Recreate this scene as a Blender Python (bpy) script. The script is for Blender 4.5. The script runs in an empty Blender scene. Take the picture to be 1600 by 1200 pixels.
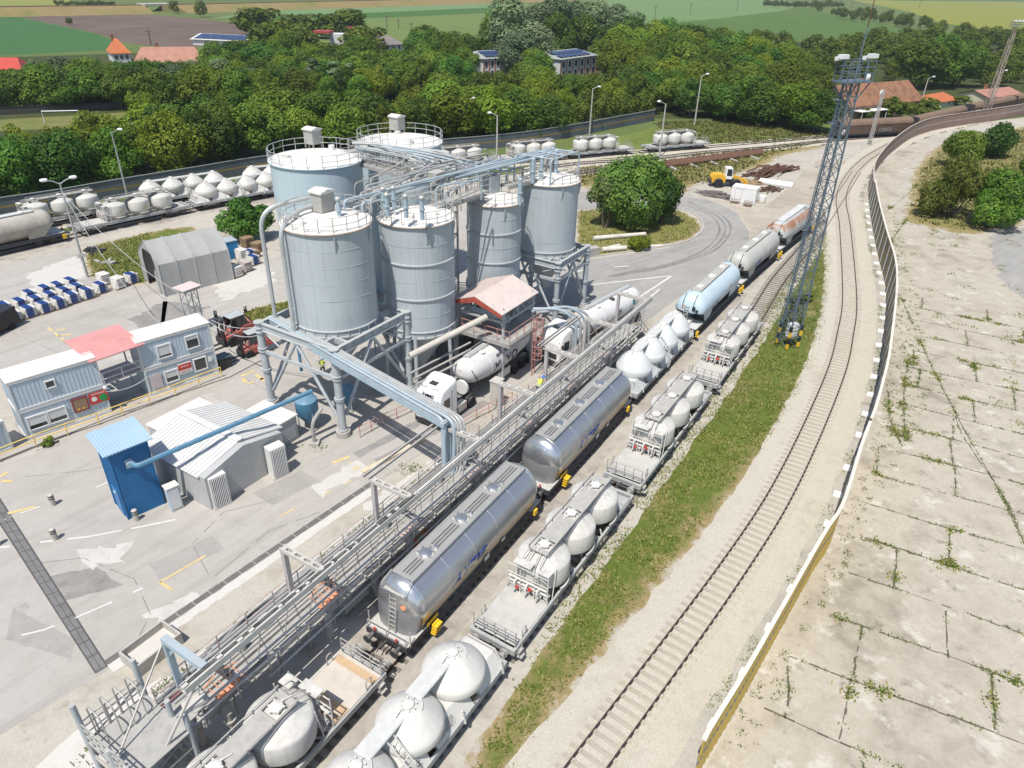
import bpy, math, random
from mathutils import Vector, Matrix, noise as mnoise

# ------------------------------------------------------------------ camera, sky, sun, exposure
random.seed(11)
SC = bpy.context.scene
COL = SC.collection
FPX, VPX, VPY, CAMH = 1102.0, 746.9, 2483.0, 31.16
_d = Vector((VPX - 800, VPY - 600, FPX)).normalized()
_f = Vector((0, 0, 1))
_y = (_f - _d * _f.dot(_d)).normalized()
_x = _d.cross(_y)
if _x.x < 0:
    _x = -_x
_u = -_d
# world axes of the camera: right, up, back
_right = Vector((_x.x, _y.x, _u.x))
_up = -Vector((_x.y, _y.y, _u.y))
_back = -Vector((_x.z, _y.z, _u.z))
cam_data = bpy.data.cameras.new('camera')
cam_data.sensor_width = 36
cam_data.lens = FPX * 36 / 1600
cam_data.clip_start = 0.5
cam_data.clip_end = 20000
cam = bpy.data.objects.new('camera', cam_data)
cam.matrix_world = Matrix(((_right.x, _up.x, _back.x, 0), (_right.y, _up.y, _back.y, 0),
                           (_right.z, _up.z, _back.z, CAMH), (0, 0, 0, 1)))
COL.objects.link(cam)
SC.camera = cam

SUN_EL, SHADOW_AZ = math.radians(63), math.radians(66)
W = bpy.data.worlds.new('World')
SC.world = W
W.use_nodes = True
nt = W.node_tree
nt.nodes.clear()
sky = nt.nodes.new('ShaderNodeTexSky')
sky.sky_type = 'NISHITA'
sky.sun_disc = False
sky.sun_elevation = SUN_EL
sky.sun_rotation = math.radians(204)
sky.air_density = 1.0
sky.dust_density = 1.0
bg = nt.nodes.new('ShaderNodeBackground')
bg.inputs['Strength'].default_value = 0.115
wo = nt.nodes.new('ShaderNodeOutputWorld')
nt.links.new(sky.outputs[0], bg.inputs[0])
nt.links.new(bg.outputs[0], wo.inputs[0])
sl = bpy.data.lights.new('sun', 'SUN')
sl.energy = 4.4
sl.angle = math.radians(0.5)
sl.color = (1.0, 0.955, 0.88)
sun = bpy.data.objects.new('sun', sl)
_ld = Vector((math.cos(SUN_EL) * math.cos(SHADOW_AZ), math.cos(SUN_EL) * math.sin(SHADOW_AZ), -math.sin(SUN_EL)))
sun.rotation_euler = _ld.to_track_quat('-Z', 'Y').to_euler()
sun.location = (0, 0, 200)
COL.objects.link(sun)
SC.view_settings.view_transform = 'Standard'
SC.view_settings.look = 'None'
SC.view_settings.gamma = 1
SC.view_settings.use_curve_mapping = False
SC.view_settings.exposure = 0.2

# ------------------------------------------------------------------ survey helpers
def at(px, py, z=0.0):
    """ground point surveyed from the photograph (1600x1200), at height z"""
    r = Vector((px - 800, py - 600, FPX))
    R = Vector((r.dot(_x), r.dot(_y), r.dot(_u)))
    t = (z - CAMH) / R.z
    return Vector((R.x * t, R.y * t, z))
def pix(p):
    v = p.x * _x + p.y * _y + (p.z - CAMH) * _u
    return 800 + FPX * v.x / v.z, 600 + FPX * v.y / v.z
def rise(base, top):
    """height of a vertical thing whose foot and tip were read from the photograph"""
    b = at(*base)
    lo, hi = 0.0, 80.0
    for _ in range(40):
        m = (lo + hi) / 2
        if pix(Vector((b.x, b.y, m)))[1] > top[1]:
            lo = m
        else:
            hi = m
    return lo
TH = math.radians(58.5)
DX, DY = math.cos(TH), math.sin(TH)
def YP(s, n, z=0.0):
    """yard coordinates: s along the sidings, n to the right of them"""
    return Vector((s * DX + n * DY, s * DY - n * DX, z))
def to_yard(p):
    return p.x * DX + p.y * DY, p.x * DY - p.y * DX

# ------------------------------------------------------------------ mesh builder
class MB:
    def __init__(self):
        self.v = []; self.f = []; self.sm = []
    def add(self, vs, fs, smooth=False):
        b = len(self.v)
        self.v.extend([tuple(p) for p in vs])
        for f in fs:
            self.f.append(tuple(b + i for i in f)); self.sm.append(smooth)
        return self
    def box(self, c, s, rot=0.0):
        x, y, z = s[0] / 2, s[1] / 2, s[2] / 2
        ca, sa = math.cos(rot), math.sin(rot)
        vs = []
        for dz in (-z, z):
            for dx, dy in ((-x, -y), (x, -y), (x, y), (-x, y)):
                vs.append((c[0] + dx * ca - dy * sa, c[1] + dx * sa + dy * ca, c[2] + dz))
        return self.add(vs, ((3, 2, 1, 0), (4, 5, 6, 7), (0, 1, 5, 4), (1, 2, 6, 5), (2, 3, 7, 6), (3, 0, 4, 7)))
    def beam(self, a, b, w, h=None, up=(0, 0, 1)):
        h = h or w
        a, b = Vector(a), Vector(b)
        d = (b - a)
        if d.length < 1e-6: return self
        d.normalize()
        u = Vector(up)
        if abs(d.dot(u)) > .98: u = Vector((1, 0, 0))
        r = d.cross(u).normalized(); u = r.cross(d).normalized()
        vs = []
        for p in (a, b):
            for i, j in ((-1, -1), (1, -1), (1, 1), (-1, 1)):
                vs.append(p + r * (i * w / 2) + u * (j * h / 2))
        return self.add(vs, ((3, 2, 1, 0), (4, 5, 6, 7), (0, 1, 5, 4), (1, 2, 6, 5), (2, 3, 7, 6), (3, 0, 4, 7)))
    def cone(self, a, b, r0, r1=None, n=12, caps=True):
        r1 = r0 if r1 is None else r1
        a, b = Vector(a), Vector(b)
        d = (b - a).normalized()
        u = Vector((0, 0, 1)) if abs(d.z) < .95 else Vector((1, 0, 0))
        r = d.cross(u).normalized(); u = r.cross(d)
        vs = []
        for p, q in ((a, r0), (b, r1)):
            for i in range(n):
                t = 2 * math.pi * i / n
                vs.append(p + (r * math.cos(t) + u * math.sin(t)) * q)
        self.add(vs, [(i, (i + 1) % n, n + (i + 1) % n, n + i) for i in range(n)], True)
        if caps:
            self.add(vs[:n], [tuple(range(n - 1, -1, -1))])
            self.add(vs[n:], [tuple(range(n))])
        return self
    def tube(self, path, r, n=6, closed=False, caps=True):
        P = [Vector(p) for p in path]
        m = len(P)
        vs = []; prev = None
        for i, p in enumerate(P):
            if closed: d = P[(i + 1) % m] - P[i - 1]
            else: d = P[min(i + 1, m - 1)] - P[max(i - 1, 0)]
            d.normalize()
            if prev is None:
                u = Vector((0, 0, 1)) if abs(d.z) < .9 else Vector((1, 0, 0))
                a = d.cross(u).normalized()
            else:
                a = (prev - d * prev.dot(d)).normalized()
            prev = a
            b = d.cross(a)
            for k in range(n):
                t = 2 * math.pi * k / n
                vs.append(p + (a * math.cos(t) + b * math.sin(t)) * r)
        fs = []
        for i in range(m if closed else m - 1):
            j = (i + 1) % m
            for k in range(n):
                fs.append((i * n + k, i * n + (k + 1) % n, j * n + (k + 1) % n, j * n + k))
        self.add(vs, fs, True)
        if caps and not closed:
            self.add(vs[:n], [tuple(range(n - 1, -1, -1))]); self.add(vs[-n:], [tuple(range(n))])
        return self
    def lathe(self, prof, c=(0, 0, 0), n=32, axis='z'):
        vs = []
        for r, z in prof:
            for i in range(n):
                t = 2 * math.pi * i / n
                if axis == 'z': vs.append((c[0] + r * math.cos(t), c[1] + r * math.sin(t), c[2] + z))
                elif axis == 'x': vs.append((c[0] + z, c[1] + r * math.cos(t), c[2] + r * math.sin(t)))
                else: vs.append((c[0] + r * math.sin(t), c[1] + z, c[2] + r * math.cos(t)))
        fs = []
        for j in range(len(prof) - 1):
            for i in range(n):
                fs.append((j * n + i, j * n + (i + 1) % n, (j + 1) * n + (i + 1) % n, (j + 1) * n + i))
        self.add(vs, fs, True)
        if prof[-1][0] > .01: self.add(vs[-n:], [tuple(range(n))])
        if prof[0][0] > .01: self.add(vs[:n], [tuple(range(n - 1, -1, -1))])
        return self
    def prism(self, poly, a, b, axis='z'):
        """extrude a 2-D outline: axis z -> (x,y), axis y -> (x,z), axis x -> (y,z)"""
        n = len(poly)
        def P(p, t):
            return (p[0], p[1], t) if axis == 'z' else ((p[0], t, p[1]) if axis == 'y' else (t, p[0], p[1]))
        vs = [P(p, a) for p in poly] + [P(p, b) for p in poly]
        return self.add(vs, [tuple(range(n - 1, -1, -1)), tuple(range(n, 2 * n))] + [(i, (i + 1) % n, n + (i + 1) % n, n + i) for i in range(n)])
    def quad(self, a, b, c, d):
        return self.add([a, b, c, d], [(0, 1, 2, 3)])
    def build(self, name, mat, parent=None, recalc=True, loc=None):
        return self.link(name, self.mesh(name, mat, recalc), parent, loc)
    def mesh(self, name, mat, recalc=True):
        me = bpy.data.meshes.new(name)
        me.from_pydata(self.v, [], self.f)
        me.polygons.foreach_set('use_smooth', self.sm)
        if mat: me.materials.append(mat)
        if recalc:
            import bmesh
            bm = bmesh.new(); bm.from_mesh(me)
            bmesh.ops.recalc_face_normals(bm, faces=bm.faces)
            bm.to_mesh(me); bm.free()
        me.update()
        try: me.set_sharp_from_angle(angle=math.radians(38))
        except Exception: pass
        return me
    @staticmethod
    def link(name, me, parent=None, loc=None):
        o = bpy.data.objects.new(name, me)
        COL.objects.link(o)
        if parent is not None: o.parent = parent
        if loc is not None: o.location = loc
        return o

def thing(name, label, cat, loc=(0, 0, 0), rz=0.0, group=None):
    o = bpy.data.objects.new(name, None)
    o.empty_display_size = .5
    COL.objects.link(o)
    o.location = loc; o.rotation_euler = (0, 0, rz)
    o['label'] = label; o['category'] = cat
    if group: o['group'] = group
    return o
def tag(o, label=None, cat=None, group=None, kind=None):
    if label: o['label'] = label
    if cat: o['category'] = cat
    if group: o['group'] = group
    if kind: o['kind'] = kind
    return o
def dup(root, loc=None, rz=None, label=None, group=None, scale=None):
    def rec(o, parent):
        c = o.copy(); COL.objects.link(c); c.parent = parent
        for ch in KIDS.get(o.name, None) or o.children: rec(ch, c)
        return c
    c = rec(root, root.parent)
    if loc is not None: c.location = loc
    if rz is not None: c.rotation_euler = (0, 0, rz)
    if scale is not None: c.scale = (scale,) * 3 if not isinstance(scale, tuple) else scale
    if label: c['label'] = label
    if group: c['group'] = group
    return c
KIDS = {}

# ------------------------------------------------------------------ materials
def nodes(name):
    m = bpy.data.materials.new(name); m.use_nodes = True
    t = m.node_tree
    b = t.nodes['Principled BSDF']
    return m, t, b
def coord(t, kind):
    if kind == 'pos':
        return t.nodes.new('ShaderNodeNewGeometry').outputs['Position']
    return t.nodes.new('ShaderNodeTexCoord').outputs['Object']
def noise_node(t, vec, scale, detail=4, rough=.55):
    n = t.nodes.new('ShaderNodeTexNoise')
    n.inputs['Scale'].default_value = scale; n.inputs['Detail'].default_value = detail
    n.inputs['Roughness'].default_value = rough
    t.links.new(vec, n.inputs['Vector'])
    return n.outputs['Fac']
def ramp(t, fac, stops):
    r = t.nodes.new('ShaderNodeValToRGB')
    el = r.color_ramp.elements
    el[0].position, el[0].color = stops[0][0], (*stops[0][1], 1)
    el[1].position, el[1].color = stops[-1][0], (*stops[-1][1], 1)
    for p, c in stops[1:-1]:
        e = el.new(p); e.color = (*c, 1)
    t.links.new(fac, r.inputs[0])
    return r.outputs[0]
def gramp(t, fac, a, b):
    return ramp(t, fac, ((a, (0, 0, 0)), (b, (1, 1, 1))))
def mix(t, fac, a, b, mode='MIX'):
    n = t.nodes.new('ShaderNodeMix'); n.data_type = 'RGBA'; n.blend_type = mode
    for sock, val in ((n.inputs[0], fac), (n.inputs[6], a), (n.inputs[7], b)):
        if isinstance(val, (int, float)): sock.default_value = val
        elif isinstance(val, tuple): sock.default_value = (*val, 1)
        else: t.links.new(val, sock)
    return n.outputs[2]
def mul(t, a, b):
    n = t.nodes.new('ShaderNodeMath'); n.operation = 'MULTIPLY'
    for s, v in ((n.inputs[0], a), (n.inputs[1], b)):
        if isinstance(v, (int, float)): s.default_value = v
        else: t.links.new(v, s)
    return n.outputs[0]
def bump(t, b, fac, strength, dist=.02):
    n = t.nodes.new('ShaderNodeBump')
    n.inputs['Strength'].default_value = strength; n.inputs['Distance'].default_value = dist
    t.links.new(fac, n.inputs['Height']); t.links.new(n.outputs[0], b.inputs['Normal'])
def dark(c, k): return tuple(max(0, x * k) for x in c)

def paint(name, col, rough=.55, metal=0.0, wear=.18, scale=1.3, streak=0.0, rust=0.0, dust=0.0, spec=.4):
    """painted or bare metal / plaster with uneven tone, vertical run marks, rust blooms and settled cement dust"""
    m, t, b = nodes(name)
    o = coord(t, 'obj')
    n1 = noise_node(t, o, scale, 6, .6)
    c = ramp(t, n1, ((.3, dark(col, 1 - wear)), (.5, col), (.72, dark(col, 1 + wear * .6))))
    n2 = noise_node(t, o, scale * 9, 3)
    c = mix(t, mul(t, gramp(t, n2, .56, .75), min(1.0, wear * 6)), c, dark(col, .82))
    if streak:
        mp = t.nodes.new('ShaderNodeMapping'); mp.inputs['Scale'].default_value = (3.2, 3.2, .12)
        t.links.new(o, mp.inputs[0])
        n3 = noise_node(t, mp.outputs[0], 1.6, 4, .6)
        c = mix(t, mul(t, gramp(t, n3, .5, .72), streak), c, dark(col, .62))
    if rust:
        n4 = noise_node(t, o, scale * 2.3, 8, .7)
        c = mix(t, mul(t, gramp(t, n4, .56, .7), rust), c, (.22, .085, .035))
    if dust:
        g = t.nodes.new('ShaderNodeNewGeometry')
        sx = t.nodes.new('ShaderNodeSeparateXYZ'); t.links.new(g.outputs['Normal'], sx.inputs[0])
        n5 = noise_node(t, o, 2.2, 6, .65)
        f = mul(t, gramp(t, sx.outputs[2], .35, .85), gramp(t, n5, .3, .62))
        c = mix(t, mul(t, f, dust), c, (.46, .44, .40))
    t.links.new(c, b.inputs['Base Color'])
    b.inputs['Roughness'].default_value = rough
    b.inputs['Metallic'].default_value = metal
    b.inputs['Specular IOR Level'].default_value = spec
    bump(t, b, n2, .12, .01)
    return m

def soil_color(t, o, cols, big, mid, fine, grain, speck=None, streak=None):
    a = noise_node(t, o, big, 5, .6); c2 = noise_node(t, o, mid, 5, .65); f = noise_node(t, o, fine, 4, .7)
    n = t.nodes.new('ShaderNodeMath'); n.operation = 'MULTIPLY_ADD'
    t.links.new(a, n.inputs[0]); n.inputs[1].default_value = .55
    t.links.new(mul(t, c2, .45), n.inputs[2])
    k = len(cols)
    st = [(.36 + .28 * i / max(1, k - 1), cc) for i, cc in enumerate(cols)]
    c = ramp(t, n.outputs[0], st)
    c = mix(t, mul(t, gramp(t, f, .35, .7), grain), c, dark(cols[k // 2], .55))
    for sp in ([speck] if isinstance(speck, tuple) else speck or []):
        s = noise_node(t, o, sp[2], 5, .68)
        c = mix(t, mul(t, gramp(t, s, sp[1], sp[1] + .09), sp[3] if len(sp) > 3 else 1.0), c, sp[0])
    if streak:      # long wheel and sweeping marks along the traffic
        m0 = t.nodes.new('ShaderNodeMapping'); m0.inputs['Rotation'].default_value = (0, 0, -streak[0]); t.links.new(o, m0.inputs[0])
        mp = t.nodes.new('ShaderNodeMapping'); mp.inputs['Scale'].default_value = (.035, .62, 1)
        t.links.new(m0.outputs[0], mp.inputs[0])
        s = noise_node(t, mp.outputs[0], 1.3, 5, .65)
        c = mix(t, mul(t, gramp(t, s, .48, .68), streak[1]), c, dark(cols[0], .72))
        c = mix(t, mul(t, gramp(t, s, .46, .3), streak[1] * .5), c, dark(cols[-1], 1.22))
    return c, f
def soil(name, cols, big=.08, mid=.6, fine=6.0, rough=.95, grain=.25, speck=None, bumpd=.03, streak=None, over=None):
    """ground cover: three scales of noise running through the given tones; over = a second cover that breaks up towards the sheet's edge"""
    m, t, b = nodes(name)
    o = coord(t, 'pos')
    c, f = soil_color(t, o, cols, big, mid, fine, grain, speck, streak)
    if over:
        c2, f2 = soil_color(t, o, *over)
        e = t.nodes.new('ShaderNodeAttribute'); e.attribute_name = 'edge'
        n = noise_node(t, o, .55, 6, .72)
        ad = t.nodes.new('ShaderNodeMath'); ad.operation = 'MULTIPLY_ADD'; t.links.new(n, ad.inputs[0]); ad.inputs[1].default_value = 1.5
        t.links.new(e.outputs['Fac'], ad.inputs[2])
        c = mix(t, gramp(t, mul(t, ad.outputs[0], .5), .60, .78), dark(cols[0], .9), c)
        c = mix(t, gramp(t, mul(t, ad.outputs[0], .5), .51, .6), c2, c)
    t.links.new(c, b.inputs['Base Color'])
    b.inputs['Roughness'].default_value = rough
    b.inputs['Specular IOR Level'].default_value = .15
    bump(t, b, f, .5, bumpd)
    return m

def leaf_mat(name, cols, trans=.25):
    m, t, b = nodes(name)
    at_ = t.nodes.new('ShaderNodeAttribute'); at_.attribute_name = 'tone'
    oi = t.nodes.new('ShaderNodeObjectInfo')
    c = ramp(t, at_.outputs['Fac'], [(i / (len(cols) - 1), cc) for i, cc in enumerate(cols)])
    hs = t.nodes.new('ShaderNodeHueSaturation')
    mr = t.nodes.new('ShaderNodeMapRange')
    mr.inputs[3].default_value = .475; mr.inputs[4].default_value = .52
    t.links.new(oi.outputs['Random'], mr.inputs[0]); t.links.new(mr.outputs[0], hs.inputs['Hue'])
    mr2 = t.nodes.new('ShaderNodeMapRange'); mr2.inputs[3].default_value = .58; mr2.inputs[4].default_value = 1.3
    mm = t.nodes.new('ShaderNodeMath'); mm.operation = 'FRACT'
    t.links.new(mul(t, oi.outputs['Random'], 7.31), mm.inputs[0])
    t.links.new(mm.outputs[0], mr2.inputs[0]); t.links.new(mr2.outputs[0], hs.inputs['Value'])
    t.links.new(c, hs.inputs['Color'])
    t.links.new(hs.outputs[0], b.inputs['Base Color'])
    b.inputs['Roughness'].default_value = .6
    b.inputs['Specular IOR Level'].default_value = .25
    tr = t.nodes.new('ShaderNodeBsdfTranslucent'); t.links.new(hs.outputs[0], tr.inputs[0])
    ms = t.nodes.new('ShaderNodeMixShader'); ms.inputs[0].default_value = trans
    out = t.nodes['Material Output']
    t.links.new(b.outputs[0], ms.inputs[1]); t.links.new(tr.outputs[0], ms.inputs[2]); t.links.new(ms.outputs[0], out.inputs[0])
    return m

# palette shared by the whole yard
M_silo = paint('silo_paint', (.44, .485, .51), .5, 0, .04, .3, streak=.42, rust=.06)
M_bigsilo = paint('pale_blue_silo_paint', (.46, .56, .605), .5, 0, .03, .25, streak=.25)
M_roofwhite = paint('dusty_white_roof', (.66, .64, .60), .8, 0, .18, .8)
M_frame = paint('blue_grey_steel', (.43, .465, .485), .55, .1, .15, 1.2, rust=.12, dust=.7)
M_paleblue = paint('pale_blue_pipe', (.38, .475, .535), .45, .1, .14, 1.0, dust=.55)
M_pipe = paint('dusty_grey_pipe', (.47, .49, .49), .45, .25, .2, 1.0, dust=.6)
M_bluepipe = paint('strong_blue_pipe', (.075, .215, .34), .4, 0, .15, 1.0, dust=.25)
M_dusty = paint('cement_dusted_steel', (.36, .35, .33), .8, 0, .28, 1.6, rust=.18, dust=.85)
M_beam = paint('dusty_beige_beam', (.50, .475, .44), .8, 0, .2, 1.2, rust=.12, dust=.6)
M_grating = paint('dusty_grating', (.36, .355, .34), .8, .1, .25, 2.5, dust=.5)
M_redrail = paint('faded_red_rail', (.50, .22, .18), .7, 0, .3, 2.0, dust=.5)
M_railing = paint('galvanised_railing', (.50, .49, .46), .55, .3, .2, 2.0, rust=.25, dust=.4)
M_orange = paint('orange_panel', (.75, .30, .14), .6, 0, .2, 2.0, dust=.3)
M_dark = paint('dark_steel', (.045, .045, .05), .6, .2, .4, 2.5, dust=.15)
M_black = paint('black_rubber', (.022, .022, .024), .85, 0, .3, 3.0, dust=.25)
M_hose = paint('grey_hose', (.13, .145, .16), .7, 0, .3, 2.0, dust=.45)
M_white = paint('white_paint', (.76, .76, .75), .35, 0, .06, .8, streak=.08)
M_glass = paint('dark_window_glass', (.03, .037, .042), .08, 0, .3, .5, spec=.8)
M_yellow = paint('yellow_paint', (.78, .50, .03), .5, 0, .15, 2.0)
M_yellowrail = paint('yellow_railing_paint', (.80, .56, .16), .5, 0, .2, 2.0)
M_red = paint('red_paint', (.55, .05, .04), .5, 0, .15, 2.0)
M_concrete = paint('bare_concrete', (.43, .41, .37), .9, 0, .2, 1.4)
M_ruststeel = paint('rusty_steel', (.16, .085, .055), .8, .2, .4, 2.0, rust=.6)
M_text = paint('blue_lettering', (.03, .075, .30), .5, 0, .1, 2)
M_textdark = paint('dark_lettering', (.02, .022, .03), .5, 0, .1, 2)
M_textpurple = paint('purple_lettering', (.055, .035, .10), .5, 0, .1, 2)

def lettering(body, size, mat, fn, name='lettering', parent=None, depth=.012, shear=0.0, squeeze=1.0, weight=0.0):
    """letters as thin solid shapes; fn maps (along, up, out) to the surface they are painted on"""
    cu = bpy.data.curves.new('lettering', 'FONT')
    cu.body = body; cu.size = size; cu.shear = shear; cu.extrude = depth; cu.align_x = 'CENTER'
    cu.offset = weight
    ob = bpy.data.objects.new('lettering', cu)
    me = bpy.data.meshes.new_from_object(ob)
    bpy.data.objects.remove(ob); bpy.data.curves.remove(cu)
    for v in me.vertices:
        v.co = Vector(fn(v.co.x * squeeze, v.co.y, v.co.z))
    me.materials.clear(); me.materials.append(mat)
    me.name = name
    o = bpy.data.objects.new(name, me); COL.objects.link(o)
    if parent is not None: o.parent = parent
    return o
def railing(mb, path, h=1.05, step=1.3, r=.025, mids=(.55,), closed=False):
    P = [Vector(p) for p in path]
    for k in (h,) + tuple(h * m for m in mids):
        mb.tube([p + Vector((0, 0, k)) for p in P], r, 5, closed)
    n = len(P)
    for i in range(n if closed else n - 1):
        a, b = P[i], P[(i + 1) % n]
        m = max(1, round((b - a).length / step))
        for j in range(m + (0 if closed or i < n - 2 else 1)):
            p = a.lerp(b, j / m)
            mb.cone(p, p + Vector((0, 0, h)), r * 1.1, n=5, caps=False)
    return mb
def arc(c, r, a0, a1, z, n=24):
    return [(c[0] + r * math.cos(a0 + (a1 - a0) * i / n), c[1] + r * math.sin(a0 + (a1 - a0) * i / n), z) for i in range(n + 1)]
def bend(pts, r=.6, n=5):
    """round the corners of a pipe run"""
    P = [Vector(p) for p in pts]
    out = [P[0]]
    for i in range(1, len(P) - 1):
        a, b, c = P[i - 1], P[i], P[i + 1]
        u, w = (a - b), (c - b)
        q = min(r, u.length * .45, w.length * .45)
        p0, p1 = b + u.normalized() * q, b + w.normalized() * q
        for k in range(n + 1):
            t = k / n
            out.append(p0 * (1 - t) ** 2 + b * 2 * t * (1 - t) + p1 * t * t)
    out.append(P[-1])
    return out
# ================================================================== GROUND
def spline(P, step=1.5):
    P = [Vector(p) for p in P]
    out = []
    for i in range(len(P) - 1):
        p0, p1, p2, p3 = P[max(i - 1, 0)], P[i], P[i + 1], P[min(i + 2, len(P) - 1)]
        m = max(1, int((p2 - p1).length / step))
        for k in range(m):
            t = k / m
            out.append(.5 * ((2 * p1) + (p2 - p0) * t + (2 * p0 - 5 * p1 + 4 * p2 - p3) * t * t + (3 * p1 - p0 - 3 * p2 + p3) * t ** 3))
    out.append(P[-1])
    return out
def sheet(name, pts, z, mat, rag=0.0, step=0.0, yard=False, kind='structure'):
    P = [YP(*p) if yard else at(*p) for p in pts]
    if step:
        Q = []
        for a, b in zip(P, P[1:] + P[:1]):
            m = max(1, min(60, int((b - a).length / step)))
            for k in range(m):
                p = a.lerp(b, k / m)
                if rag: p = p + Vector((random.uniform(-rag, rag), random.uniform(-rag, rag), 0))
                Q.append(p)
        P = Q
    mb = MB()
    mb.add([(p.x, p.y, z) for p in P], [tuple(range(len(P)))])
    me = mb.mesh(name, mat, False)
    if me.polygons[0].normal.z < 0: me.flip_normals()
    o = MB.link(name, me)
    if kind: o['kind'] = kind
    return o
def soft_sheet(name, pts, z, mat, fade, cell=.5):
    """a ground patch cut into small cells that know how far they lie from the patch's edge"""
    P = [at(*p) for p in pts]
    x0, x1, y0, y1 = min(p.x for p in P) - fade, max(p.x for p in P) + fade, min(p.y for p in P) - fade, max(p.y for p in P) + fade
    nx, ny = int((x1 - x0) / cell) + 1, int((y1 - y0) / cell) + 1
    idx = {}; V = []; E = []; F = []
    def dist(p):
        d = 1e9
        for a, b in zip(P, P[1:] + P[:1]):
            ab = b - a; t = max(0, min(1, (p - a).dot(ab) / max(1e-9, ab.length_squared))); d = min(d, (p - a - ab * t).length)
        return d if inside(p, P) else -d
    for j in range(ny + 1):
        for i in range(nx + 1):
            p = Vector((x0 + i * cell, y0 + j * cell, 0)); d = dist(p)
            if d > -fade: idx[i, j] = len(V); V.append((p.x, p.y, z)); E.append(max(0, min(1, .5 + .5 * d / fade)))
    for (i, j) in list(idx):
        q = [(i, j), (i + 1, j), (i + 1, j + 1), (i, j + 1)]
        if all(k in idx for k in q): F.append(tuple(idx[k] for k in q))
    me = bpy.data.meshes.new(name); me.from_pydata(V, [], F); me.materials.append(mat)
    a = me.attributes.new('edge', 'FLOAT', 'POINT'); a.data.foreach_set('value', E)
    return tag(MB.link(name, me), kind='structure')
def inside(p, poly):
    c = False; n = len(poly)
    for i in range(n):
        a, b = poly[i], poly[i - 1]
        if (a.y > p.y) != (b.y > p.y) and p.x < (b.x - a.x) * (p.y - a.y) / (b.y - a.y) + a.x: c = not c
    return c
def scatter(poly, count, rng):
    x0, x1 = min(p.x for p in poly), max(p.x for p in poly)
    y0, y1 = min(p.y for p in poly), max(p.y for p in poly)
    out = []
    for _ in range(count * 30):
        if len(out) >= count: break
        p = Vector((rng.uniform(x0, x1), rng.uniform(y0, y1), 0))
        if inside(p, poly): out.append(p)
    return out

G_meadow = soil('meadow', ((.10, .14, .03), (.15, .19, .045), (.21, .21, .07)), .02, .25, 2.5, grain=.3)
DUST = (((.33, .295, .24), (.43, .395, .335), (.49, .455, .395), (.40, .36, .295)), .12, .9, 7, .38, ((.24, .21, .165), .60, 1.1, .55))
G_dust = soil('gravel_and_cement_dust', *DUST[:4], grain=.38, speck=DUST[5])
G_yard = soil('worn_yard_concrete', ((.335, .312, .285), (.395, .368, .335), (.43, .405, .37), (.36, .336, .306)), .09, .5, 5, grain=.2, speck=[((.53, .51, .475), .60, .35, .6), ((.25, .235, .22), .63, .5, .5)], streak=(TH - .05, .55))
G_asphalt = soil('grey_asphalt', ((.25, .242, .23), (.31, .30, .282), (.36, .345, .32)), .12, .6, 9, grain=.22, streak=(TH - .3, .5))
G_lot = soil('old_slab_concrete', ((.28, .247, .195), (.405, .361, .292), (.47, .427, .352), (.34, .304, .243)), .12, .55, 4.5, grain=.32, speck=[((.55, .52, .455), .57, .5, .8), ((.19, .17, .14), .60, .7, .7), ((.13, .125, .115), .66, 2.0, .85), ((.23, .20, .15), .62, .16, .5)])
G_pad = soil('white_cement_spill', ((.50, .475, .435), (.58, .555, .515), (.54, .515, .475)), .2, .9, 8, grain=.12)
G_grass = soil('rough_grass', ((.33, .255, .13), (.215, .195, .07), (.105, .145, .027), (.15, .19, .038), (.28, .23, .095)), .16, 1.3, 9, grain=.6, bumpd=.08, over=DUST)
G_dry = soil('dry_verge_grass', ((.33, .26, .13), (.19, .195, .055), (.27, .235, .095), (.14, .175, .04)), .3, 1.2, 9, grain=.45, bumpd=.08, over=DUST)
G_ballast = soil('pale_limestone_ballast', ((.45, .405, .325), (.55, .505, .42), (.49, .45, .37)), .15, 1.3, 16, grain=.6, speck=[((.66, .63, .56), .56, 19, .85), ((.25, .22, .18), .62, 13, .7)], bumpd=.06)
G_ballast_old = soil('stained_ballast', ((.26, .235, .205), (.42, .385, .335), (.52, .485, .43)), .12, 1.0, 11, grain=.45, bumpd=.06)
G_dirt = soil('dirt_track', ((.33, .285, .225), (.42, .37, .30), (.48, .435, .365)), .1, .6, 6, grain=.3)
G_paver = soil('dusty_grid_pavers', ((.46, .435, .385), (.58, .555, .51), (.52, .49, .44)), .2, 1.2, 7, grain=.35)

def field(name, cols, pts, z=.006, big=.012):
    return sheet(name, pts, z, soil(name, cols, big, .08, .8, grain=.25), 0)
g = MB(); g.quad((-9000, -200, 0), (9000, -200, 0), (9000, 12000, 0), (-9000, 12000, 0))
tag(g.build('ground', soil('far_meadow', ((.075, .11, .035), (.11, .15, .045), (.15, .17, .06)), .006, .05, .6, grain=.2), None), kind='structure')
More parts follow.
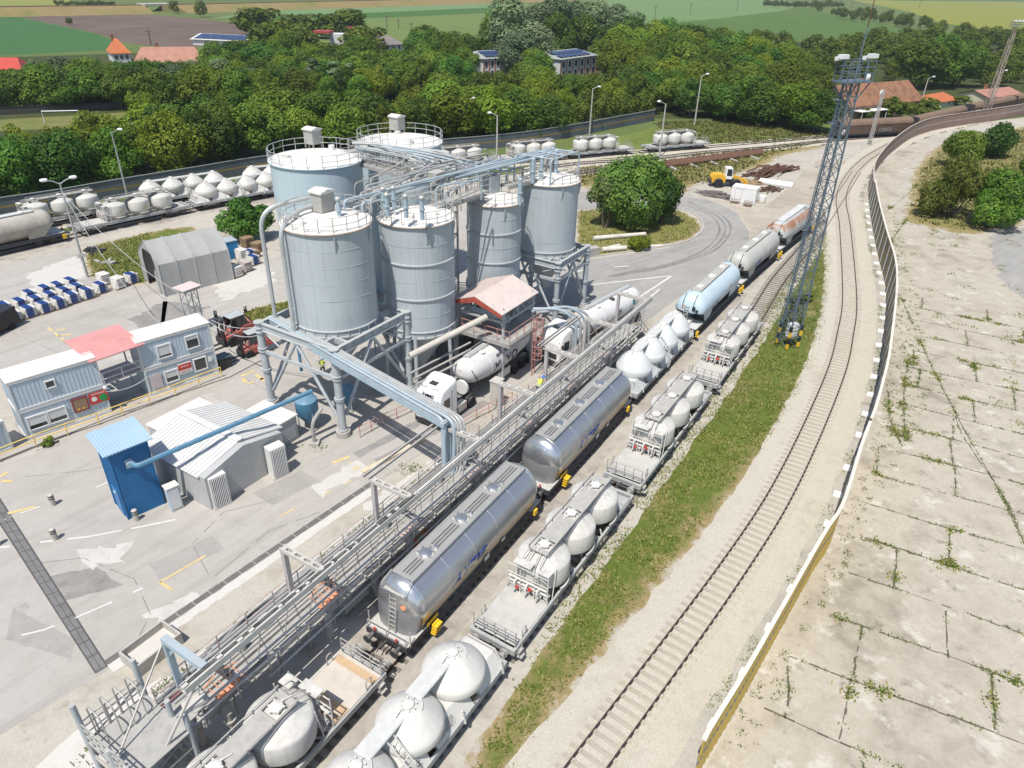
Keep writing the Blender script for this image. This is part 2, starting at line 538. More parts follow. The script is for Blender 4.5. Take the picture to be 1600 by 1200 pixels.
# far fields
field('green_field', ((.05, .125, .04), (.06, .145, .05)), [(-300, 45), (0, 27), (25, 26), (60, 33), (105, 43), (150, 53), (187, 66), (175, 78), (60, 84), (-300, 100)])
field('ploughed_field', ((.105, .078, .062), (.14, .105, .085), (.185, .145, .115)), [(28, 26), (120, 24), (222, 22), (300, 28), (402, 42), (400, 62), (300, 74), (235, 72), (187, 65), (150, 52), (105, 42)], .007)
field('yellow_green_field', ((.20, .22, .05), (.25, .26, .07)), [(-400, 14), (-200, -10), (90, -4), (140, 9), (60, 14), (-300, 20)])
field('pale_green_field', ((.13, .215, .09), (.16, .245, .105)), [(330, 29), (395, 18), (600, 7), (780, -2), (782, 11), (600, 19), (430, 25)], .006)
field('dark_green_field', ((.055, .125, .03), (.07, .145, .035)), [(425, 25), (600, 19), (782, 11), (780, 19), (620, 27), (430, 32)], .007)
field('mid_green_field', ((.12, .175, .05), (.15, .20, .06)), [(300, 40), (430, 32), (620, 27), (790, 19), (830, 60), (700, 72), (520, 70), (380, 60)], .006)
field('soft_green_field', ((.13, .21, .075), (.155, .23, .09)), [(900, -2), (1210, -3), (1256, 8), (1215, 18), (1100, 31), (1003, 39), (960, 30)], .006)
field('deep_green_field', ((.075, .135, .03), (.095, .155, .04)), [(1000, 40), (1100, 32), (1215, 18), (1258, 12), (1330, 28), (1445, 50), (1400, 66), (1200, 66), (1005, 60)], .007)
field('golden_field', ((.20, .215, .035), (.25, .25, .045)), [(1330, 0), (1500, 1), (1760, 6), (1760, 60), (1560, 48), (1470, 36), (1420, 18)], .006)
field('far_green_strip', ((.06, .13, .03), (.07, .14, .04)), [(1300, -5), (1700, -3), (1700, 3), (1400, 1)], .008)
field('sports_field', ((.12, .155, .04), (.20, .19, .07), (.13, .16, .04)), [(-200, 190), (0, 187), (120, 180), (260, 172), (330, 178), (200, 195), (0, 205), (-200, 215)], .006, .05)
# working yard
sheet('yard_ground', [(-700, 1350), (-700, 560), (-60, 425), (110, 372), (430, 300), (860, 268), (1040, 256), (1200, 250), (1300, 218), (1420, 205), (1750, 165), (2300, 190), (2300, 1350)], .003, G_dust)
sheet('concrete_yard', [(-700, 1350), (-700, 520), (-60, 433), (110, 386), (135, 400), (150, 432), (200, 445), (300, 452), (440, 400), (520, 360), (700, 330), (905, 300), (905, 405), (1000, 470), (880, 556), (760, 635), (690, 690), (585, 757), (375, 900), (165, 1048), (0, 1150), (-250, 1330)], .007, G_yard, .05, .8)
sheet('asphalt_road', [(800, 500), (905, 407), (960, 400), (1040, 388), (1085, 372), (1099, 355), (1092, 338), (1070, 329), (1030, 326), (890, 345), (880, 300), (1000, 298), (1058, 306), (1110, 313), (1150, 331), (1172, 364), (1165, 388), (1120, 425), (1040, 480), (960, 540), (900, 562), (800, 560)], .011, G_asphalt, .08, .7)
sheet('dirt_road', [(1090, 306), (1150, 318), (1186, 330), (1225, 300), (1262, 262), (1282, 248), (1330, 252), (1310, 285), (1275, 330), (1235, 360), (1190, 385), (1168, 392), (1174, 360), (1150, 328), (1105, 312)], .012, G_dirt, .15, .7)
sheet('slab_lot', [(1103, 1200), (1150, 1115), (1200, 1025), (1268, 900), (1298, 850), (1327, 762), (1352, 700), (1376, 620), (1389, 540), (1390, 470), (1379, 400), (1368, 340), (1364, 300), (1376, 264), (1402, 240), (1450, 222), (1700, 215), (2300, 500), (2300, 1300), (1050, 1300)], .007, G_lot)
sheet('track_side_strip', [(935, 1300), (1000, 1165), (1100, 1030), (1200, 880), (1290, 725), (1338, 600), (1352, 520), (1354, 450), (1345, 360), (1358, 330), (1368, 400), (1380, 470), (1376, 560), (1345, 690), (1318, 765), (1290, 850), (1262, 900), (1195, 1025), (1145, 1115), (1095, 1200), (1040, 1300)], .0075, soil('pale_strip_concrete', ((.30, .28, .24), (.39, .365, .315), (.45, .42, .365), (.35, .325, .28)), .2, .9, 6, grain=.3, speck=((.2, .18, .15), .62, .9, .6)), .12, .7)
sheet('dark_asphalt_apron', [(1545, 372), (1570, 300), (1590, 278), (1760, 290), (1900, 470), (1700, 480), (1600, 470), (1560, 430)], .011, G_asphalt, .5, 1.2)
sheet('grid_paving', [(s, n) for s, n in ((-6, -26.3), (33, -26.6), (33, -24.6), (20, -24.3), (12, -24.6), (-6, -24.9))], .011, G_paver, .06, .5, True)
sheet('cement_spill', [(-5, -24.4), (7, -24.6), (12, -24.0), (20, -23), (20, -17), (-5, -16)], .012, G_pad, .35, .8, True)
sheet('cement_pad', [(40, 1215), (120, 1140), (205, 1085), (250, 1062), (300, 1045), (330, 1060), (300, 1215)], .0125, G_pad, .1, .5)
sl_ = MB()
for i in range(92):
    s = -5 + i * .41
    for k in range(3):
        n0 = -26.2 + k * .52 + random.uniform(-.03, .03)
        if random.random() < .8: sl_.beam(YP(s, n0, .0135), YP(s + random.uniform(-.03, .03), n0 + random.uniform(.25, .42), .0135), .05, .006)
tag(sl_.build('paver_slots', paint('paver_slot_soil', (.15, .14, .11), .95)), kind='structure')
sheet('loading_floor', [(s, n) for s, n in ((8, -24.2), (60, -24.6), (60, -20.2), (8, -20.0))], .010, G_yard, .1, .8, True)
VERGE = [(735, 1210), (800, 1085), (850, 990), (905, 893), (960, 802), (1012, 728), (1075, 640), (1130, 570), (1180, 500), (1230, 430), (1275, 374), (1292, 360), (1297, 380), (1298, 420), (1292, 480), (1281, 540), (1262, 590), (1235, 640), (1180, 715), (1120, 790), (1060, 860), (990, 950), (920, 1030), (850, 1110), (790, 1210)]
soft_sheet('grass_verge', VERGE, .014, G_grass, 1.6)
ISLAND = [(905, 402), (905, 330), (1000, 322), (1058, 329), (1083, 341), (1094, 357), (1076, 373), (1000, 389), (930, 399)]
soft_sheet('grass_island', ISLAND, .015, G_dry, .8, .6)
soft_sheet('tent_grass', [(150, 432), (137, 400), (150, 384), (260, 358), (300, 355), (300, 372), (240, 440), (195, 445)], .013, G_grass, 1.2, .7)
soft_sheet('kerb_grass', [(360, 500), (400, 482), (455, 470), (455, 492), (415, 518), (380, 528)], .013, G_grass, .5, .4)
soft_sheet('siding_grass', [(905, 262), (1040, 245), (1100, 236), (1310, 216), (1300, 224), (1215, 242), (1180, 262), (1090, 282), (1060, 300), (1000, 295), (905, 290)], .009, G_dry, 2.5, 1.2)
soft_sheet('bush_grass', [(1422, 345), (1438, 265), (1470, 230), (1530, 212), (1620, 196), (1720, 205), (1720, 270), (1590, 282), (1580, 350), (1505, 364), (1450, 352)], .012, G_dry, 3.0, 1.0)
sheet('bank_grass', [(860, 240), (1020, 200), (1090, 190), (1300, 206), (1330, 212), (1320, 216), (1200, 228), (1000, 240), (870, 250)], .008, G_meadow, .3, 2)
sheet('left_grass', [(-60, 680), (-60, 600), (0, 590), (20, 640), (30, 690), (0, 700)], .012, G_grass, .1, .6)
sheet('wood_floor', [(-300, 330), (0, 330), (180, 300), (430, 262), (800, 218), (1020, 185), (1300, 190), (1500, 150), (1700, 140), (1700, 60), (1000, 60), (420, 70), (300, 80), (-300, 100)], .005, soil('dark_woodland_floor', ((.04, .055, .018), (.06, .075, .025), (.09, .085, .04)), .03, .3, 2.5, grain=.4))  # dark green-brown tones over the whole woodland floor

# embankment of the far main line with a small bridge
EB = soil('embankment_grass', ((.20, .17, .07), (.27, .20, .09), (.17, .18, .05)), .02, .12, 1, grain=.3)
def bank(name, pa, pb, h, w):
    a, b = at(*pa), at(*pb)
    d = (b - a).normalized(); r = Vector((d.y, -d.x, 0))
    mb = MB()
    vs = []
    for p in (a, b):
        for off, z in ((-w, 0), (-w * .35, h), (w * .35, h), (w, 0)):
            q = p + r * off; vs.append((q.x, q.y, z))
    mb.add(vs, [(0, 1, 5, 4), (1, 2, 6, 5), (2, 3, 7, 6), (3, 2, 1, 0), (4, 5, 6, 7)])
    o = tag(mb.build(name, EB), kind='structure')
    t = MB()
    for k in (-1.6, 1.6): t.beam(a + r * k + Vector((0, 0, h + .2)), b + r * k + Vector((0, 0, h + .2)), 2.4, .3)
    tag(t.build('far_trackbed', M_ruststeel), kind='structure')
bank('embankment', (-500, 33), (222, 19.5), 4.5, 20)
bank('embankment', (266, 18.5), (1000, -3), 4.5, 20)
tb = thing('railway_bridge', 'grey concrete railway bridge through the grassy embankment beyond the ploughed field', 'bridge', at(244, 19))
a, b = at(222, 17.5) - at(244, 19), at(266, 16.5) - at(244, 19)
MB().beam(a + Vector((0, 0, 4.2)), b + Vector((0, 0, 4.2)), 12, 1.2).build('deck', M_concrete, tb)
for q in (a * .95, b * .95):
    MB().beam(q, q + Vector((0, 0, 3.7)), 11, 3).build('abutment', M_concrete, tb)

# pavement in front of the cabins, kerb, markings, trench and drain
pv = [at(-60, 770), at(-60, 700), at(30, 690), at(178, 630), at(355, 572), at(420, 545), at(430, 553), at(360, 590), at(180, 650), at(0, 722)]
mb = MB(); n = len(pv)
mb.add([(p.x, p.y, .0) for p in pv] + [(p.x, p.y, .13) for p in pv], [tuple(range(n, 2 * n))] + [(i, (i + 1) % n, n + (i + 1) % n, n + i) for i in range(n)])
tag(mb.build('pavement', G_yard), kind='structure')
P_white = paint('worn_white_road_paint', (.66, .645, .61), .8, 0, .12, 3)
P_yellow = paint('worn_yellow_road_paint', (.60, .47, .22), .8, 0, .2, 3)
P_plate = paint('dark_steel_trench_plate', (.17, .165, .165), .6, .2, .25, 1.2, dust=.2)
P_grate = paint('drain_grate_iron', (.15, .147, .14), .7, .2, .2, 3)
def stripe(name, pts, w, z, mat, dash=None, wear=.0):
    mb = MB()
    for p, q in zip(pts, pts[1:]):
        a, b = at(*p), at(*q)
        d = (b - a); L = d.length; d.normalize(); r = Vector((-d.y, d.x, 0))
        s = 0.0
        while s < L:
            e = min(L, s + (dash[0] if dash else .55))
            if dash or random.random() > wear:
                k = w / 2 * random.uniform(.8, 1.1)
                mb.quad(*[(v.x, v.y, z) for v in (a + d * s - r * k, a + d * e - r * k, a + d * e + r * k, a + d * s + r * k)])
            s = e + (dash[1] if dash else .0)
    return tag(mb.build(name, mat), kind='structure')
stripe('white_line', [(0, 856), (75, 846), (137, 839), (175, 832), (212, 825), (275, 812)], .13, .02, P_white, wear=.12)
stripe('white_line', [(0, 816), (17, 807), (80, 786)], .13, .02, P_white, wear=.2)
stripe('white_line', [(15, 997), (67, 985), (117, 966), (175, 941), (245, 909)], .12, .02, P_white, wear=.3)
stripe('white_line', [(150, 762), (168, 754)], .12, .02, P_white)
stripe('white_line', [(917, 446), (985, 438), (1050, 431), (995, 467)], .22, .02, P_white)
stripe('white_line', [(960, 417), (982, 416)], .22, .02, P_white)
stripe('white_line', [(892, 427), (912, 422)], .22, .02, P_white)
stripe('yellow_line', [(269, 922), (250, 910), (322, 868)], .16, .021, P_yellow, wear=.08)
stripe('yellow_line', [(437, 807), (552, 750)], .12, .02, P_yellow, wear=.35)
stripe('yellow_line', [(10, 803), (55, 792)], .26, .021, P_yellow, wear=.2)
for p, q in (((520, 723), (546, 714)), ((526, 733), (548, 723)), ((541, 738), (561, 730)), ((377, 588), (398, 579)), ((388, 600), (420, 588)), ((376, 588), (385, 598)), ((395, 582), (420, 600)),
             ((75, 512), (120, 548)), ((88, 516), (104, 514)), ((92, 525), (112, 522)), ((100, 536), (118, 533)), ((0, 745), (12, 738)), ((2, 752), (20, 752))):
    stripe('yellow_line', [p, q], .3, .02, P_yellow, wear=.15)
stripe('lane_marking', [(920, 548), (990, 512)], .3, .02, P_yellow, wear=.3)
tr = MB()
L0, L1, R0, R1 = at(-70, 707), at(150, 1051), at(-50, 704), at(167, 1042)
N_ = 22
for i in range(N_):
    for j in range(2):
        q = []
        for u, v in ((i, j), (i + 1, j), (i + 1, j + 1), (i, j + 1)):
            l = L0.lerp(L1, (u + (.03 if u == i else -.03)) / N_); r = R0.lerp(R1, (u + (.03 if u == i else -.03)) / N_)
            p = l.lerp(r, v / 2 + (.03 if v == j else -.03)); q.append((p.x, p.y, .024))
        tr.add(q, [(0, 1, 2, 3)])
tag(tr.build('trench_plates', P_plate, None), kind='structure')
sheet('trench_bed', [(-72, 708), (-48, 703), (169, 1041), (149, 1053)], .019, paint('trench_joint', (.09, .088, .085), .9))
gr = MB(); bars = MB()
a, b = at(166, 1036), at(590, 749)
d = (b - a); L = d.length; d.normalize(); r = Vector((-d.y, d.x, 0))
k = 0.0
while k < L:
    for off in (-.13, 0, .13):
        p, q = a + d * k + r * off, a + d * min(L, k + .92) + r * off
        gr.beam((p.x, p.y, .03), (q.x, q.y, .03), .085, .02)
    k += 1.0
tag(gr.build('drain_grate', P_grate), kind='structure')
stripe('drain_channel', [(166, 1036), (590, 749)], .5, .017, paint('drain_kerb', (.30, .29, .275), .9))
stripe('drain_apron', [(172, 1045), (590, 761)], .75, .0155, G_pad)
stripe('lane_wear', [(556, 712), (640, 668), (735, 615)], .8, .016, paint('tyre_polished_lane', (.27, .26, .25), .7, 0, .2, 1))
stripe('lane_wear', [(590, 722), (672, 677), (760, 628)], .8, .016, bpy.data.materials['tyre_polished_lane'])
kb = MB(); kb.beam(at(567, 738, .1), at(662, 686, .1), .35, .2); kb.beam(at(920, 552, .1), at(993, 505, .1), .3, .2)
tag(kb.build('lane_kerb', paint('cream_kerb_paint', (.62, .52, .36), .8, 0, .2, 2)), kind='structure')
kb = MB()
Q = spline([at(*p) for p in ((930, 401), (1000, 391), (1060, 381), (1090, 368), (1099, 353), (1088, 337), (1062, 327))], .8)
for p, q in zip(Q, Q[1:]): kb.beam(p + Vector((0, 0, .06)), q + Vector((0, 0, .06)), .22, .14)
tag(kb.build('road_kerb', M_concrete), kind='structure')
# tyre marks that sweep round the bend
TM = paint('tyre_marks', (.20, .195, .185), .8, 0, .3, 1)
for off in (0, 9, 17):
    pts = [(950 + off, 432), (1040 + off, 413), (1098 + off, 392), (1124 + off, 362), (1112 + off, 338), (1075, 322 - off * .4)]
    Q = spline([at(*p) for p in pts], 1.2)
    mb = MB()
    for i in range(len(Q) - 1):
        d = (Q[i + 1] - Q[i]).normalized(); r = Vector((-d.y, d.x, 0)) * (.12 + .05 * math.sin(i * .7 + off))
        mb.quad(*[(v.x, v.y, .0155) for v in (Q[i] - r, Q[i + 1] - r, Q[i + 1] + r, Q[i] + r)])
    tag(mb.build('tyre_mark', TM), kind='structure')
G_p1 = soil('old_repair_patch', ((.30, .285, .262), (.35, .33, .305), (.39, .37, .34)), .3, 1, 6, grain=.25); G_p2 = soil('pale_cement_splash', ((.47, .45, .415), (.55, .53, .49), (.5, .48, .445)), .3, 1.4, 7, grain=.15); G_p3 = soil('oil_stain', ((.20, .19, .175), (.27, .255, .24), (.32, .305, .285)), .5, 1.6, 6, grain=.2)
for i, (p, mt, rg_) in enumerate((([(232, 882), (330, 838), (352, 858), (250, 905)], G_p1, .04), ([(395, 770), (470, 735), (500, 752), (425, 790)], G_p1, .04), ([(60, 905), (150, 885), (190, 915), (95, 940)], G_p3, .1), ([(230, 960), (300, 925), (330, 940), (255, 985)], G_p2, .35), ([(120, 860), (200, 850), (190, 880), (130, 888)], G_p2, .35), ([(20, 950), (120, 1000), (110, 1030), (10, 1000)], G_p1, .05),
    ([(480, 760), (560, 718), (580, 730), (500, 775)], G_p2, .3), ([(40, 430), (120, 400), (150, 425), (60, 462)], G_p2, .5), ([(200, 500), (260, 470), (330, 480), (250, 520)], G_p3, .4), ([(330, 440), (420, 410), (430, 440), (350, 470)], G_p2, .4), ([(560, 790), (690, 712), (700, 722), (575, 802)], G_p2, .3), ([(400, 640), (450, 620), (470, 640), (420, 660)], G_p3, .3), ([(1000, 440), (1080, 410), (1100, 425), (1010, 460)], G_p1, .1))):
    sheet('yard_patch', p, .0115 + i * .0002, mt, rg_, .4)
MC = paint('yard_crack', (.16, .15, .14), .9)
for p in (((60, 880), (130, 872), (210, 905), (235, 960), (215, 1000)), ((330, 905), (300, 850), (350, 800), (430, 780)), ((20, 520), (110, 560), (60, 620)), ((150, 480), (260, 520)), ((380, 590), (455, 632)), ((500, 800), (420, 830), (330, 905)), ((240, 440), (330, 500)), ((930, 450), (1000, 430), (1080, 400)), ((40, 745), (140, 735), (260, 700))):
    stripe('yard_crack', [(x, y) for x, y in p], .035, .016, MC, wear=.15)
# ------------------------------------------------------------------ railway tracks
M_rail = paint('brown_rail', (.085, .06, .06), .5, .5, .2, 2)
M_sleeper = paint('weathered_sleeper', (.42, .375, .305), .9, 0, .25, 1.5, rust=.25)
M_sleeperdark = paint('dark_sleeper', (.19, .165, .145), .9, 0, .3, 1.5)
def ribbon(name, line, prof, mat):
    mb = MB(); m = len(prof); vs = []
    for i, p in enumerate(line):
        d = (line[min(i + 1, len(line) - 1)] - line[max(i - 1, 0)]).normalized(); r = Vector((d.y, -d.x, 0))
        for o, z in prof:
            q = p + r * (o + (random.uniform(-.16, .16) if z < .05 else 0)); vs.append((q.x, q.y, z))
    mb.add(vs, [(i * m + k, i * m + k + 1, (i + 1) * m + k + 1, (i + 1) * m + k) for i in range(len(line) - 1) for k in range(m - 1)])
    return tag(mb.build(name, mat), kind='structure')
RAILZ = .20
def track(label, pts, mat=G_ballast, wide=2.3, sl=True, top=.06, parts=True, smat=None, gap=.62, sep=.75):
    line = spline(pts, 1.2)
    if mat: ribbon('ballast', line, ((-wide, .004), (-wide + .5, top), (wide - .5, top), (wide, .004)), mat)
    mid = line[len(line) // 2]
    t = thing('railway_track', label, 'track', (line[0].x, line[0].y, 0))
    base = Vector((line[0].x, line[0].y, 0))
    for s in (-1, 1):
        mb = MB(); vs = []; prof = ((-.075, top), (-.035, top + .03), (-.035, RAILZ), (.035, RAILZ), (.035, top + .03), (.075, top)); m = len(prof)
        for i, p in enumerate(line):
            d = (line[min(i + 1, len(line) - 1)] - line[max(i - 1, 0)]).normalized(); r = Vector((d.y, -d.x, 0))
            for o, z in prof:
                q = p - base + r * (s * sep + o); vs.append((q.x, q.y, z))
        mb.add(vs, [(i * m + k, i * m + k + 1, (i + 1) * m + k + 1, (i + 1) * m + k) for i in range(len(line) - 1) for k in range(m - 1)])
        mb.build('rail', M_rail, t)
    if sl:
        sm = smat or M_sleeper
        box = MB(); box.box((0, 0, top + .0), (2.5, .26, .07)); 
        for s in (-1, 1): box.box((s * sep, 0, top + .045), (.34, .17, .03)); box.box((s * (sep + .13), 0, top + .07), (.07, .12, .05)); box.box((s * (sep - .13), 0, top + .07), (.07, .12, .05))
        me = box.mesh('sleeper', sm)
        rest = MB(); acc = 0.0; cnt = 0
        for a, b in zip(line, line[1:]):
            d = b - a; L = d.length; ang = math.atan2(d.y, d.x) - math.pi / 2
            while acc < L:
                p = a + d * (acc / L) - base
                if cnt < 98 and parts:
                    o = MB.link('sleeper', me, t, p); o.rotation_euler = (0, 0, ang + random.uniform(-.015, .015)); cnt += 1
                else:
                    rest.box((p.x, p.y, top), (2.5, .26, .07), ang)
                acc += gap
            acc -= L
        if rest.v: rest.build('sleepers', sm, t)['kind'] = 'stuff'
    return line
T1 = [YP(s, n) for s, n in ((-8, -18.05), (12, -18.1), (30, -18.4), (45, -18.6), (62, -18.75), (76, -18.6), (90, -18.0), (104, -17.0), (113, -15.9))]
T2 = [YP(s, n) for s, n in ((-8, -13.5), (20, -13.55), (36, -13.55), (53, -13.6), (70, -13.9))] + [at(*p) for p in ((1215, 440), (1260, 386), (1289, 345), (1315, 305), (1338, 270))]
T3 = [at(808, 1349), at(881, 1249)] + [at(*p) for p in ((917, 1200), (1138, 900), (1232, 750), (1302, 593.7), (1320, 525), (1327, 462), (1320, 356), (1314, 312), (1324, 282), (1348, 254), (1382, 232), (1425, 212), (1475, 198), (1560, 180))]
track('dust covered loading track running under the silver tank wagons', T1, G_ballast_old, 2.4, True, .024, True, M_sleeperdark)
track('siding between the loading track and the grass verge, under the dome wagons', T2, G_dust, 2.3, True, .036, True, M_sleeperdark)
track('empty curved track on pale ballast beside the yellow fence', T3, G_ballast, 2.9, True, .09)
def ypix(*ps): return [at(*p) for p in ps]
TB1 = [YP(*p) for p in ((10, -98.5), (30, -96.5), (40, -95.4), (51, -94.3), (57, -93.3), (71, -90.5), (90, -85), (112, -76))]
TB2 = [YP(*p) for p in ((10, -107), (30, -104), (44.5, -102), (52, -100.5), (62, -98.4), (75, -94), (90, -86.5), (110, -75), (128, -63.4), (136, -58.5), (147, -50.5))] + ypix((1200, 222), (1310, 213), (1420, 207), (1520, 182), (1650, 155))
TB3 = ypix((820, 268), (905, 256), (1000, 250), (1100, 239), (1200, 231), (1312, 219), (1420, 211))
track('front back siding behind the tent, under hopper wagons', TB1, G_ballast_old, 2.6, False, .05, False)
track('rear back siding along the dark fence, under dome wagons', TB2, G_ballast, 2.4, False, .045, False)
track('curving siding on white ballast beyond the round tree', TB3, G_ballast, 2.4, True, .06, False, M_sleeperdark)
TB4 = ypix((860, 277), (905, 270), (950, 264), (1010, 259))
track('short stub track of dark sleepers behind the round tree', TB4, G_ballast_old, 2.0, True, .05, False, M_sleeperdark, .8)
# ------------------------------------------------------------------ cracks, weeds and grass
M_weed = leaf_mat('weed_leaves', ((.06, .12, .02), (.10, .165, .03), (.22, .22, .05)), .3)
M_grassblade = leaf_mat('grass_blades', ((.10, .15, .022), (.15, .195, .034), (.22, .225, .055), (.38, .31, .15)), .3)
def tufts(name, pts, rng, size, mat, n=5, label=None):
    """little sprays of leaf blades at the given points"""
    mb = MB(); tone = []
    for p in pts:
        k = size * rng.uniform(.5, 1.5)
        tn = rng.random()
        for _ in range(n):
            a = rng.uniform(0, 6.283); w = k * rng.uniform(.12, .3); h = k * rng.uniform(.5, 1.1)
            ox, oy = p.x + rng.gauss(0, k * .5), p.y + rng.gauss(0, k * .5)
            lx, ly = math.cos(a), math.sin(a); t = rng.uniform(.2, .9) * h
            mb.add([(ox - ly * w, oy + lx * w, .01), (ox + ly * w, oy - lx * w, .01), (ox + lx * t, oy + ly * t, h * .75)], [(0, 1, 2)])
            tone.append(min(1, max(0, tn + rng.gauss(0, .15))))
    me = mb.mesh(name, mat, False)
    at_ = me.attributes.new('tone', 'FLOAT', 'FACE'); at_.data.foreach_set('value', tone)
    o = MB.link(name, me); o['kind'] = 'stuff'
    return o
rg = random.Random(5)
vp = [at(*p) for p in VERGE]
pts = []
for p in scatter(vp, 19000, rg):
    d = mnoise.noise(Vector((p.x * .35, p.y * .35, 0))) + .5 * mnoise.noise(Vector((p.x * 1.1, p.y * 1.1, 3)))
    if d > -.25 + rg.uniform(-.2, .2): pts.append(p)
tufts('grass', pts, rg, .19, M_grassblade, 3)
pts = []
for poly, c in ((ISLAND, 2600), ([(360, 500), (400, 482), (455, 470), (455, 492), (415, 518), (380, 528)], 900), ([(150, 432), (137, 400), (150, 384), (240, 362), (215, 400), (240, 440), (195, 445)], 1800)):
    pts += scatter([at(*p) for p in poly], c, rg)
tufts('grass', pts, rg, .28, M_grassblade, 3)
# joints of the old slabs: dark cracks with weeds in them
JOINTS = [((1408, 465), (1450, 560), (1490, 640), (1540, 730), (1580, 800), (1612, 880)), ((1492, 640), (1500, 672), (1530, 720), (1560, 765), (1600, 850)), ((1388, 610), (1392, 660), (1412, 700)), ((1420, 560), (1412, 620), (1415, 690)), ((1385, 330), (1420, 302), (1440, 280)), ((1390, 380), (1425, 330)), ((1345, 843), (1380, 850), (1440, 868)), ((1230, 1040), (1233, 1080), (1226, 1122))]
def lot_grid():
    """regular rows of cast slabs: long joints every four metres, staggered cross joints"""
    lot = [at(*p) for p in ((1130, 1205), (1225, 1035), (1290, 920), (1330, 830), (1372, 700), (1400, 610), (1425, 470), (1460, 440), (1560, 470), (1750, 500), (2200, 700), (2200, 1300), (1100, 1300))]
    a = math.radians(-27); d = Vector((math.cos(a), math.sin(a), 0)); r = Vector((-d.y, d.x, 0))
    out = []; o = 29.6 - 3 * 3.95; k = 0
    while o < 88:
        run = []; u = -10.0
        while u < 75:
            p = r * o + d * (u - o * .10) + r * .12 * math.sin(u * .3 + k)
            if inside(p, lot): run.append(p.copy())
            elif len(run) > 1: out.append(run); run = []
            else: run = []
            u += 1.0
        if len(run) > 1: out.append(run)
        u = -10 + rg.uniform(0, 5)
        while u < 75:
            p, q = r * o + d * (u - o * .10), r * (o + 3.95) + d * (u + rg.uniform(-.15, .15) - o * .10)
            if inside(p, lot) and inside(q, lot) and rg.random() < .85: out.append([p, p.lerp(q, .5) + d * rg.uniform(-.08, .08), q])
            u += rg.choice((5.2, 6.4, 7.6))
        o += 3.95; k += 1
    return out
crk = MB(); wp = []; gp = []
for J in [[at(*p) for p in J] for J in JOINTS] + lot_grid():
    Q = spline(J, .35)
    for i in range(len(Q) - 1):
        a, b = Q[i], Q[i + 1]
        if rg.random() < .82:
            d = (b - a).normalized(); r = Vector((-d.y, d.x, 0)) * rg.uniform(.02, .06)
            o = Vector((rg.gauss(0, .02), rg.gauss(0, .02), 0))
            crk.quad(*[(v.x, v.y, .0118) for v in (a + o - r, b + o - r, b + o + r, a + o + r)])
        dens = mnoise.noise(Vector((a.x * .35, a.y * .35, 9))) + rg.uniform(-.3, .3)
        if dens > -.22:
            for _ in range(4 + int(max(0, dens) * 22)): wp.append(a.lerp(b, rg.random()) + Vector((rg.gauss(0, .06), rg.gauss(0, .06), 0)))
        if dens > .3 and rg.random() < .5:
            for _ in range(20): gp.append(a + Vector((rg.gauss(0, .22), rg.gauss(0, .2), 0)))
tag(crk.build('slab_joints', paint('joint_soil', (.12, .105, .08), .95), None, False), kind='structure')
for p in scatter([at(*q) for q in ((1110, 1190), (1230, 1000), (1300, 860), (1345, 740), (1385, 620), (1392, 480), (1380, 380), (1400, 330), (1440, 480), (1450, 640), (1380, 760), (1330, 880), (1280, 960), (1230, 1080), (1180, 1190))], 620, rg):
    for _ in range(rg.choice((1, 2, 4, 8))): wp.append(p + Vector((rg.gauss(0, .12), rg.gauss(0, .12), 0)))
for p in scatter([at(*q) for q in ((1420, 340), (1590, 360), (1700, 500), (1700, 700), (1450, 640), (1420, 480))], 60, rg):
    for _ in range(10): gp.append(p + Vector((rg.gauss(0, .35), rg.gauss(0, .35), 0)))
# strip beside the curved track, foot of the fence and the grid paving
LT3 = spline(T3, .6)
for i in range(len(LT3) - 1):
    d = (LT3[i + 1] - LT3[i]).normalized(); r = Vector((d.y, -d.x, 0))
    if mnoise.noise(LT3[i] * .22) + rg.uniform(-.3, .3) > .06:
        for _ in range(14): wp.append(LT3[i] + r * (3.15 + rg.gauss(0, .22)) + d * rg.uniform(-.4, .4))
    for _ in range(3):
        if rg.random() < .5: wp.append(LT3[i] - r * (3.3 + rg.gauss(0, .4)))
for s in range(-4, 66):
    for q in range(3):
        ss, nn = s / 2 + rg.uniform(-.1, .1), -26.15 + rg.gauss(0, .1)
        if mnoise.noise(Vector((ss * .6, 0, 4))) > -.15:
            for _ in range(7): wp.append(YP(ss + rg.gauss(0, .15), nn + rg.gauss(0, .08)))
for s in range(-10, 92):
    for n in range(5):
        if rg.random() < .5: wp.append(YP(s * .36, -26 + n * .36 + rg.gauss(0, .05)))
for c, k in (((640, 733), 120), ((76, 692), 60), ((1505, 250), 1), ((493, 700), 40), ((420, 712), 40), ((1130, 560), 60)):
    for _ in range(k): wp.append(at(*c) + Vector((rg.gauss(0, .5), rg.gauss(0, .35), 0)))
tufts('weeds', wp, rg, .125, M_weed, 3)
tufts('grass', gp, rg, .22, M_grassblade, 3)
# ================================================================== CEMENT WORKS
def yard_thing(name, label, cat, s0, n0, group=None, z0=0.0):
    t = thing(name, label, cat, YP(s0, n0, z0), TH, group)
    return t, (lambda s, n, z=0.0: Vector((s - s0, n0 - n, z - z0)))
M_rim = paint('rusty_rim', (.42, .34, .28), .8, 0, .3, 2, rust=.35)
M_box = paint('grey_filter_housing', (.40, .385, .355), .7, 0, .12, 1.2, streak=.3, dust=.5)
M_seam = paint('weld_seam', (.43, .485, .515), .6, 0, .1, 2)

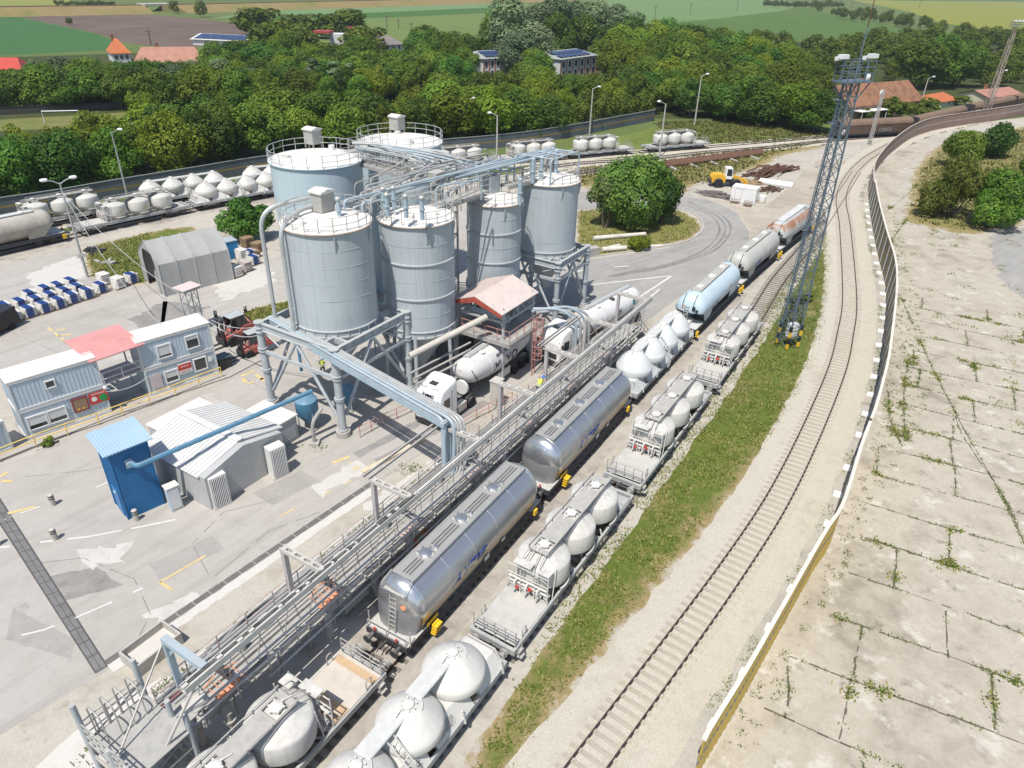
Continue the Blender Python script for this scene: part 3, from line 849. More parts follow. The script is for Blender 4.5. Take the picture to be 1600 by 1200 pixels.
def silo(label, s, n, R, zb, zt, bands=(), seams=(), paint_=None, ground=False, legs=0, rail_out=False, rib=2):
    paint_ = paint_ or M_silo
    t, q = yard_thing('silo', label, 'silo', s, n)
    sh = MB()
    k = 40
    prof = []
    zz = zb
    m = 14
    for i in range(m + 1):
        prof.append((R, zb + (zt - zb) * i / m))
    b = MB(); b.lathe(prof, n=64)
    # slight dents in the sheet metal
    vs = []
    for x, y, z in b.v:
        a = math.atan2(y, x)
        w = mnoise.noise(Vector((math.cos(a) * 1.6 + s, math.sin(a) * 1.6 + n, z * .7))) * .035 if not ground else 0
        vs.append((x * (1 + w / R), y * (1 + w / R), z))
    b.v = vs
    b.build('shell', paint_, t)
    r = MB(); r.lathe([(R + .1, zt), (R + .1, zt + .1), (R - .1, zt + .17), (R * .5, zt + .42), (.02, zt + .5)], n=64)
    r.build('roof', M_roofwhite, t)
    MB().tube(arc((0, 0), R + .1, 0, 2 * math.pi, zt + .04, 56)[:-1], .07, 6, True).build('rim', M_rim if not ground else paint_, t)
    for z in bands:
        bd = MB(); bd.lathe([(R + .01, -.07), (R + .11, -.05), (R + .11, .05), (R + .01, .07)], (0, 0, z), 56)
        bd.build('stiffening_ring', M_frame, t)
    if seams:
        sm = MB()
        for z in seams:
            for i in range(90):
                a = 2 * math.pi * i / 90
                sm.box(((R + .008) * math.cos(a), (R + .008) * math.sin(a), z), (.03, .11, .035), a)
        for a in (-1.9, -.6, .9, 2.4):
            for i in range(int((zt - zb) / .22)):
                sm.box(((R + .008) * math.cos(a), (R + .008) * math.sin(a), zb + .1 + i * .22), (.03, .035, .1), a)
        sm.build('rivet_seams', M_seam, t)
    else:
        sm = MB()
        for i in range(1, 6):
            z = zb + (zt - zb) * i / 6
            sm.tube(arc((0, 0), R + .004, 0, 2 * math.pi, z, 56)[:-1], .011, 4, True)
            a = i * 1.37
            sm.beam(((R + .01) * math.cos(a), (R + .01) * math.sin(a), z), ((R + .01) * math.cos(a), (R + .01) * math.sin(a), z + (zt - zb) / 6), .02)
        sm.build('weld_seams', M_seam if not ground else paint_, t)
    for a in ((-2.2, -1.2, .4) if rib else ()):
        f = MB(); ca, sa = math.cos(a), math.sin(a)
        f.prism([(R, zt - 1.25), (R + .05, zt - 1.25), (R + .24, zt - .1), (R, zt - .1)], -.03, .03, 'y')
        f.v = [(x * ca - y * sa, x * sa + y * ca, z) for x, y, z in f.v]
        f.build('lug', M_frame, t)
    rl = MB()
    RR = R + (.12 if rail_out else -.02)
    railing(rl, arc((0, 0), RR, 0, 2 * math.pi, zt + .12, 20)[:-1], 1.05, 1.2, .028, (.5,), True)
    rl.build('railing', M_railing if not ground else paint('pale_railing', (.52, .53, .52), .5, .2, .15, 2), t)
    if not ground:
        sk = MB(); sk.lathe([(R + .02, zb - .5), (R + .14, zb - .48), (R + .14, zb - .36), (R + .04, zb - .34), (R + .04, zb + .02), (R + .12, zb + .04), (R + .12, zb + .1), (R, zb + .12)], n=56)
        for i in range(24):
            a = 2 * math.pi * i / 24
            sk.box(((R + .09) * math.cos(a), (R + .09) * math.sin(a), zb - .16), (.13, .03, .36), a)
        sk.build('skirt', M_frame, t)
        hp = MB(); hp.lathe([(R - .05, zb - .3), (R * .62, zb - 1.9), (.35, max(1.2, zb - 4.2)), (.35, max(.9, zb - 4.6))], n=40)
        hp.build('hopper', paint_, t)
    for i in range(legs):
        a = 2 * math.pi * (i + .5) / legs
        lg = MB(); lg.cone(((R + .0) * math.cos(a), (R) * math.sin(a), zb - .2), ((R + .35) * math.cos(a), (R + .35) * math.sin(a), 0), .17, n=10)
        lg.cone(((R + .35) * math.cos(a), (R + .35) * math.sin(a), 0), ((R + .35) * math.cos(a), (R + .35) * math.sin(a), .35), .32, n=10)
        lg.build('leg', M_frame, t)
    return t, q

def filter_box(t, c, sz, cap=True, mat=None):
    b = MB(); x, y, z = sz
    b.box((c[0], c[1], c[2] + z / 2 + .12), sz)
    for sx in (-1, 1):
        for sy in (-1, 1): b.box((c[0] + sx * (x / 2 - .06), c[1] + sy * (y / 2 - .06), c[2]), (.1, .1, .5))
    o = b.build('filter_housing', mat or M_box, t)
    if cap:
        k = MB(); k.prism([(-x / 2 - .1, 0), (x / 2 + .1, 0), (x / 2 + .1, .12), (0, .3), (-x / 2 - .1, .12)], -y / 2 - .1, y / 2 + .1, 'y')
        k.v = [(v[0] + c[0], v[1] + c[1], v[2] + c[2] + z + .12) for v in k.v]
        k.build('cap', M_roofwhite, o)
    return o

ST1, q1 = silo('nearest blue grey silo, smooth sided, standing in a square steel frame', 35.5, -38.0, 3.2, 7.65, 15.1)
ST2, q2 = silo('ringed grey silo on legs just right of the nearest framed silo', 42.3, -35.2, 2.95, 5.5, 14.3, (8.4, 11.3), (6.9, 9.9, 12.8), legs=6)
ST3, q3 = silo('ringed grey silo half hidden behind the red edged canopy', 53.0, -34.9, 2.5, 5.5, 13.3, (8.1, 10.8), (6.8, 9.5, 12.1), legs=6)
ST4, q4 = silo('smooth grey silo in a steel frame farthest right, beside the bend of the road', 60.5, -33.5, 2.93, 7.3, 13.85)
SB1, qb1 = silo('wide pale blue storage silo at back left with CEM lettering on its side', 47.6, -51.4, 4.2, 0, 15.5, paint_=M_bigsilo, ground=True, rail_out=True, rib=0)
SB2, qb2 = silo('wide pale blue storage silo at the back, behind the pipe gangway', 58.4, -50.3, 4.27, 0, 15.5, paint_=M_bigsilo, ground=True, rail_out=True, rib=0)
def onroof(q0, s, n, px, py, z):
    s_, n_ = to_yard(at(px, py, z)); return (s_ - s, n - n_, z)
filter_box(ST1, onroof(q1, 35.5, -38.0, 506, 331, 15.5), (1.3, 1.1, 1.35))
filter_box(SB1, onroof(qb1, 47.6, -51.4, 490, 226, 15.9), (1.2, 1.2, 1.3))
filter_box(SB2, onroof(qb2, 58.4, -50.3, 621, 204, 15.9), (1.2, 1.2, 1.3))
filter_box(ST4, onroof(q4, 60.5, -33.5, 857, 270, 14.1), (1.0, 1.4, 1.5), False)
filter_box(ST3, onroof(q3, 53.0, -34.9, 765, 303, 13.6), (1.5, 1.3, 1.6), False, M_frame)
def small_items(t, R, z, items):
    for a, r, h, w in items:
        MB().cone((R * math.cos(a), R * math.sin(a), z), (R * math.cos(a), R * math.sin(a), z + h), r, n=14).build('roof_vent', M_roofwhite, t)
small_items(ST1, 2.1, 15.25, ((2.3, .28, .5, 0), (3.1, .2, .35, 0), (-.6, .22, .4, 0)))
small_items(ST2, 1.6, 14.5, ((3.6, .25, .45, 0), (-1.2, .3, .25, 0)))
small_items(SB1, 2.7, 15.7, ((2.6, .4, .45, 0), (.2, .3, .6, 0)))
small_items(SB2, 2.5, 15.7, ((-2.0, .3, .5, 0), (.8, .35, .4, 0)))
# lettering wrapped on the big silo
def on_silo(R, a0, z0):
    return lambda u, v, w: ((R + .02 + w) * math.cos(a0 + u / R), (R + .02 + w) * math.sin(a0 + u / R), z0 + v)
_c = at(434, 304, 11.2); _s, _n = to_yard(_c)
lettering('CEM', 1.35, M_textdark, on_silo(4.2, math.atan2(-51.4 - _n, _s - 47.6) + .02, 11.0), parent=SB1)
MB().tube([(lambda a: (4.215 * math.cos(a), 4.215 * math.sin(a), 10.6))(math.atan2(-51.4 - _n, _s - 47.6) - .3 + i * .06) for i in range(11)], .035, 5).build('lettering_underline', M_textdark, SB1)

# steel frames carrying the two framed silos
def silo_frame(label, s0, s1, n0, n1, H, low, col_r, group):
    t, q = yard_thing('steel_tower', label, 'steel frame', (s0 + s1) / 2, (n0 + n1) / 2, group)
    C = [(s0, n1), (s1, n1), (s1, n0), (s0, n0)]
    for s, n in C:
        c = MB(); c.cone(q(s, n, .5), q(s, n, H + .35), col_r, n=16)
        for z in (.55, H * .45, H * .47, low, low + .25, H - .5, H - .15, H + .3): c.cone(q(s, n, z), q(s, n, z + .08), col_r + .1, n=16)
        o = c.build('column', M_frame, t)
        MB().cone(q(s, n, 0), q(s, n, .5), col_r + .25, n=14).build('footing', M_concrete, o)
    for (a, b) in zip(C, C[1:] + C[:1]):
        bm = MB(); p, r = q(*a, H), q(*b, H)
        for z, w, h in ((.3, .3, .05), (0, .06, .56), (-.3, .3, .05)): bm.beam(p + Vector((0, 0, z)), r + Vector((0, 0, z)), w, h)
        for i in range(1, 8): bm.beam(p.lerp(r, i / 8) - Vector((0, 0, .28)), p.lerp(r, i / 8) + Vector((0, 0, .28)), .24, .03)
        bm.build('main_beam', M_frame, t)
        bm = MB(); bm.beam(q(*a, low), q(*b, low), .22, .26); bm.build('tie_beam', M_frame, t)
        mid = q(*a, H - .3).lerp(q(*b, H - .3), .5)
        for e in (a, b):
            bm = MB(); bm.cone(mid, q(*e, .7 if low < 3 else .9).lerp(mid, .12), .13, n=10); bm.build('brace', M_frame, t)
            bm = MB(); bm.cone(mid.lerp(q(*e, H - .3), .95), mid.lerp(q(*e, low), .5), .06, n=8); bm.build('strut', M_frame, t)
    g = MB(); cs, cn = (s0 + s1) / 2, (n0 + n1) / 2
    for k in (-.3, .3):
        g.beam(q(s0, cn + k * (n1 - n0), H), q(s1, cn + k * (n1 - n0), H), .22, .45)
        g.beam(q(cs + k * (s1 - s0), n0, H), q(cs + k * (s1 - s0), n1, H), .22, .44)
    g.build('floor_beams', M_frame, t)
    return t, q
silo_frame('square steel frame of four thick columns under the nearest silo', 31.4, 39.4, -42.2, -34.3, 7.15, 5.0, .3, 'frames under the silos')
silo_frame('square steel frame with slanting legs under the silo beside the road bend', 57.2, 63.4, -36.8, -30.2, 6.7, 5.2, .26, 'frames under the silos')

# roof level gangways
def walkway(label, pts, w, z, lab_rail=True, mat=None):
    P = [Vector((p.x, p.y, 0)) for p in pts]
    t = thing('gangway', label, 'gangway', (P[0].x, P[0].y, z))
    d = MB(); rl = MB()
    for a, b in zip(P, P[1:]):
        d.beam(a - P[0], b - P[0], w, .1)
        u = (b - a).normalized(); r = Vector((u.y, -u.x, 0)) * w / 2
        for s in (-1, 1):
            d.beam(a - P[0] + r * s - Vector((0, 0, .12)), b - P[0] + r * s - Vector((0, 0, .12)), .08, .3)
            railing(rl, [a - P[0] + r * s + Vector((0, 0, .05)), b - P[0] + r * s + Vector((0, 0, .05))], 1.05, 1.1, .025)
    d.build('deck', mat or M_grating, t); rl.build('railing', M_railing, t)
    return t
walkway('broad gangway with many pipe brackets leading to the two wide silos', [YP(51.2, -48.6), YP(50.0, -41.5)], 2.6, 15.2)
walkway('narrow gangway between the roofs of the two wide silos', [YP(50.5, -50.5), YP(55.5, -49.9)], 1.2, 15.75)
walkway('roof gangway linking the two ringed silos', [YP(44.2, -35.4), YP(51.4, -35.0)], 1.3, 14.5)
walkway('roof gangway between the far ringed silo and the farthest framed silo', [YP(54.6, -34.9), YP(58.6, -34.0)], 1.1, 14.25)
walkway('pipe gangway behind the ringed silos at roof height', [YP(44, -41.3), YP(57, -40.2)], 1.9, 14.9)
# stanchions with inverted-U brackets on the broad gangway
for i in range(7):
    s, n = 51.0 - i * .15, -48 + i * .95
    t, q = yard_thing('pipe_bracket', 'row of hoop shaped pipe brackets along the broad roof gangway', 'bracket', s, n, 'hoop brackets on the gangway', 15.25)
    m = MB()
    for o in (-.7, .2):
        m.tube(bend([q(s + o, n, 15.25), q(s + o, n, 16.5), q(s + o + .5, n, 16.5), q(s + o + .5, n, 15.25)], .2), .05, 6)
    m.build('hoops', M_dusty, t)
# elevator legs and the dark service tower between the ringed silos
t, q = yard_thing('bucket_elevator', 'dark grey elevator tower with pipes in the gap between the ringed silos', 'elevator', 47.6, -37.2)
m = MB(); m.beam(q(47.6, -37.2, 0), q(47.6, -37.2, 15.6), .9, .7); m.build('leg_casing', M_dusty, t)
m = MB(); m.box(q(47.6, -37.2, 16.0), (1.3, 1.0, 1.0)); m.build('head', M_box, t)
m = MB()
for k, (ds, dn) in enumerate(((-.9, .5), (-.5, 1.0), (.8, .6), (1.3, .2))): m.cone(q(47.6 + ds, -37.2 + dn, .2), q(47.6 + ds, -37.2 + dn, 14.6), .09 + .04 * (k % 2), n=8)
m.build('riser_pipes', M_paleblue, t)
m = MB()
for z in range(1, 15, 2):
    m.beam(q(46.4, -36.2, z), q(49.1, -36.2, z), .1, .12); m.beam(q(46.4, -36.2, z), q(49.1, -36.2, z + 2), .06)
for s in (46.4, 49.1): m.beam(q(s, -36.2, 0), q(s, -36.2, 15), .14)
m.build('lattice', M_dusty, t)

# pipe runs at roof height
def pipe(label, pts, r, mat, n=8, group=None, rad=.9, name='pipe'):
    P = bend(pts, rad, 6)
    b = P[0].copy()
    lo = min(p.z for p in P)
    o = MB().tube([p - b for p in P], r, n).build(name, mat, None)
    o.location = b
    return tag(o, label, 'pipe', group)
for i in range(6):
    n0 = -38.6 + i * .42; z0 = 15.75 + (i % 3) * .28
    a = YP(36.2 + i * .5, n0, 15.3); e = YP((44.5, 52.5, 58.5, 60, 57, 52)[i], (-36.2, -35.8, -34.4, -34.8, -36.2, -40)[i], 13.9)
    pipe('grey blowing pipe in the bundle that runs along the silo roofs', [a, Vector((a.x, a.y, z0)), Vector((e.x, e.y, z0 + .1)), e], .085 if i % 2 else .1, (M_pipe, M_paleblue)[i in (2, 4)], group='blowing pipes along the silo roofs')
for i in range(4):
    a = YP(50.0 + i * .5, -48.5 + i * .3, 16.4 + i * .12); b = YP(51.3 + i * .3, -42.0, 16.4 + i * .12); c = YP(52.5 + i * 1.2, -38.5 + i * .3, 15.4); d = YP(53 + i * 2.0, -35.5, 15.2 - .1 * i)
    pipe('pale bent pipe sweeping from the broad gangway down to the ringed silos', [a, b, c, d], .12, M_pipe if i % 2 else M_paleblue, group='bent pipes off the broad gangway', rad=1.6)
for i, (s, n, zt) in enumerate(((51.6, -46, 16.9), (53.0, -43, 16.6), (54.6, -41.5, 16.4))):
    pipe('thick curved pipe dropping over the gangway between wide and ringed silos', [YP(s - 1.5, n - 3, zt), YP(s, n, zt), YP(s + 1.2, n + 1.6, zt - 1.8), YP(s + 1.4, n + 2, 13.5)], .15, M_pipe, group='curved pipes over the back gangway', rad=1.5)
for px, py in ((531, 345), (600, 328), (616, 326), (635, 340), (660, 343), (606, 338)):
    t = thing('riser', 'stubby pale blue inlet pipe standing on a silo roof', 'pipe', at(px, py, 15.2), 0, 'inlet pipes on the silo roofs')
    m = MB(); m.cone((0, 0, 0), (0, 0, 1.5), .16, n=12); m.cone((0, 0, .7), (0, 0, .8), .22, n=12); m.build('stem', M_paleblue, t)
    m = MB(); m.lathe([(.2, 0), (.22, .15), (.12, .26), (.02, .28)], (0, 0, 1.5), 12); m.build('cap', M_pipe, t)
for px, py, z in ((868, 272, 14.2), (832, 286, 14.1), (845, 283, 14.1), (812, 320, 13.6)):
    t = thing('riser', 'tall sky blue inlet pipe on the roof of the far silos', 'pipe', at(px, py, z), 0, 'tall inlet pipes on the far silos')
    m = MB(); m.cone((0, 0, 0), (0, 0, 2.1), .18, n=12); m.cone((0, 0, 1.0), (0, 0, 1.1), .25, n=12); m.build('stem', M_paleblue, t)
    m = MB(); m.lathe([(.2, 0), (.2, .15), (.1, .24), (.02, .25)], (0, 0, 2.1), 12); m.build('cap', M_paleblue, t)
rp = random.Random(17)
for k in range(22):
    s0, n0 = rp.uniform(40, 50), rp.uniform(-42, -34.5); s1, n1 = s0 + rp.uniform(4, 12), n0 + rp.uniform(-2, 2); z = rp.uniform(15.2, 16.6)
    pipe('thin pipe in the tangle over the roofs of the ringed silos', [YP(s0, n0, z - 1.6), YP(s0, n0, z), YP(s1, n1, z + rp.uniform(-.2, .2)), YP(s1, n1, z - rp.uniform(1, 2.2))], rp.uniform(.045, .08), (M_pipe, M_railing, M_paleblue, M_dusty)[k % 4], 6, 'thin pipes over the ringed silos', .5)
for k in range(9):
    s0 = 50.2 + rp.uniform(-.5, 1.0); n0 = rp.uniform(-48, -41)
    pipe('thin pipe running lengthwise on the broad back gangway', [YP(s0, -48.5, 16 + .1 * k), YP(s0 - .3, -42, 16 + .1 * k), YP(s0 + rp.uniform(-3, 4), -40 + rp.uniform(0, 2), 15.4)], .06, (M_pipe, M_railing)[k % 2], 6, 'thin pipes on the broad gangway', .6)
# pale blue pipe gantry on the farthest silo
t, q = yard_thing('pipe_gantry', 'pale blue goal shaped pipe frame above the farthest silo roof', 'pipe frame', 60.5, -33.5, None, 13.9)
m = MB()
Z = 16.3
m.tube(bend([q(57.4, -35.6, 13.9), q(57.4, -35.6, Z), q(62.9, -34.4, Z), q(62.9, -34.4, 14.0)], .3), .08, 7)
m.tube(bend([q(58.0, -32.0, 13.9), q(58.0, -32.0, Z), q(63.2, -31.8, Z), q(63.2, -31.8, 14.0)], .3), .08, 7)
for s in (58.4, 60.5, 62.4): m.tube([q(s, -35.3, Z), q(s, -31.9, Z)], .07, 7)
m.build('frame', M_paleblue, t)
m = MB()
for k in range(3): m.tube([q(48.5, -37 + k * .5, Z - .3), q(62, -34.5 + k * .6, Z - .1)], .12, 8)
m.build('run_pipes', M_paleblue, t)
# the two big risers at the left of the nearest silo
B = at(431, 500, 7.2)
pipe('left of two thick blue grey riser pipes bending over the nearest silo roof', [B, Vector((B.x, B.y, 15.9)), at(482, 309, 16.2)], .17, M_pipe, rad=1.6)
B = YP(31.95, -38.9, 7.0)
pipe('right of two thick blue grey riser pipes bending over the nearest silo roof', [B, Vector((B.x, B.y, 15.6)), at(478, 322, 16.0), at(531, 316, 16.0), at(531, 337, 15.2)], .17, M_pipe, rad=1.4)

# long pale blue pipe bridge from the silo frame to the loading gantry
t, q = yard_thing('pipe_bridge', 'long pale blue pipe bridge spanning from the nearest silo to the loading gantry', 'pipe bridge', 29.2, -22.7)
E0, E1 = (32.7, -42.4, 7.35), (29.2, -22.6, 7.1)
def along(f, dz=0, ds=0): return q(E0[0] + (E1[0] - E0[0]) * f + ds, E0[1] + (E1[1] - E0[1]) * f, E0[2] + (E1[2] - E0[2]) * f + dz)
m = MB(); m.beam(along(0, -.35, -.25), along(1, -.35, -.25), .26, .5); m.build('girder', M_paleblue, t)
m = MB(); m.beam(along(0, -.3, .35), along(1, -.3, .35), .12, .3)
for i in range(22): m.beam(along(i / 21, -.12, -.4), along(i / 21, -.12, .5), .08, .08)
m.build('cross_bars', M_frame, t)
for k, (ds, mt, r) in enumerate(((-.3, M_paleblue, .1), (-.08, M_paleblue, .11), (.14, M_pipe, .08), (.34, M_pipe, .1), (.52, M_pipe, .07))):
    m = MB(); drop = along(1, 0, ds) + Vector((0, -.55 - .12 * k, 0)) * (1 if k else .2)
    e = drop + Vector((0, .15, -4.2))
    m.tube(bend([along(0, .05, ds), drop + Vector((0, 0, .05)), e, e + Vector((-3 - k * .3, .25, -.9))], .8), r, 8)
    m.build('pipe', mt, t)
m = MB()
for ds in (-.3, .3): m.beam(along(1, -.4, ds), along(1, 0, ds) - Vector((0, 0, 7.1)), .3, .22)
m.beam(along(1, -.3, -.5), along(1, -.3, .6), .3, .3)
m.build('end_post', M_paleblue, t)
B = at(464, 530, 7.0)
pipe('thin blue drop pipe hanging from the pipe bridge to the long blue tube', [B, Vector((B.x, B.y, 4.3))], .12, M_bluepipe)
A_ = at(213, 729, 4.1)
pipe('long blue tube running from the blue kiosk over the hut to the silo frame', [at(204, 722, 4.1), A_, at(487, 611, 4.3)], .17, M_bluepipe, rad=.4)
pipe('beige screw conveyor tube slanting up to the canopy', [at(640, 556, 4.6), at(760, 495, 6.3)], .26, paint('beige_conveyor', (.52, .49, .43), .6, 0, .15, 1, dust=.5), 12)
for k in range(3):
    pipe('slender grey feed pipe under the ringed silos', [at(640 + 6 * k, 584 + 8 * k, 3.5), at(735, 535 + 11 * k, 3.5)], .09, M_dusty, group='feed pipes under the ringed silos')
# blue vessels below the nearest silo
for px, py, r, h in ((484, 668, .85, 2.9), (545, 640, .6, 2.4)):
    t = thing('dust_vessel', 'blue conical pressure vessel standing below the nearest silo, ' + ('the larger one beside the hut' if r > .7 else 'the smaller one deeper in the shade'), 'vessel', at(px, py), .3)
    m = MB(); m.lathe([(.2, .5), (r, 1.4), (r, h - .3), (r * .5, h), (.1, h + .05)], n=24); m.build('tank', M_bluepipe, t)
    for i in range(4):
        a = i * 1.571 + .4; m = MB(); m.beam((r * .9 * math.cos(a), r * .9 * math.sin(a), 0), (r * .95 * math.cos(a), r * .95 * math.sin(a), 1.7), .09); m.build('leg', M_frame, t)
t = thing('hopper', 'bright blue filter hopper glimpsed between the first two silos', 'hopper', at(607, 560, 0), TH)
m = MB(); m.prism([(-.8, 3.0), (.8, 3.0), (1.0, 5.0), (-1.0, 5.0)], -1.0, 1.0, 'y'); m.build('body', paint('bright_blue', (.03, .30, .55), .5), t)
for x in (-.8, .8):
    for y in (-.8, .8): MB().beam((x, y, 0), (x, y, 3.1), .1).build('leg', M_frame, t)
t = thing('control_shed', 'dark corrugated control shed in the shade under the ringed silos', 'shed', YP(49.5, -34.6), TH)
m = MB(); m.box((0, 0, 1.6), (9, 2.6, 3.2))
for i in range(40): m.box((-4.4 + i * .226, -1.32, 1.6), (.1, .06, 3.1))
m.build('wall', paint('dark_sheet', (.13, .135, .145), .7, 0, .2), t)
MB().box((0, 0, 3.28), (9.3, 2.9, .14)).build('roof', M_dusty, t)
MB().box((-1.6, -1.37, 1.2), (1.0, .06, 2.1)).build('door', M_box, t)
m = MB()
for zz, nn in ((2.2, 0), (3.0, 0)): pass
# guard rails and small railings by the weigh lane
def guard(label, pts, h=1.0, mat=None, group=None, step=1.5):
    P = [at(*p) for p in pts]
    t = thing('railing', label, 'railing', P[0], 0, group)
    railing(MB(), [p - P[0] for p in P], h, step, .03).build('bars', mat or M_redrail, t)
    return t
guard('rust red guard rail beside the weigh lane under the pipe bridge', [(563, 684), (598, 665), (642, 645), (660, 632)])
guard('rust red guard rail along the lane next to the white cabinet', [(722, 668), (745, 655), (800, 628)])

# ------------------------------------------------------------------ canopy over the truck loading point
M_sheetpink = paint('faded_pink_roof_sheet', (.62, .53, .50), .7, 0, .12, .8, streak=.1, dust=.3)
t, q = yard_thing('loading_canopy', 'truck loading tower with pale pitched roof and red gable edge', 'canopy', 47.2, -30.9)
S0, S1, NL, NR, ZE, ZR = 44.2, 50.1, -33.7, -28.2, 6.95, 7.95
NM = (NL + NR) / 2
rf = MB()
for na, nb, sg in ((NL, NM, -1), (NR, NM, 1)):
    rf.add([q(S0, na, ZE), q(S1, na, ZE), q(S1, nb, ZR), q(S0, nb, ZR), q(S0, na, ZE - .06), q(S1, na, ZE - .06), q(S1, nb, ZR - .06), q(S0, nb, ZR - .06)],
           [(0, 1, 2, 3), (7, 6, 5, 4), (0, 4, 5, 1), (3, 2, 6, 7), (0, 3, 7, 4), (1, 5, 6, 2)])
    for i in range(24):
        s = S0 + .12 + i * (S1 - S0 - .2) / 23.5
        rf.beam(q(s, na, ZE + .02), q(s, nb, ZR + .02), .07, .05)
rf.build('roof', M_sheetpink, t)
g = MB()
for s, k in ((S0 + .05, 1), (S1 - .05, 1)):
    g.prism([(q(0, NL + .1, 0).y, ZE - .35), (q(0, NL + .1, 0).y, ZE - .08), (q(0, NM, 0).y, ZR - .08), (q(0, NR - .1, 0).y, ZE - .08), (q(0, NR - .1, 0).y, ZE - .35), (q(0, NM, 0).y, ZR - .6)], q(s, 0).x - .03, q(s, 0).x + .03, 'x')
    for i in range(20):
        n = NL + .3 + i * (NR - NL - .6) / 19; f = 1 - abs(n - NM) / (NR - NM)
        g.box(q(s - .045, n, (ZE + (ZR - ZE) * f) - .27), (.04, .06, .3 + .1 * f))
g.build('gable', paint('red_gable_sheet', (.42, .09, .06), .6, 0, .2, dust=.2), t)
for s in (44.9, 49.6):
    for n in (-33.3, -28.5): MB().beam(q(s, n, 0), q(s, n, ZE - .1), .2).build('post', M_frame, t)
tr_ = MB()
for n in (-33.3, -28.5):
    tr_.beam(q(44.6, n, 5.9), q(50, n, 5.9), .14, .2)
    for i in range(4): tr_.beam(q(44.9 + i * 1.2, n, 5.9 if i % 2 else ZE), q(46.1 + i * 1.2, n, ZE if i % 2 else 5.9), .07)
for s in (44.9, 49.6):
    tr_.beam(q(s, -33.3, 5.9), q(s, -28.5, 5.9), .14, .2)
    for i in range(4): tr_.beam(q(s, -33.3 + i * 1.2, 5.9 if i % 2 else ZE), q(s, -32.1 + i * 1.2, ZE + .3 if i % 2 else 5.9), .07)
tr_.build('truss', M_frame, t)
dk = MB(); dk.box(q(47.3, -30.6, 4.3), (6.0, 6.2, .16)); dk.beam(q(44.4, -27.5, 4.2), q(50.2, -27.5, 4.2), .12, .36); dk.beam(q(44.35, -33.6, 4.2), q(44.35, -27.5, 4.2), .12, .36); dk.build('deck', M_grating, t)
railing(MB(), [q(50.2, -27.55, 4.4), q(44.35, -27.55, 4.4), q(44.35, -33.6, 4.4)], 1.1, 1.2, .03).build('railing', M_redrail, t)
m = MB(); m.box(q(47.8, -31.2, 5.2), (3.0, 2.6, 1.5)); m.box(q(46.2, -29.4, 5.0), (.8, .8, 1.1)); m.build('machinery', paint('dark_machinery', (.19, .205, .215), .6, .2, .2, dust=.6), t)
m = MB(); m.cone(q(47.2, -30.4, 4.2), q(47.2, -30.4, 3.0), .35, .25, 14); m.build('loading_spout', M_dusty, t)
m = MB(); m.box(q(45.6, -30.6, 6.0), (.1, 4.6, .5)); m.build('cable_tray', M_paleblue, t)
# caged ladder beside the canopy
t, q = yard_thing('caged_ladder', 'rust red hooped cage ladder up to the canopy deck', 'ladder', 47.9, -26.9)
m = MB()
for o in (-.25, .25): m.beam(q(47.9 + o, -27.2, 0), q(47.9 + o, -27.2, 5.6), .06)
for i in range(18): m.beam(q(47.65, -27.2, .3 + i * .3), q(48.15, -27.2, .3 + i * .3), .035)
m.build('ladder', M_redrail, t)
m = MB()
for i in range(7): m.tube([q(47.9 + .45 * math.cos(a), -26.85 + .42 * math.sin(a), 1.8 + i * .62) for a in [k * .45 for k in range(14)]], .03, 5, True)
for a in (0, .8, 1.57, 2.35, 3.14): m.beam(q(47.9 + .45 * math.cos(a), -26.85 + .42 * math.sin(a), 1.8), q(47.9 + .45 * math.cos(a), -26.85 + .42 * math.sin(a), 5.6), .04, .02)
m.build('cage', M_redrail, t)
for k in range(4):
    pipe('pale pipe arching from the canopy down to the loading gantry', [YP(49.2, -28.6 + k * .25, 5.6 - .2 * (k % 2)), YP(50.6 + k * .5, -26.2 + k * .2, 5.7 - .2 * (k % 2)), YP(51.3 + k * .55, -24.9 + k * .15, 4.6), YP(51.3 + k * .55, -24.8 + k * .15, .8)], .13, (M_paleblue, M_pipe)[k % 2], group='pipes arching off the canopy', rad=1.3)
t, q = yard_thing('control_cabinet', 'tall cream control cabinet beside the truck lane', 'cabinet', 41.7, -27.0)
m = MB(); m.box((0, 0, 1.25), (.9, .75, 2.3)); m.build('body', paint('cream_cabinet', (.56, .53, .46), .6, 0, .12, 1.5, dust=.4), t)
MB().box((-.46, 0, 1.3), (.03, .6, 2.0)).build('door', M_beam, t)
MB().box((0, 0, 2.44), (1.0, .86, .08)).build('roof', M_beam, t); MB().box((0, 0, .06), (1.1, .95, .12)).build('plinth', M_concrete, t)

# ------------------------------------------------------------------ loading gantry along the track
t, q = yard_thing('loading_gantry', 'long dusty loading gantry with walkway and overhead beam beside the silver wagons', 'gantry', 32.0, -21.8)
GS0, GS1, ZD = 8.6, 56.5, 3.05
NLt, NRt = -23.05, -20.55
dk = MB(); dk.box(q((GS0 + GS1) / 2, (NLt + NRt) / 2 - .25, ZD), (GS1 - GS0, NRt - NLt - .7, .06))
dk.build('walkway_grating', M_grating, t)
e = MB()
for n, w, h in ((NLt, .14, .3), (NRt - .3, .12, .3), (-21.7, .16, .3)): e.beam(q(GS0, n, ZD - .12), q(GS1, n, ZD - .12), w, h)
for i in range(24):
    s = GS0 + .6 + i * 2.03
    e.beam(q(s, NLt, ZD - .14), q(s, NRt - .1, ZD - .14), .1, .2)
e.build('walkway_beams', M_dusty, t)
rl = MB(); railing(rl, [q(GS0, NLt + .02, ZD + .03), q(GS1, NLt + .02, ZD + .03)], 1.1, 1.65, .028, (.45,)); rl.build('left_railing', paint('pinkish_dusty_rail', (.47, .36, .33), .7, 0, .25, 1.5, dust=.4), t)
rl = MB()
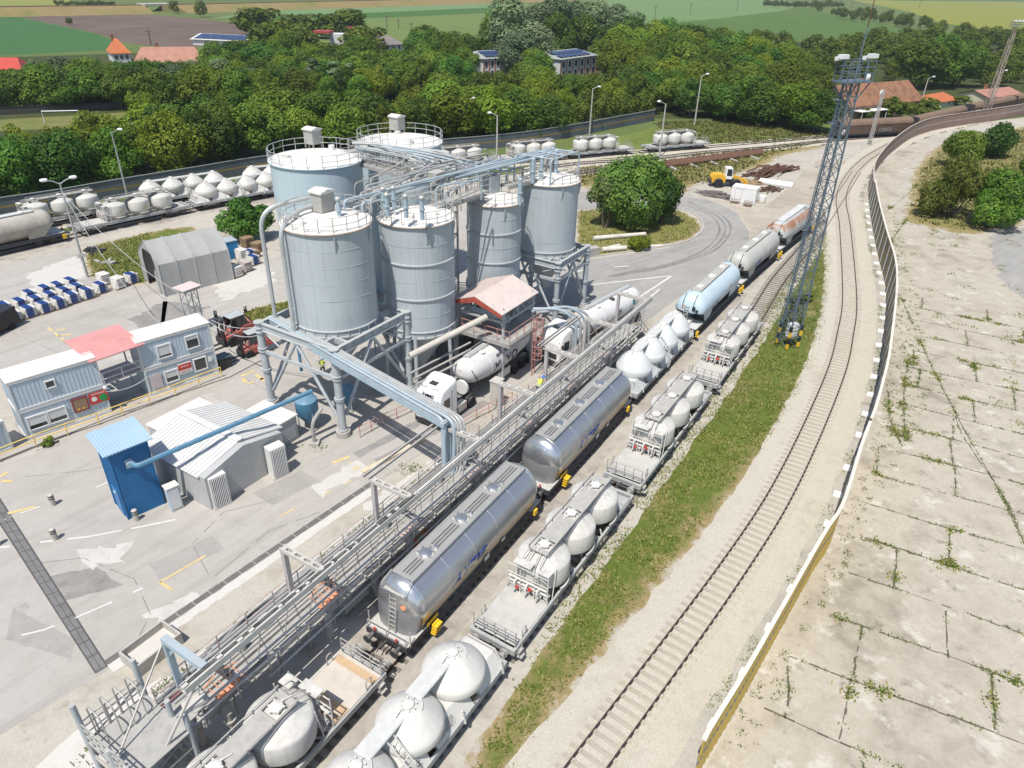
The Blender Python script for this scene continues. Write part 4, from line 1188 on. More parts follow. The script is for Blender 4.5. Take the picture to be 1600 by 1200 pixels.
for z, r in ((1.05, .07), (.45, .05)): rl.tube([q(GS0 + .3, NRt, ZD + z), q(GS1 - 6, NRt, ZD + z)], r, 7)
for i in range(26): rl.beam(q(GS0 + .6 + i * 1.75, NRt, ZD - .3), q(GS0 + .6 + i * 1.75, NRt, ZD + 1.05), .05)
rl.build('right_railing', M_beam, t)
pr = MB()
for n, z in ((-22.75, ZD + .16), (-22.6, ZD + .16)): pr.tube([q(GS0, n, z), q(GS1 - 1, n, z)], .05, 6)
pr.build('red_pipes', paint('dusty_maroon_pipe', (.26, .12, .12), .7, 0, .2, 2, dust=.5), t)
for i in range(8):
    s = 9.4 + i * 6.45
    c = MB(); c.beam(q(s, -21.7, 0), q(s, -21.7, ZD - .25), .22, .24); c.beam(q(s, -21.7, 1.5), q(s, NRt - .05, ZD - .3), .1, .14); c.beam(q(s, -21.7, 1.7), q(s, NLt, ZD - .3), .1, .14)
    o = c.build('column', M_dusty, t)
    MB().box(q(s, -21.7, .15), (.6, .6, .3)).build('footing', M_concrete, o)
for i in range(8):
    s = 9.7 + i * 6.55
    mt = M_paleblue if i == 0 else M_beam
    c = MB(); c.beam(q(s, -22.95, ZD - .1), q(s, -22.95, 6.25), .24, .26); c.build('upright', mt if i == 0 else paint('mauve_dusty_steel', (.44, .41, .405), .8, 0, .15, 1.5, dust=.5) if i == 1 else bpy.data.materials['mauve_dusty_steel'], t)
    c = MB()
    if i == 0: c.beam(q(s, -23.0, 6.25), q(s, -20.3, 6.25), .32, .28); c.beam(q(s, -22.9, 5.3), q(s, -22.2, 6.2), .14)
    else:
        for ds in (-.13, .13): c.beam(q(s + ds, -23.05, 6.25), q(s + ds, -20.3, 6.25), .09, .22)
        for k in range(5): c.beam(q(s, -22.95 + k * .62, 6.25), q(s, -22.72 + k * .62, 6.25), .2, .2)
    c.build('cross_beam', mt, t)
mb_ = MB()
s = GS0
for ds in (-.14, .14): mb_.beam(q(GS0, -20.25 + ds, 6.12), q(GS1, -20.25 + ds, 6.12), .10, .34)
i = 0
while s < GS1 - .5:
    L = (1.35, .75, .3)[i % 3] if s < 20 else 3.2
    if s < 20: mb_.beam(q(s, -20.25, 6.24), q(s + .25, -20.25, 6.24), .28, .1)
    else: mb_.beam(q(s, -20.25, 6.24), q(s + L - .06, -20.25, 6.24), .3, .1)
    s += L if s >= 20 else L + .3
    i += 1
sl_ = MB(); s = GS0 + .35
for i in range(13):
    L = (1.25, .7, .3)[i % 3]; sl_.box(q(s + L / 2, -20.25, 6.31), (L, .17, .03)); s += L + .32
mb_.beam(q(GS0, -20.25, 5.98), q(GS1, -20.25, 5.98), .2, .05)
sl_.build('slot_shade_strips', M_black, mb_.build('overhead_beam', paint('dusty_white_beam', (.54, .525, .49), .8, 0, .18, 1.4, dust=.5), t))  # black strips laid on the beam paint the shade inside its slots
for k, (n, z, r, mt) in enumerate(((-22.4, .1, .06, M_pipe), (-22.22, .12, .05, M_beam), (-22.0, .1, .07, M_dusty), (-23.35, -.1, .08, M_pipe), (-23.6, -.25, .07, M_dusty), (-23.5, .35, .05, M_beam), (-20.75, -.35, .08, M_dusty), (-20.5, -.6, .06, M_pipe), (-20.9, .2, .04, M_beam))):
    MB().tube([q(GS0 + .4 + .5 * k, n, ZD + z), q(GS1 - 3 * (k % 3), n, ZD + z)], r, 6).build('service_pipe', mt, t)
o = MB()
for i in range(46):
    s = GS0 + .6 + i * 1.03
    MB().beam(q(s, -20.3, 6.0), q(s + .5, -20.65, ZD + .9), .03).build('hanger_rod', M_dusty, t)
    if i % 3 == 0: MB().beam(q(s, -21.7, ZD - .2), q(s + 1.6, -21.7, 1.2), .06).build('brace', M_dusty, t); MB().beam(q(s, -22.1, ZD), q(s, -22.1, 1.9), .08).build('drop_pipe', M_dusty, t)
tr2 = MB(); tr2.beam(q(GS0 + 1, -23.3, ZD - .55), q(GS1, -23.3, ZD - .55), .35, .08); tr2.beam(q(GS0 + 1, -21.2, ZD - .75), q(GS1 - 2, -21.2, ZD - .75), .3, .08); tr2.build('cable_tray', M_beam, t)
fl = MB()
for n, s0, s1 in ((-23.6, 22.7, 30.4), (-23.2, 22.7, 30.4), (-23.4, 42.3, 49), (-23.7, 42.3, 49)): MB().beam(q(s0, n, 6.3), q(s1, n, 6.3), .09, .14).build('side_rail', M_dusty, t)
pass
hang = MB()
for i in range(30):
    s = GS0 + .8 + i * 1.6
    hang.beam(q(s, -20.4, 6.0), q(s, -21.2, ZD + .05), .04)
hang.build('hanger_wires', M_railing, t)
for i in range(14):
    s = 10.0 + i * 3.3 + random.uniform(-.4, .4)
    o = MB(); o.box(q(s, -20.75, ZD - .5), (.5, .35, .5)); o.cone(q(s, -20.7, ZD - .7), q(s, -20.7, ZD - 1.9), .2, .15, 10); o.cone(q(s, -20.7, ZD - 1.2), q(s, -20.7, ZD - 1.3), .28, n=10); o.cone(q(s + .5, -20.8, ZD + .2), q(s + .5, -20.8, ZD - 1.5), .07, n=8); o.tube(bend([q(s, -20.75, ZD - 1.8), q(s + .1, -20.9, ZD - 2.4), q(s + .9, -21.2, ZD - 2.5)], .3), .07, 6)
    o.build('filling_arm', M_dusty, t)
for i, s in enumerate((10.6, 16.7, 22.9, 29.4, 36.2, 42.6, 49.0)):
    mt = M_orange if i < 2 else paint('dusty_pink_plate', (.56, .40, .34), .8, 0, .15, 2, dust=.6) if i == 2 else bpy.data.materials['dusty_pink_plate']
    o = MB(); c = q(s, -20.85, ZD + .55)
    o.add([c + Vector((-.6, .1, .1)), c + Vector((.6, .1, .1)), c + Vector((.6, -.3, -.12)), c + Vector((-.6, -.3, -.12)), c + Vector((-.6, .1, .04)), c + Vector((.6, .1, .04)), c + Vector((.6, -.3, -.18)), c + Vector((-.6, -.3, -.18))], [(0, 1, 2, 3), (7, 6, 5, 4), (0, 4, 5, 1), (3, 2, 6, 7), (0, 3, 7, 4), (1, 5, 6, 2)])
    f = o.build('folding_bridge', mt, t)
    o = MB()
    for k in range(6): o.beam(c + Vector((-.6 + k * .25, .35, .3 + .15 * (k % 2))), c + Vector((-.45 + k * .25, -.35, .05)), .035)
    o.tube([c + Vector((-.8, .3, .55)), c + Vector((0, .35, .8)), c + Vector((.9, .3, .5))], .035, 5); o.build('bridge_frame', M_orange if i < 2 else M_beam, f)
o = MB()
for i in range(9):
    s = 12.5 + i * 5.1; o.cone(q(s, -22.2, ZD + .05), q(s, -22.2, ZD + .75), .22, n=10); o.box(q(s + 1.6, -22.4, ZD + .35), (.5, .4, .7))
o.build('walkway_boxes', M_dusty, t)
# scaffold stair tower at the near end
t, q = yard_thing('stair_tower', 'pipe stair tower with red hoop rails at the near end of the gantry', 'stair tower', 7.4, -22.3)
for s in (6.0, 8.6):
    for n in (-23.9, -22.0, -20.8): MB().cone(q(s, n, 0), q(s, n, 4.1 if n > -23.5 else 5.4), .12, n=10).build('post', M_frame, t)
m = MB()
for z in (1.0, 2.0, 3.0):
    m.beam(q(6.0, -23.9, z), q(6.0, -20.8, z), .1); m.beam(q(8.6, -23.9, z), q(8.6, -20.8, z), .1); m.beam(q(6, -20.8, z), q(8.6, -20.8, z), .1); m.beam(q(6, -23.9, z), q(8.6, -23.9, z), .1)
    m.beam(q(6.0, -23.9, z - .9), q(6.0, -20.8, z), .06); m.beam(q(6, -20.8, z - .9), q(8.6, -20.8, z), .06); m.beam(q(6.0, -23.9, z), q(8.6, -23.9, z + .9), .06)
m.build('bracing', M_dusty, t)
m = MB()
for i in range(7): m.box(q(6.3 + i * .3, -21.4, .35 + i * .21), (.3, .9, .07))
m.build('stair_flight', M_grating, t); m = MB()
for i in range(7): m.box(q(6.3 + i * .3, -22.8, 1.82 + i * .21), (.3, .9, .07))
m.build('stair_flight', M_grating, t)
MB().box(q(7.3, -22.3, 3.06), (2.7, 3.2, .07)).build('landing', M_grating, t)
m = MB(); railing(m, [q(8.6, -23.9, 3.1), q(6.0, -23.9, 3.1), q(6.0, -20.8, 3.1)], 1.15, .55, .035, (.35, .7))
for k in range(4): m.tube(bend([q(6.4 + k * .55, -23.85, 3.1), q(6.4 + k * .55, -23.85, 5.0), q(6.4 + k * .55, -22.9, 5.0), q(6.4 + k * .55, -22.9, 3.2)], .35), .035, 5)
m.build('railing', M_railing, t)
m = MB(); m.beam(q(6.2, -22.2, 3.0), q(9.5, -22.9, 6.1), .07); m.beam(q(7.6, -21, 3.0), q(9.5, -20.4, 6.0), .1); m.beam(q(8.7, -21, 4.2), q(9.6, -20.6, 4.4), .5, .2); m.build('struts', M_beam, t)
MB().box(q(5.9, -22.3, 1.7), (.05, .35, .3)).build('warning_plate', M_yellow, t)
# stairs at the far end
t, q = yard_thing('steel_stairs', 'steel stair flight with handrails at the far end of the gantry', 'stairs', 57.5, -21.6)
m = MB()
for i in range(12): m.box(q(56.6 + i * .27, -21.6, 2.9 - i * .24), (.28, 1.0, .05))
for n in (-22.1, -21.1): m.beam(q(56.4, n, 3.0), q(60, n, .1), .06, .24)
m.build('treads', M_grating, t)
m = MB()
for n in (-22.1, -21.1):
    m.tube([q(56.4, n, 4.0), q(60, n, 1.1)], .03, 6); m.tube([q(56.4, n, 3.5), q(60, n, .6)], .03, 6)
    for i in range(5): m.beam(q(56.4 + i * .9, n, 3.0 - i * .72), q(56.4 + i * .9, n, 4.0 - i * .72), .05)
m.build('handrail', M_railing, t)
# hoses and pipes lying along the left side
rh = random.Random(3)
for k in range(16):
    n0 = -25.35 + rh.uniform(-.45, .5); z0 = .2 + .14 * (k % 5); s0 = rh.uniform(9, 14); s1 = rh.uniform(22, 31)
    P = []
    m_ = int((s1 - s0) / .9)
    for i in range(m_ + 1):
        s = s0 + (s1 - s0) * i / m_
        P.append(YP(s, n0 + .35 * math.sin(i * .55 + k) * (1 if k > 4 else .12) + (.9 * (i / m_) if k > 6 else .25 * i / m_), z0 + .12 * math.sin(i * .8 + k * 2) * (1 if k > 4 else 0) + .1))
    P = spline(P, .5); b = P[0].copy()
    o = MB().tube([p - b for p in P], .075 if k < 7 else .1, 7).build('hose', (M_hose, M_hose, M_black, M_pipe)[k % 4], None); o.location = b
    tag(o, ('dusty dark hose in the tangle beside the loading gantry', 'straight dusty pipe on the ground beside the loading gantry')[k < 5], 'hose', 'hoses and pipes left of the gantry')
for k in range(9):
    P = [YP(9.5 + .4 * k, -24.75 + .15 * k, 1.5 + .13 * (k % 3)), YP(31, -24.8 + .15 * k, 1.5 + .13 * (k % 3)), YP(56, -24.75 + .15 * k, 1.5 + .13 * (k % 3))]
    b = P[0].copy(); o = MB().tube([p - b for p in P], .07, 6).build('pipe', (M_pipe, M_dusty, M_pipe, M_hose)[k % 4], None); o.location = b
    tag(o, 'long straight product pipe at chest height along the left side of the gantry', 'pipe', 'product pipes along the gantry')
for k in range(15):
    s = 10.5 + k * 3.2
    t, q = yard_thing('pipe_support', 'steel trestle carrying the product pipes along the gantry foot', 'trestle', s, -23.3, 'trestles under the product pipes')
    m = MB(); m.beam(q(s, -24.9, 1.4), q(s, -23.2, 1.4), .1, .08)
    for n in (-24.8, -23.3): m.beam(q(s, n, 0), q(s, n, 1.4), .09)
    m.build('trestle', M_dusty, t)
# open concrete trough
t = thing('trough', 'open concrete trough full of pale cement dust beside the drain', 'trough', at(240, 1020), TH)
m = MB()
for y in (-.75, .75): m.box((0, y, .4), (2.5, .1, .8))
for x in (-1.2, 1.2): m.box((x, 0, .4), (.1, 1.4, .8))
m.build('walls', M_concrete, t); MB().box((0, 0, .2), (2.3, 1.4, .3)).build('dust', G_pad, t)
t = thing('hose_reel_tank', 'pale cylindrical dust tank lying below the gantry walkway', 'tank', YP(19.2, -22.0), TH)
m = MB(); m.cone((-.9, 0, .8), (.9, 0, .8), .6, n=20); m.build('shell', M_pipe, t)
for x in (-.6, .6): MB().box((x, 0, .15), (.15, .9, .3)).build('saddle', M_dusty, t)
# ================================================================== TRAINS
M_wagonwhite = paint('dusty_white_wagon', (.63, .615, .58), .6, 0, .2, .9, streak=.4, rust=.12, dust=.85)
M_wagongrey = paint('pale_grey_wagon', (.60, .61, .60), .5, 0, .08, .8, streak=.15, dust=.5)
M_under = paint('underframe', (.30, .295, .28), .8, 0, .3, 1.5, rust=.3, dust=.6)
M_frameg = paint('grey_wagon_frame', (.36, .375, .38), .7, 0, .2, 1.2, rust=.2, dust=.7)
M_darkframe = paint('dark_wagon_frame', (.05, .05, .055), .7, .1, .3, 1.5, dust=.35)
M_deck = paint('dusty_wagon_deck', (.47, .455, .42), .85, 0, .15, 1.5)
M_plank = paint('pale_deck_planks', (.54, .49, .43), .85, 0, .15, 1.5)
M_plank2 = paint('ochre_deck_planks', (.52, .37, .23), .85, 0, .15, 1.5)
M_topgrate = paint('wagon_roof_grating', (.38, .37, .345), .85, 0, .2, 3, dust=.4)
M_wheel = paint('rail_wheel', (.10, .085, .075), .6, .4, .3, 3, dust=.3)
def silver(name, col, rough):
    m, t, b = nodes(name)
    o = coord(t, 'obj')
    mp = t.nodes.new('ShaderNodeMapping'); mp.inputs['Scale'].default_value = (.35, 9, 9)
    t.links.new(o, mp.inputs[0])
    n1 = noise_node(t, mp.outputs[0], 2.0, 4, .6); n2 = noise_node(t, o, .9, 5, .6)
    c = ramp(t, n2, ((.3, dark(col, .86)), (.7, col)))
    c = mix(t, gramp(t, n1, .45, .7), c, dark(col, .88))
    g = t.nodes.new('ShaderNodeNewGeometry'); sx = t.nodes.new('ShaderNodeSeparateXYZ'); t.links.new(g.outputs['Normal'], sx.inputs[0])
    d = mul(t, gramp(t, sx.outputs[2], .55, .95), gramp(t, n2, .35, .6))
    c = mix(t, mul(t, d, .35), c, (.45, .43, .40))
    t.links.new(c, b.inputs['Base Color'])
    b.inputs['Metallic'].default_value = .86
    r = t.nodes.new('ShaderNodeMapRange'); r.inputs[3].default_value = rough * .8; r.inputs[4].default_value = rough * 1.4
    t.links.new(n1, r.inputs[0]); t.links.new(r.outputs[0], b.inputs['Roughness'])
    return m
M_silver = silver('brushed_silver_tank', (.60, .615, .63), .38)
M_silverlight = silver('polished_silver_dome', (.76, .77, .78), .27)
M_roofplate = paint('aluminium_roof_walkway', (.47, .465, .45), .6, .5, .12, 1.5, dust=.5)
M_slot = paint('dark_grating_slot', (.12, .12, .125), .7, 0, .2, 3)
def place(t, line_s, n, flip=False):
    pass
def wheelset(t, x):
    w = MB()
    for s in (-1, 1):
        w.lathe([(.2, -.07), (.44, -.07), (.48, -.06), (.48, -.02), (.44, .0), (.44, .07), (.2, .07)], (x, s * .76, .46 + RAILZ), 20, 'y')
    w.cone((x, -.95, .46 + RAILZ), (x, .95, .46 + RAILZ), .08, n=8)
    for s in (-1, 1): w.box((x, s * 1.02, .5 + RAILZ), (.36, .14, .3))
    return w.build('wheelset', M_wheel, t)
def running_gear(t, L, mat, bog=True):
    xs = (1.5, 3.1, L - 3.1, L - 1.5) if bog else (2.4, L - 2.4)
    for x in xs: wheelset(t, x)
    b = MB()
    if bog:
        for x in (2.3, L - 2.3):
            for s in (-1, 1): b.box((x, s * .98, .72), (2.3, .12, .26))
            b.box((x, 0, .74), (.5, 2.0, .28))
    else:
        for x in xs:
            for s in (-1, 1): b.box((x, s * 1.02, .86), (1.0, .1, .16))
    b.build('suspension', mat, t)
    for x, d in ((0, -1), (L, 1)):
        for s in (-1, 1):
            o = MB(); o.cone((x, s * .88, 1.06), (x + d * .4, s * .88, 1.06), .13, n=12); o.cone((x + d * .4, s * .88, 1.06), (x + d * .5, s * .88, 1.06), .25, n=16)
            o.build('buffer', mat, t)
        o = MB(); o.box((x + d * .25, 0, 1.0), (.6, .1, .14)); o.tube([(x + d * .05, .2, 1.0), (x + d * .3, .25, .75), (x + d * .6, .15, .72)], .035, 5); o.build('coupling', M_dark, t)
def ladder(name, t, a, b, w, rungs, mat, side=(0, 1, 0)):
    a, b, sd = Vector(a), Vector(b), Vector(side).normalized() * w / 2
    m = MB(); m.beam(a - sd, b - sd, .05); m.beam(a + sd, b + sd, .05)
    for i in range(rungs):
        p = a.lerp(b, (i + .5) / rungs); m.beam(p - sd, p + sd, .035)
    return m.build(name, mat, t)

def dome_wagon(label, group, deckmat=None, white=None, planks=False):
    """flat wagon with a working deck, a valve manifold and three round vessels under a roof walkway"""
    L = 15.1
    white = white or M_wagonwhite
    t = thing('dome_wagon', label, 'wagon', (0, 0, 0), 0, group)
    f = MB()
    for s in (-1, 1):
        f.beam((.1, s * 1.32, 1.12), (L - .1, s * 1.32, 1.12), .14, .34)
        for i in range(8): f.beam((3.9 + i * 1.3, s * 1.32, .98), (4.4 + i * 1.3, s * .9, 1.25), .08)
    f.box((.15, 0, 1.1), (.2, 2.75, .36)); f.box((L - .15, 0, 1.1), (.2, 2.75, .36)); f.box((L / 2, 0, 1.05), (L - 1, .4, .3))
    f.box((L - 1.0, 0, 1.27), (.9, 2.7, .04)); f.box((L - 1.75, .95, 1.27), (.7, .8, .04)); f.box((L - 1.75, -.95, 1.27), (.7, .8, .04))
    for x in (3.7, 6.8, 10.0, 13.2): f.box((x, 0, 1.18), (.35, 2.7, .18))
    f.build('underframe', M_frameg, t)
    d = MB(); d.box((1.95, 0, 1.32), (3.2, 2.6, .05)); dk = d.build('deck', deckmat or M_deck, t)
    if planks:
        d = MB()
        for i in (0, 4, 5): d.box((.55 + i * .5 + .2, 0, 1.352), (.42, 2.58, .016))
        d.build('ochre_planks', M_plank2, dk)
    running_gear(t, L, M_under, True)
    r = MB(); railing(r, [(.32, -1.3, 1.32), (.32, 1.3, 1.32)], 1.0, .65, .03, (.35, .65))
    r.tube(bend([(1.0, -1.28, 1.3), (1.0, -1.28, 2.0), (1.35, -1.28, 2.0), (1.35, -1.28, 1.3)], .15), .03, 5); r.tube(bend([(1.0, 1.28, 1.3), (1.0, 1.28, 2.0), (1.35, 1.28, 2.0), (1.35, 1.28, 1.3)], .15), .03, 5)
    r.tube([(.3, -1.3, 2.1), (.3, -1.3, 1.3)], .035, 5); r.build('railing', M_dusty, t)
    for s in (-1, 1):
        st = MB(); st.box((.55, s * 1.42, .95), (.4, .26, .04)); st.box((.55, s * 1.5, .6), (.4, .3, .04)); st.beam((.36, s * 1.4, 1.2), (.36, s * 1.55, .58), .04); st.beam((.74, s * 1.4, 1.2), (.74, s * 1.55, .58), .04)
        st.build('step', M_dusty, t)
    # valve manifold
    m = MB()
    m.tube([(3.75, -1.15, 1.9), (3.75, 1.15, 1.9)], .09, 8); m.tube([(3.6, -1.2, 2.3), (3.6, 1.2, 2.3)], .07, 8); m.tube([(4.0, -1.2, 1.6), (4.0, 1.2, 1.6)], .1, 8)
    for k in range(7):
        y = -1.1 + k * .36
        m.cone((3.75, y, 1.35), (3.75, y, 2.35), .05, n=7); m.cone((3.65, y, 1.7), (3.85, y, 1.7), .13, n=9)
        if k % 2: m.tube(bend([(3.6, y, 2.3), (3.3, y, 2.2), (3.3, y, 1.6)], .2), .06, 6)
    m.build('valve_manifold', white, t)
    m = MB()
    for y in (-1.28, -.45, .45, 1.28):
        m.beam((3.55, y, 1.3), (3.55, y, 3.3 if abs(y) > 1 else 3.0), .05); m.beam((4.15, y, 1.3), (4.4, y, 3.4), .05)
    for z in (2.0, 2.6, 3.2): m.tube([(3.55, -1.28, z), (3.55, 1.28, z)], .03, 5)
    m.box((3.9, -.9, 3.3), (.55, .7, .05)); m.box((3.7, .35, 3.5), (.5, 1.1, .06))
    m.build('ladder_frame', white, t)
    hw = MB(); hw.cone((3.5, -.2, 2.0), (3.44, -.2, 2.0), .13, n=12); hw.cone((3.5, .6, 1.75), (3.44, .6, 1.75), .11, n=12); hw.build('handwheels', M_red, t)
    for i, x in enumerate((5.3, 8.45, 11.6)):
        v = MB(); v.lathe([(.25, .9), (.45, 1.0), (1.3, 1.7), (1.46, 1.86), (1.5, 1.98), (1.5, 3.02), (1.47, 3.12), (1.38, 3.2), (1.2, 3.28), (.5, 3.6), (.3, 3.68), (.02, 3.7)], (x, 0, 0), 40)
        o = v.build('vessel', white, t)
        sg = MB(); a0 = -1.25
        if i != 2:
            pts = [((1.515) * math.cos(a0 + k), 1.515 * math.sin(a0 + k), z) for k, z in ((-.11, 2.3), (.11, 2.3), (0, 2.62))]
            sg.add([(x + p[0], p[1], p[2]) for p in pts], [(0, 1, 2)]); sg.build('warning_sign', M_yellow, o)
        h = MB(); h.lathe([(.3, 0), (.3, .12), (.24, .17), (.02, .2)], (x, 0, 3.78), 16)
        for k in range(6): h.box((x + .33 * math.cos(k * 1.047), .33 * math.sin(k * 1.047), 3.86), (.08, .08, .1))
        h.beam((x - .75, .12, 3.82), (x - .3, .02, 3.9), .05)
        h.build('hatch', M_roofwhite, o)
        b = MB(); b.tube(arc((x, 0), 1.5, -1.9, .3, 1.62, 18), .055, 6); b.build('band_pipe', white, o)
    w = MB()
    for x0, x1 in ((4.6, 4.95), (5.75, 8.05), (8.9, 11.2), (12.0, 12.6)): w.box(((x0 + x1) / 2, 0, 3.76), (x1 - x0, 1.05, .05))
    for s in (-1, 1): w.box((8.6, s * .5, 3.75), (8.1, .1, .06))
    w.build('roof_walkway', M_topgrate, t)
    w = MB()
    for s in (-1, 1):
        w.tube([(4.6, s * .62, 4.0), (12.6, s * .62, 4.0)], .035, 6); w.tube([(4.6, s * .62, 3.84), (12.6, s * .62, 3.84)], .025, 5)
        for i in range(7): w.beam((4.7 + i * 1.3, s * .62, 3.7), (4.7 + i * 1.3, s * .62, 4.0), .05)
        for k in range(2): w.tube(bend([(4.6, s * (.2 + .3 * k), 3.85), (4.0, s * (.25 + .3 * k), 3.75), (3.7, s * (.3 + .3 * k), 3.0), (3.7, s * (.3 + .3 * k), 2.2)], .4), .03, 5)
    w.build('roof_rails', M_dusty, t)
    return t

def big_dome_wagon(label, group, white, n=4, pitch=3.15, L=14.0, steep=False):
    """hopper wagon with large conical topped domes, plank walkway between them and sloping side panels"""
    t = thing('hopper_wagon', label, 'wagon', (0, 0, 0), 0, group)
    f = MB()
    for s in (-1, 1): f.beam((.1, s * 1.35, 1.1), (L - .1, s * 1.35, 1.1), .14, .36)
    f.box((.15, 0, 1.1), (.25, 2.8, .4)); f.box((L - .15, 0, 1.1), (.25, 2.8, .4)); f.box((L / 2, 0, 1.1), (L - .4, 1.2, .3))
    f.build('underframe', M_frameg, t)
    running_gear(t, L, M_under, True)
    sp = MB()
    x0 = (L - (n - 1) * pitch) / 2
    for i in range(n + 1):
        x = x0 - pitch / 2 + i * pitch
        a, b = max(.25, x - pitch * .42), min(L - .25, x + pitch * .42)
        for s in (-1, 1):
            sp.add([(a, s * 1.42, 1.2), (b, s * 1.42, 1.2), (b - .25, s * .85, 2.15), (a + .25, s * .85, 2.15), (a, s * 1.36, 1.2), (b, s * 1.36, 1.2), (b - .25, s * .79, 2.15), (a + .25, s * .79, 2.15)],
                   [(0, 1, 2, 3), (7, 6, 5, 4), (0, 4, 5, 1), (3, 2, 6, 7), (0, 3, 7, 4), (1, 5, 6, 2)])
        sp.box(((a + b) / 2, 0, 2.1), (b - a - .4, 1.65, .06))
        for xx in (a + .05, b - .05): sp.prism([(-1.4, 1.2), (1.4, 1.2), (.82, 2.13), (-.82, 2.13)], xx - .03, xx + .03, 'x')
    sp.build('side_panels', white, t)
    for i in range(n):
        x = x0 + i * pitch
        top = 4.03 if steep else 3.72
        v = MB()
        v.lathe([(.5, 1.25), (1.1, 1.75), (1.5, 2.2), (1.53, 2.28), (1.53, 2.6), (1.5, 2.7), (1.42, 2.8)] + ([(1.3, 2.95), (.75, 3.45), (.35, 3.66)] if not steep else [(1.33, 2.98), (1.17, 3.25), (.95, 3.52), (.68, 3.78), (.4, 3.97), (.3, 4.0)]) + [(.02, top)], (x, 0, 0), 44)
        o = v.build('vessel', white, t)
        h = MB(); h.lathe([(.26, 0), (.26, .1), (.2, .14), (.02, .16)], (x, 0, top - .04), 16)
        for k in range(8): h.box((x + .34 * math.cos(k * .785), .34 * math.sin(k * .785), top + .0), (.09, .05, .1), k * .785)
        h.beam((x - .75, .1, top - .05), (x - .3, .1, top + .04), .045); h.tube(arc((x, 0), .62, -1.3, .3, top - .14, 10), .02, 5)
        h.build('hatch', M_roofwhite, o)
    for i in range(n - 1):
        x = x0 + i * pitch
        w = MB(); zz = 3.55 if not steep else 3.82
        w.box((x + pitch / 2, .18, zz), (pitch - .95, .75, .05)); w.beam((x + .5, .58, zz - .05), (x + pitch - .5, .58, zz - .05), .05, .1); w.beam((x + .5, -.2, zz - .05), (x + pitch - .5, -.2, zz - .05), .05, .1)
        w.build('walkway_plank', M_wagongrey, t)
    x = x0 + (1.5 if n > 3 else .5) * pitch
    ladder('ladder', t, (x + .15, -1.5, .7), (x + .15, -1.35, 2.35), .4, 6, white, (1, 0, 0)); ladder('ladder', t, (x + .15, -1.35, 2.35), (x + .1, -.3, 3.5), .4, 5, white, (1, 0, 0))
    for i in range(n + 1):
        m = MB(); m.beam((x0 - pitch / 2 + i * pitch + .5, -1.48, .95), (x0 - pitch / 2 + i * pitch + .5, -1.3, 1.75), .09); m.build('stanchion', white, t)
    return t

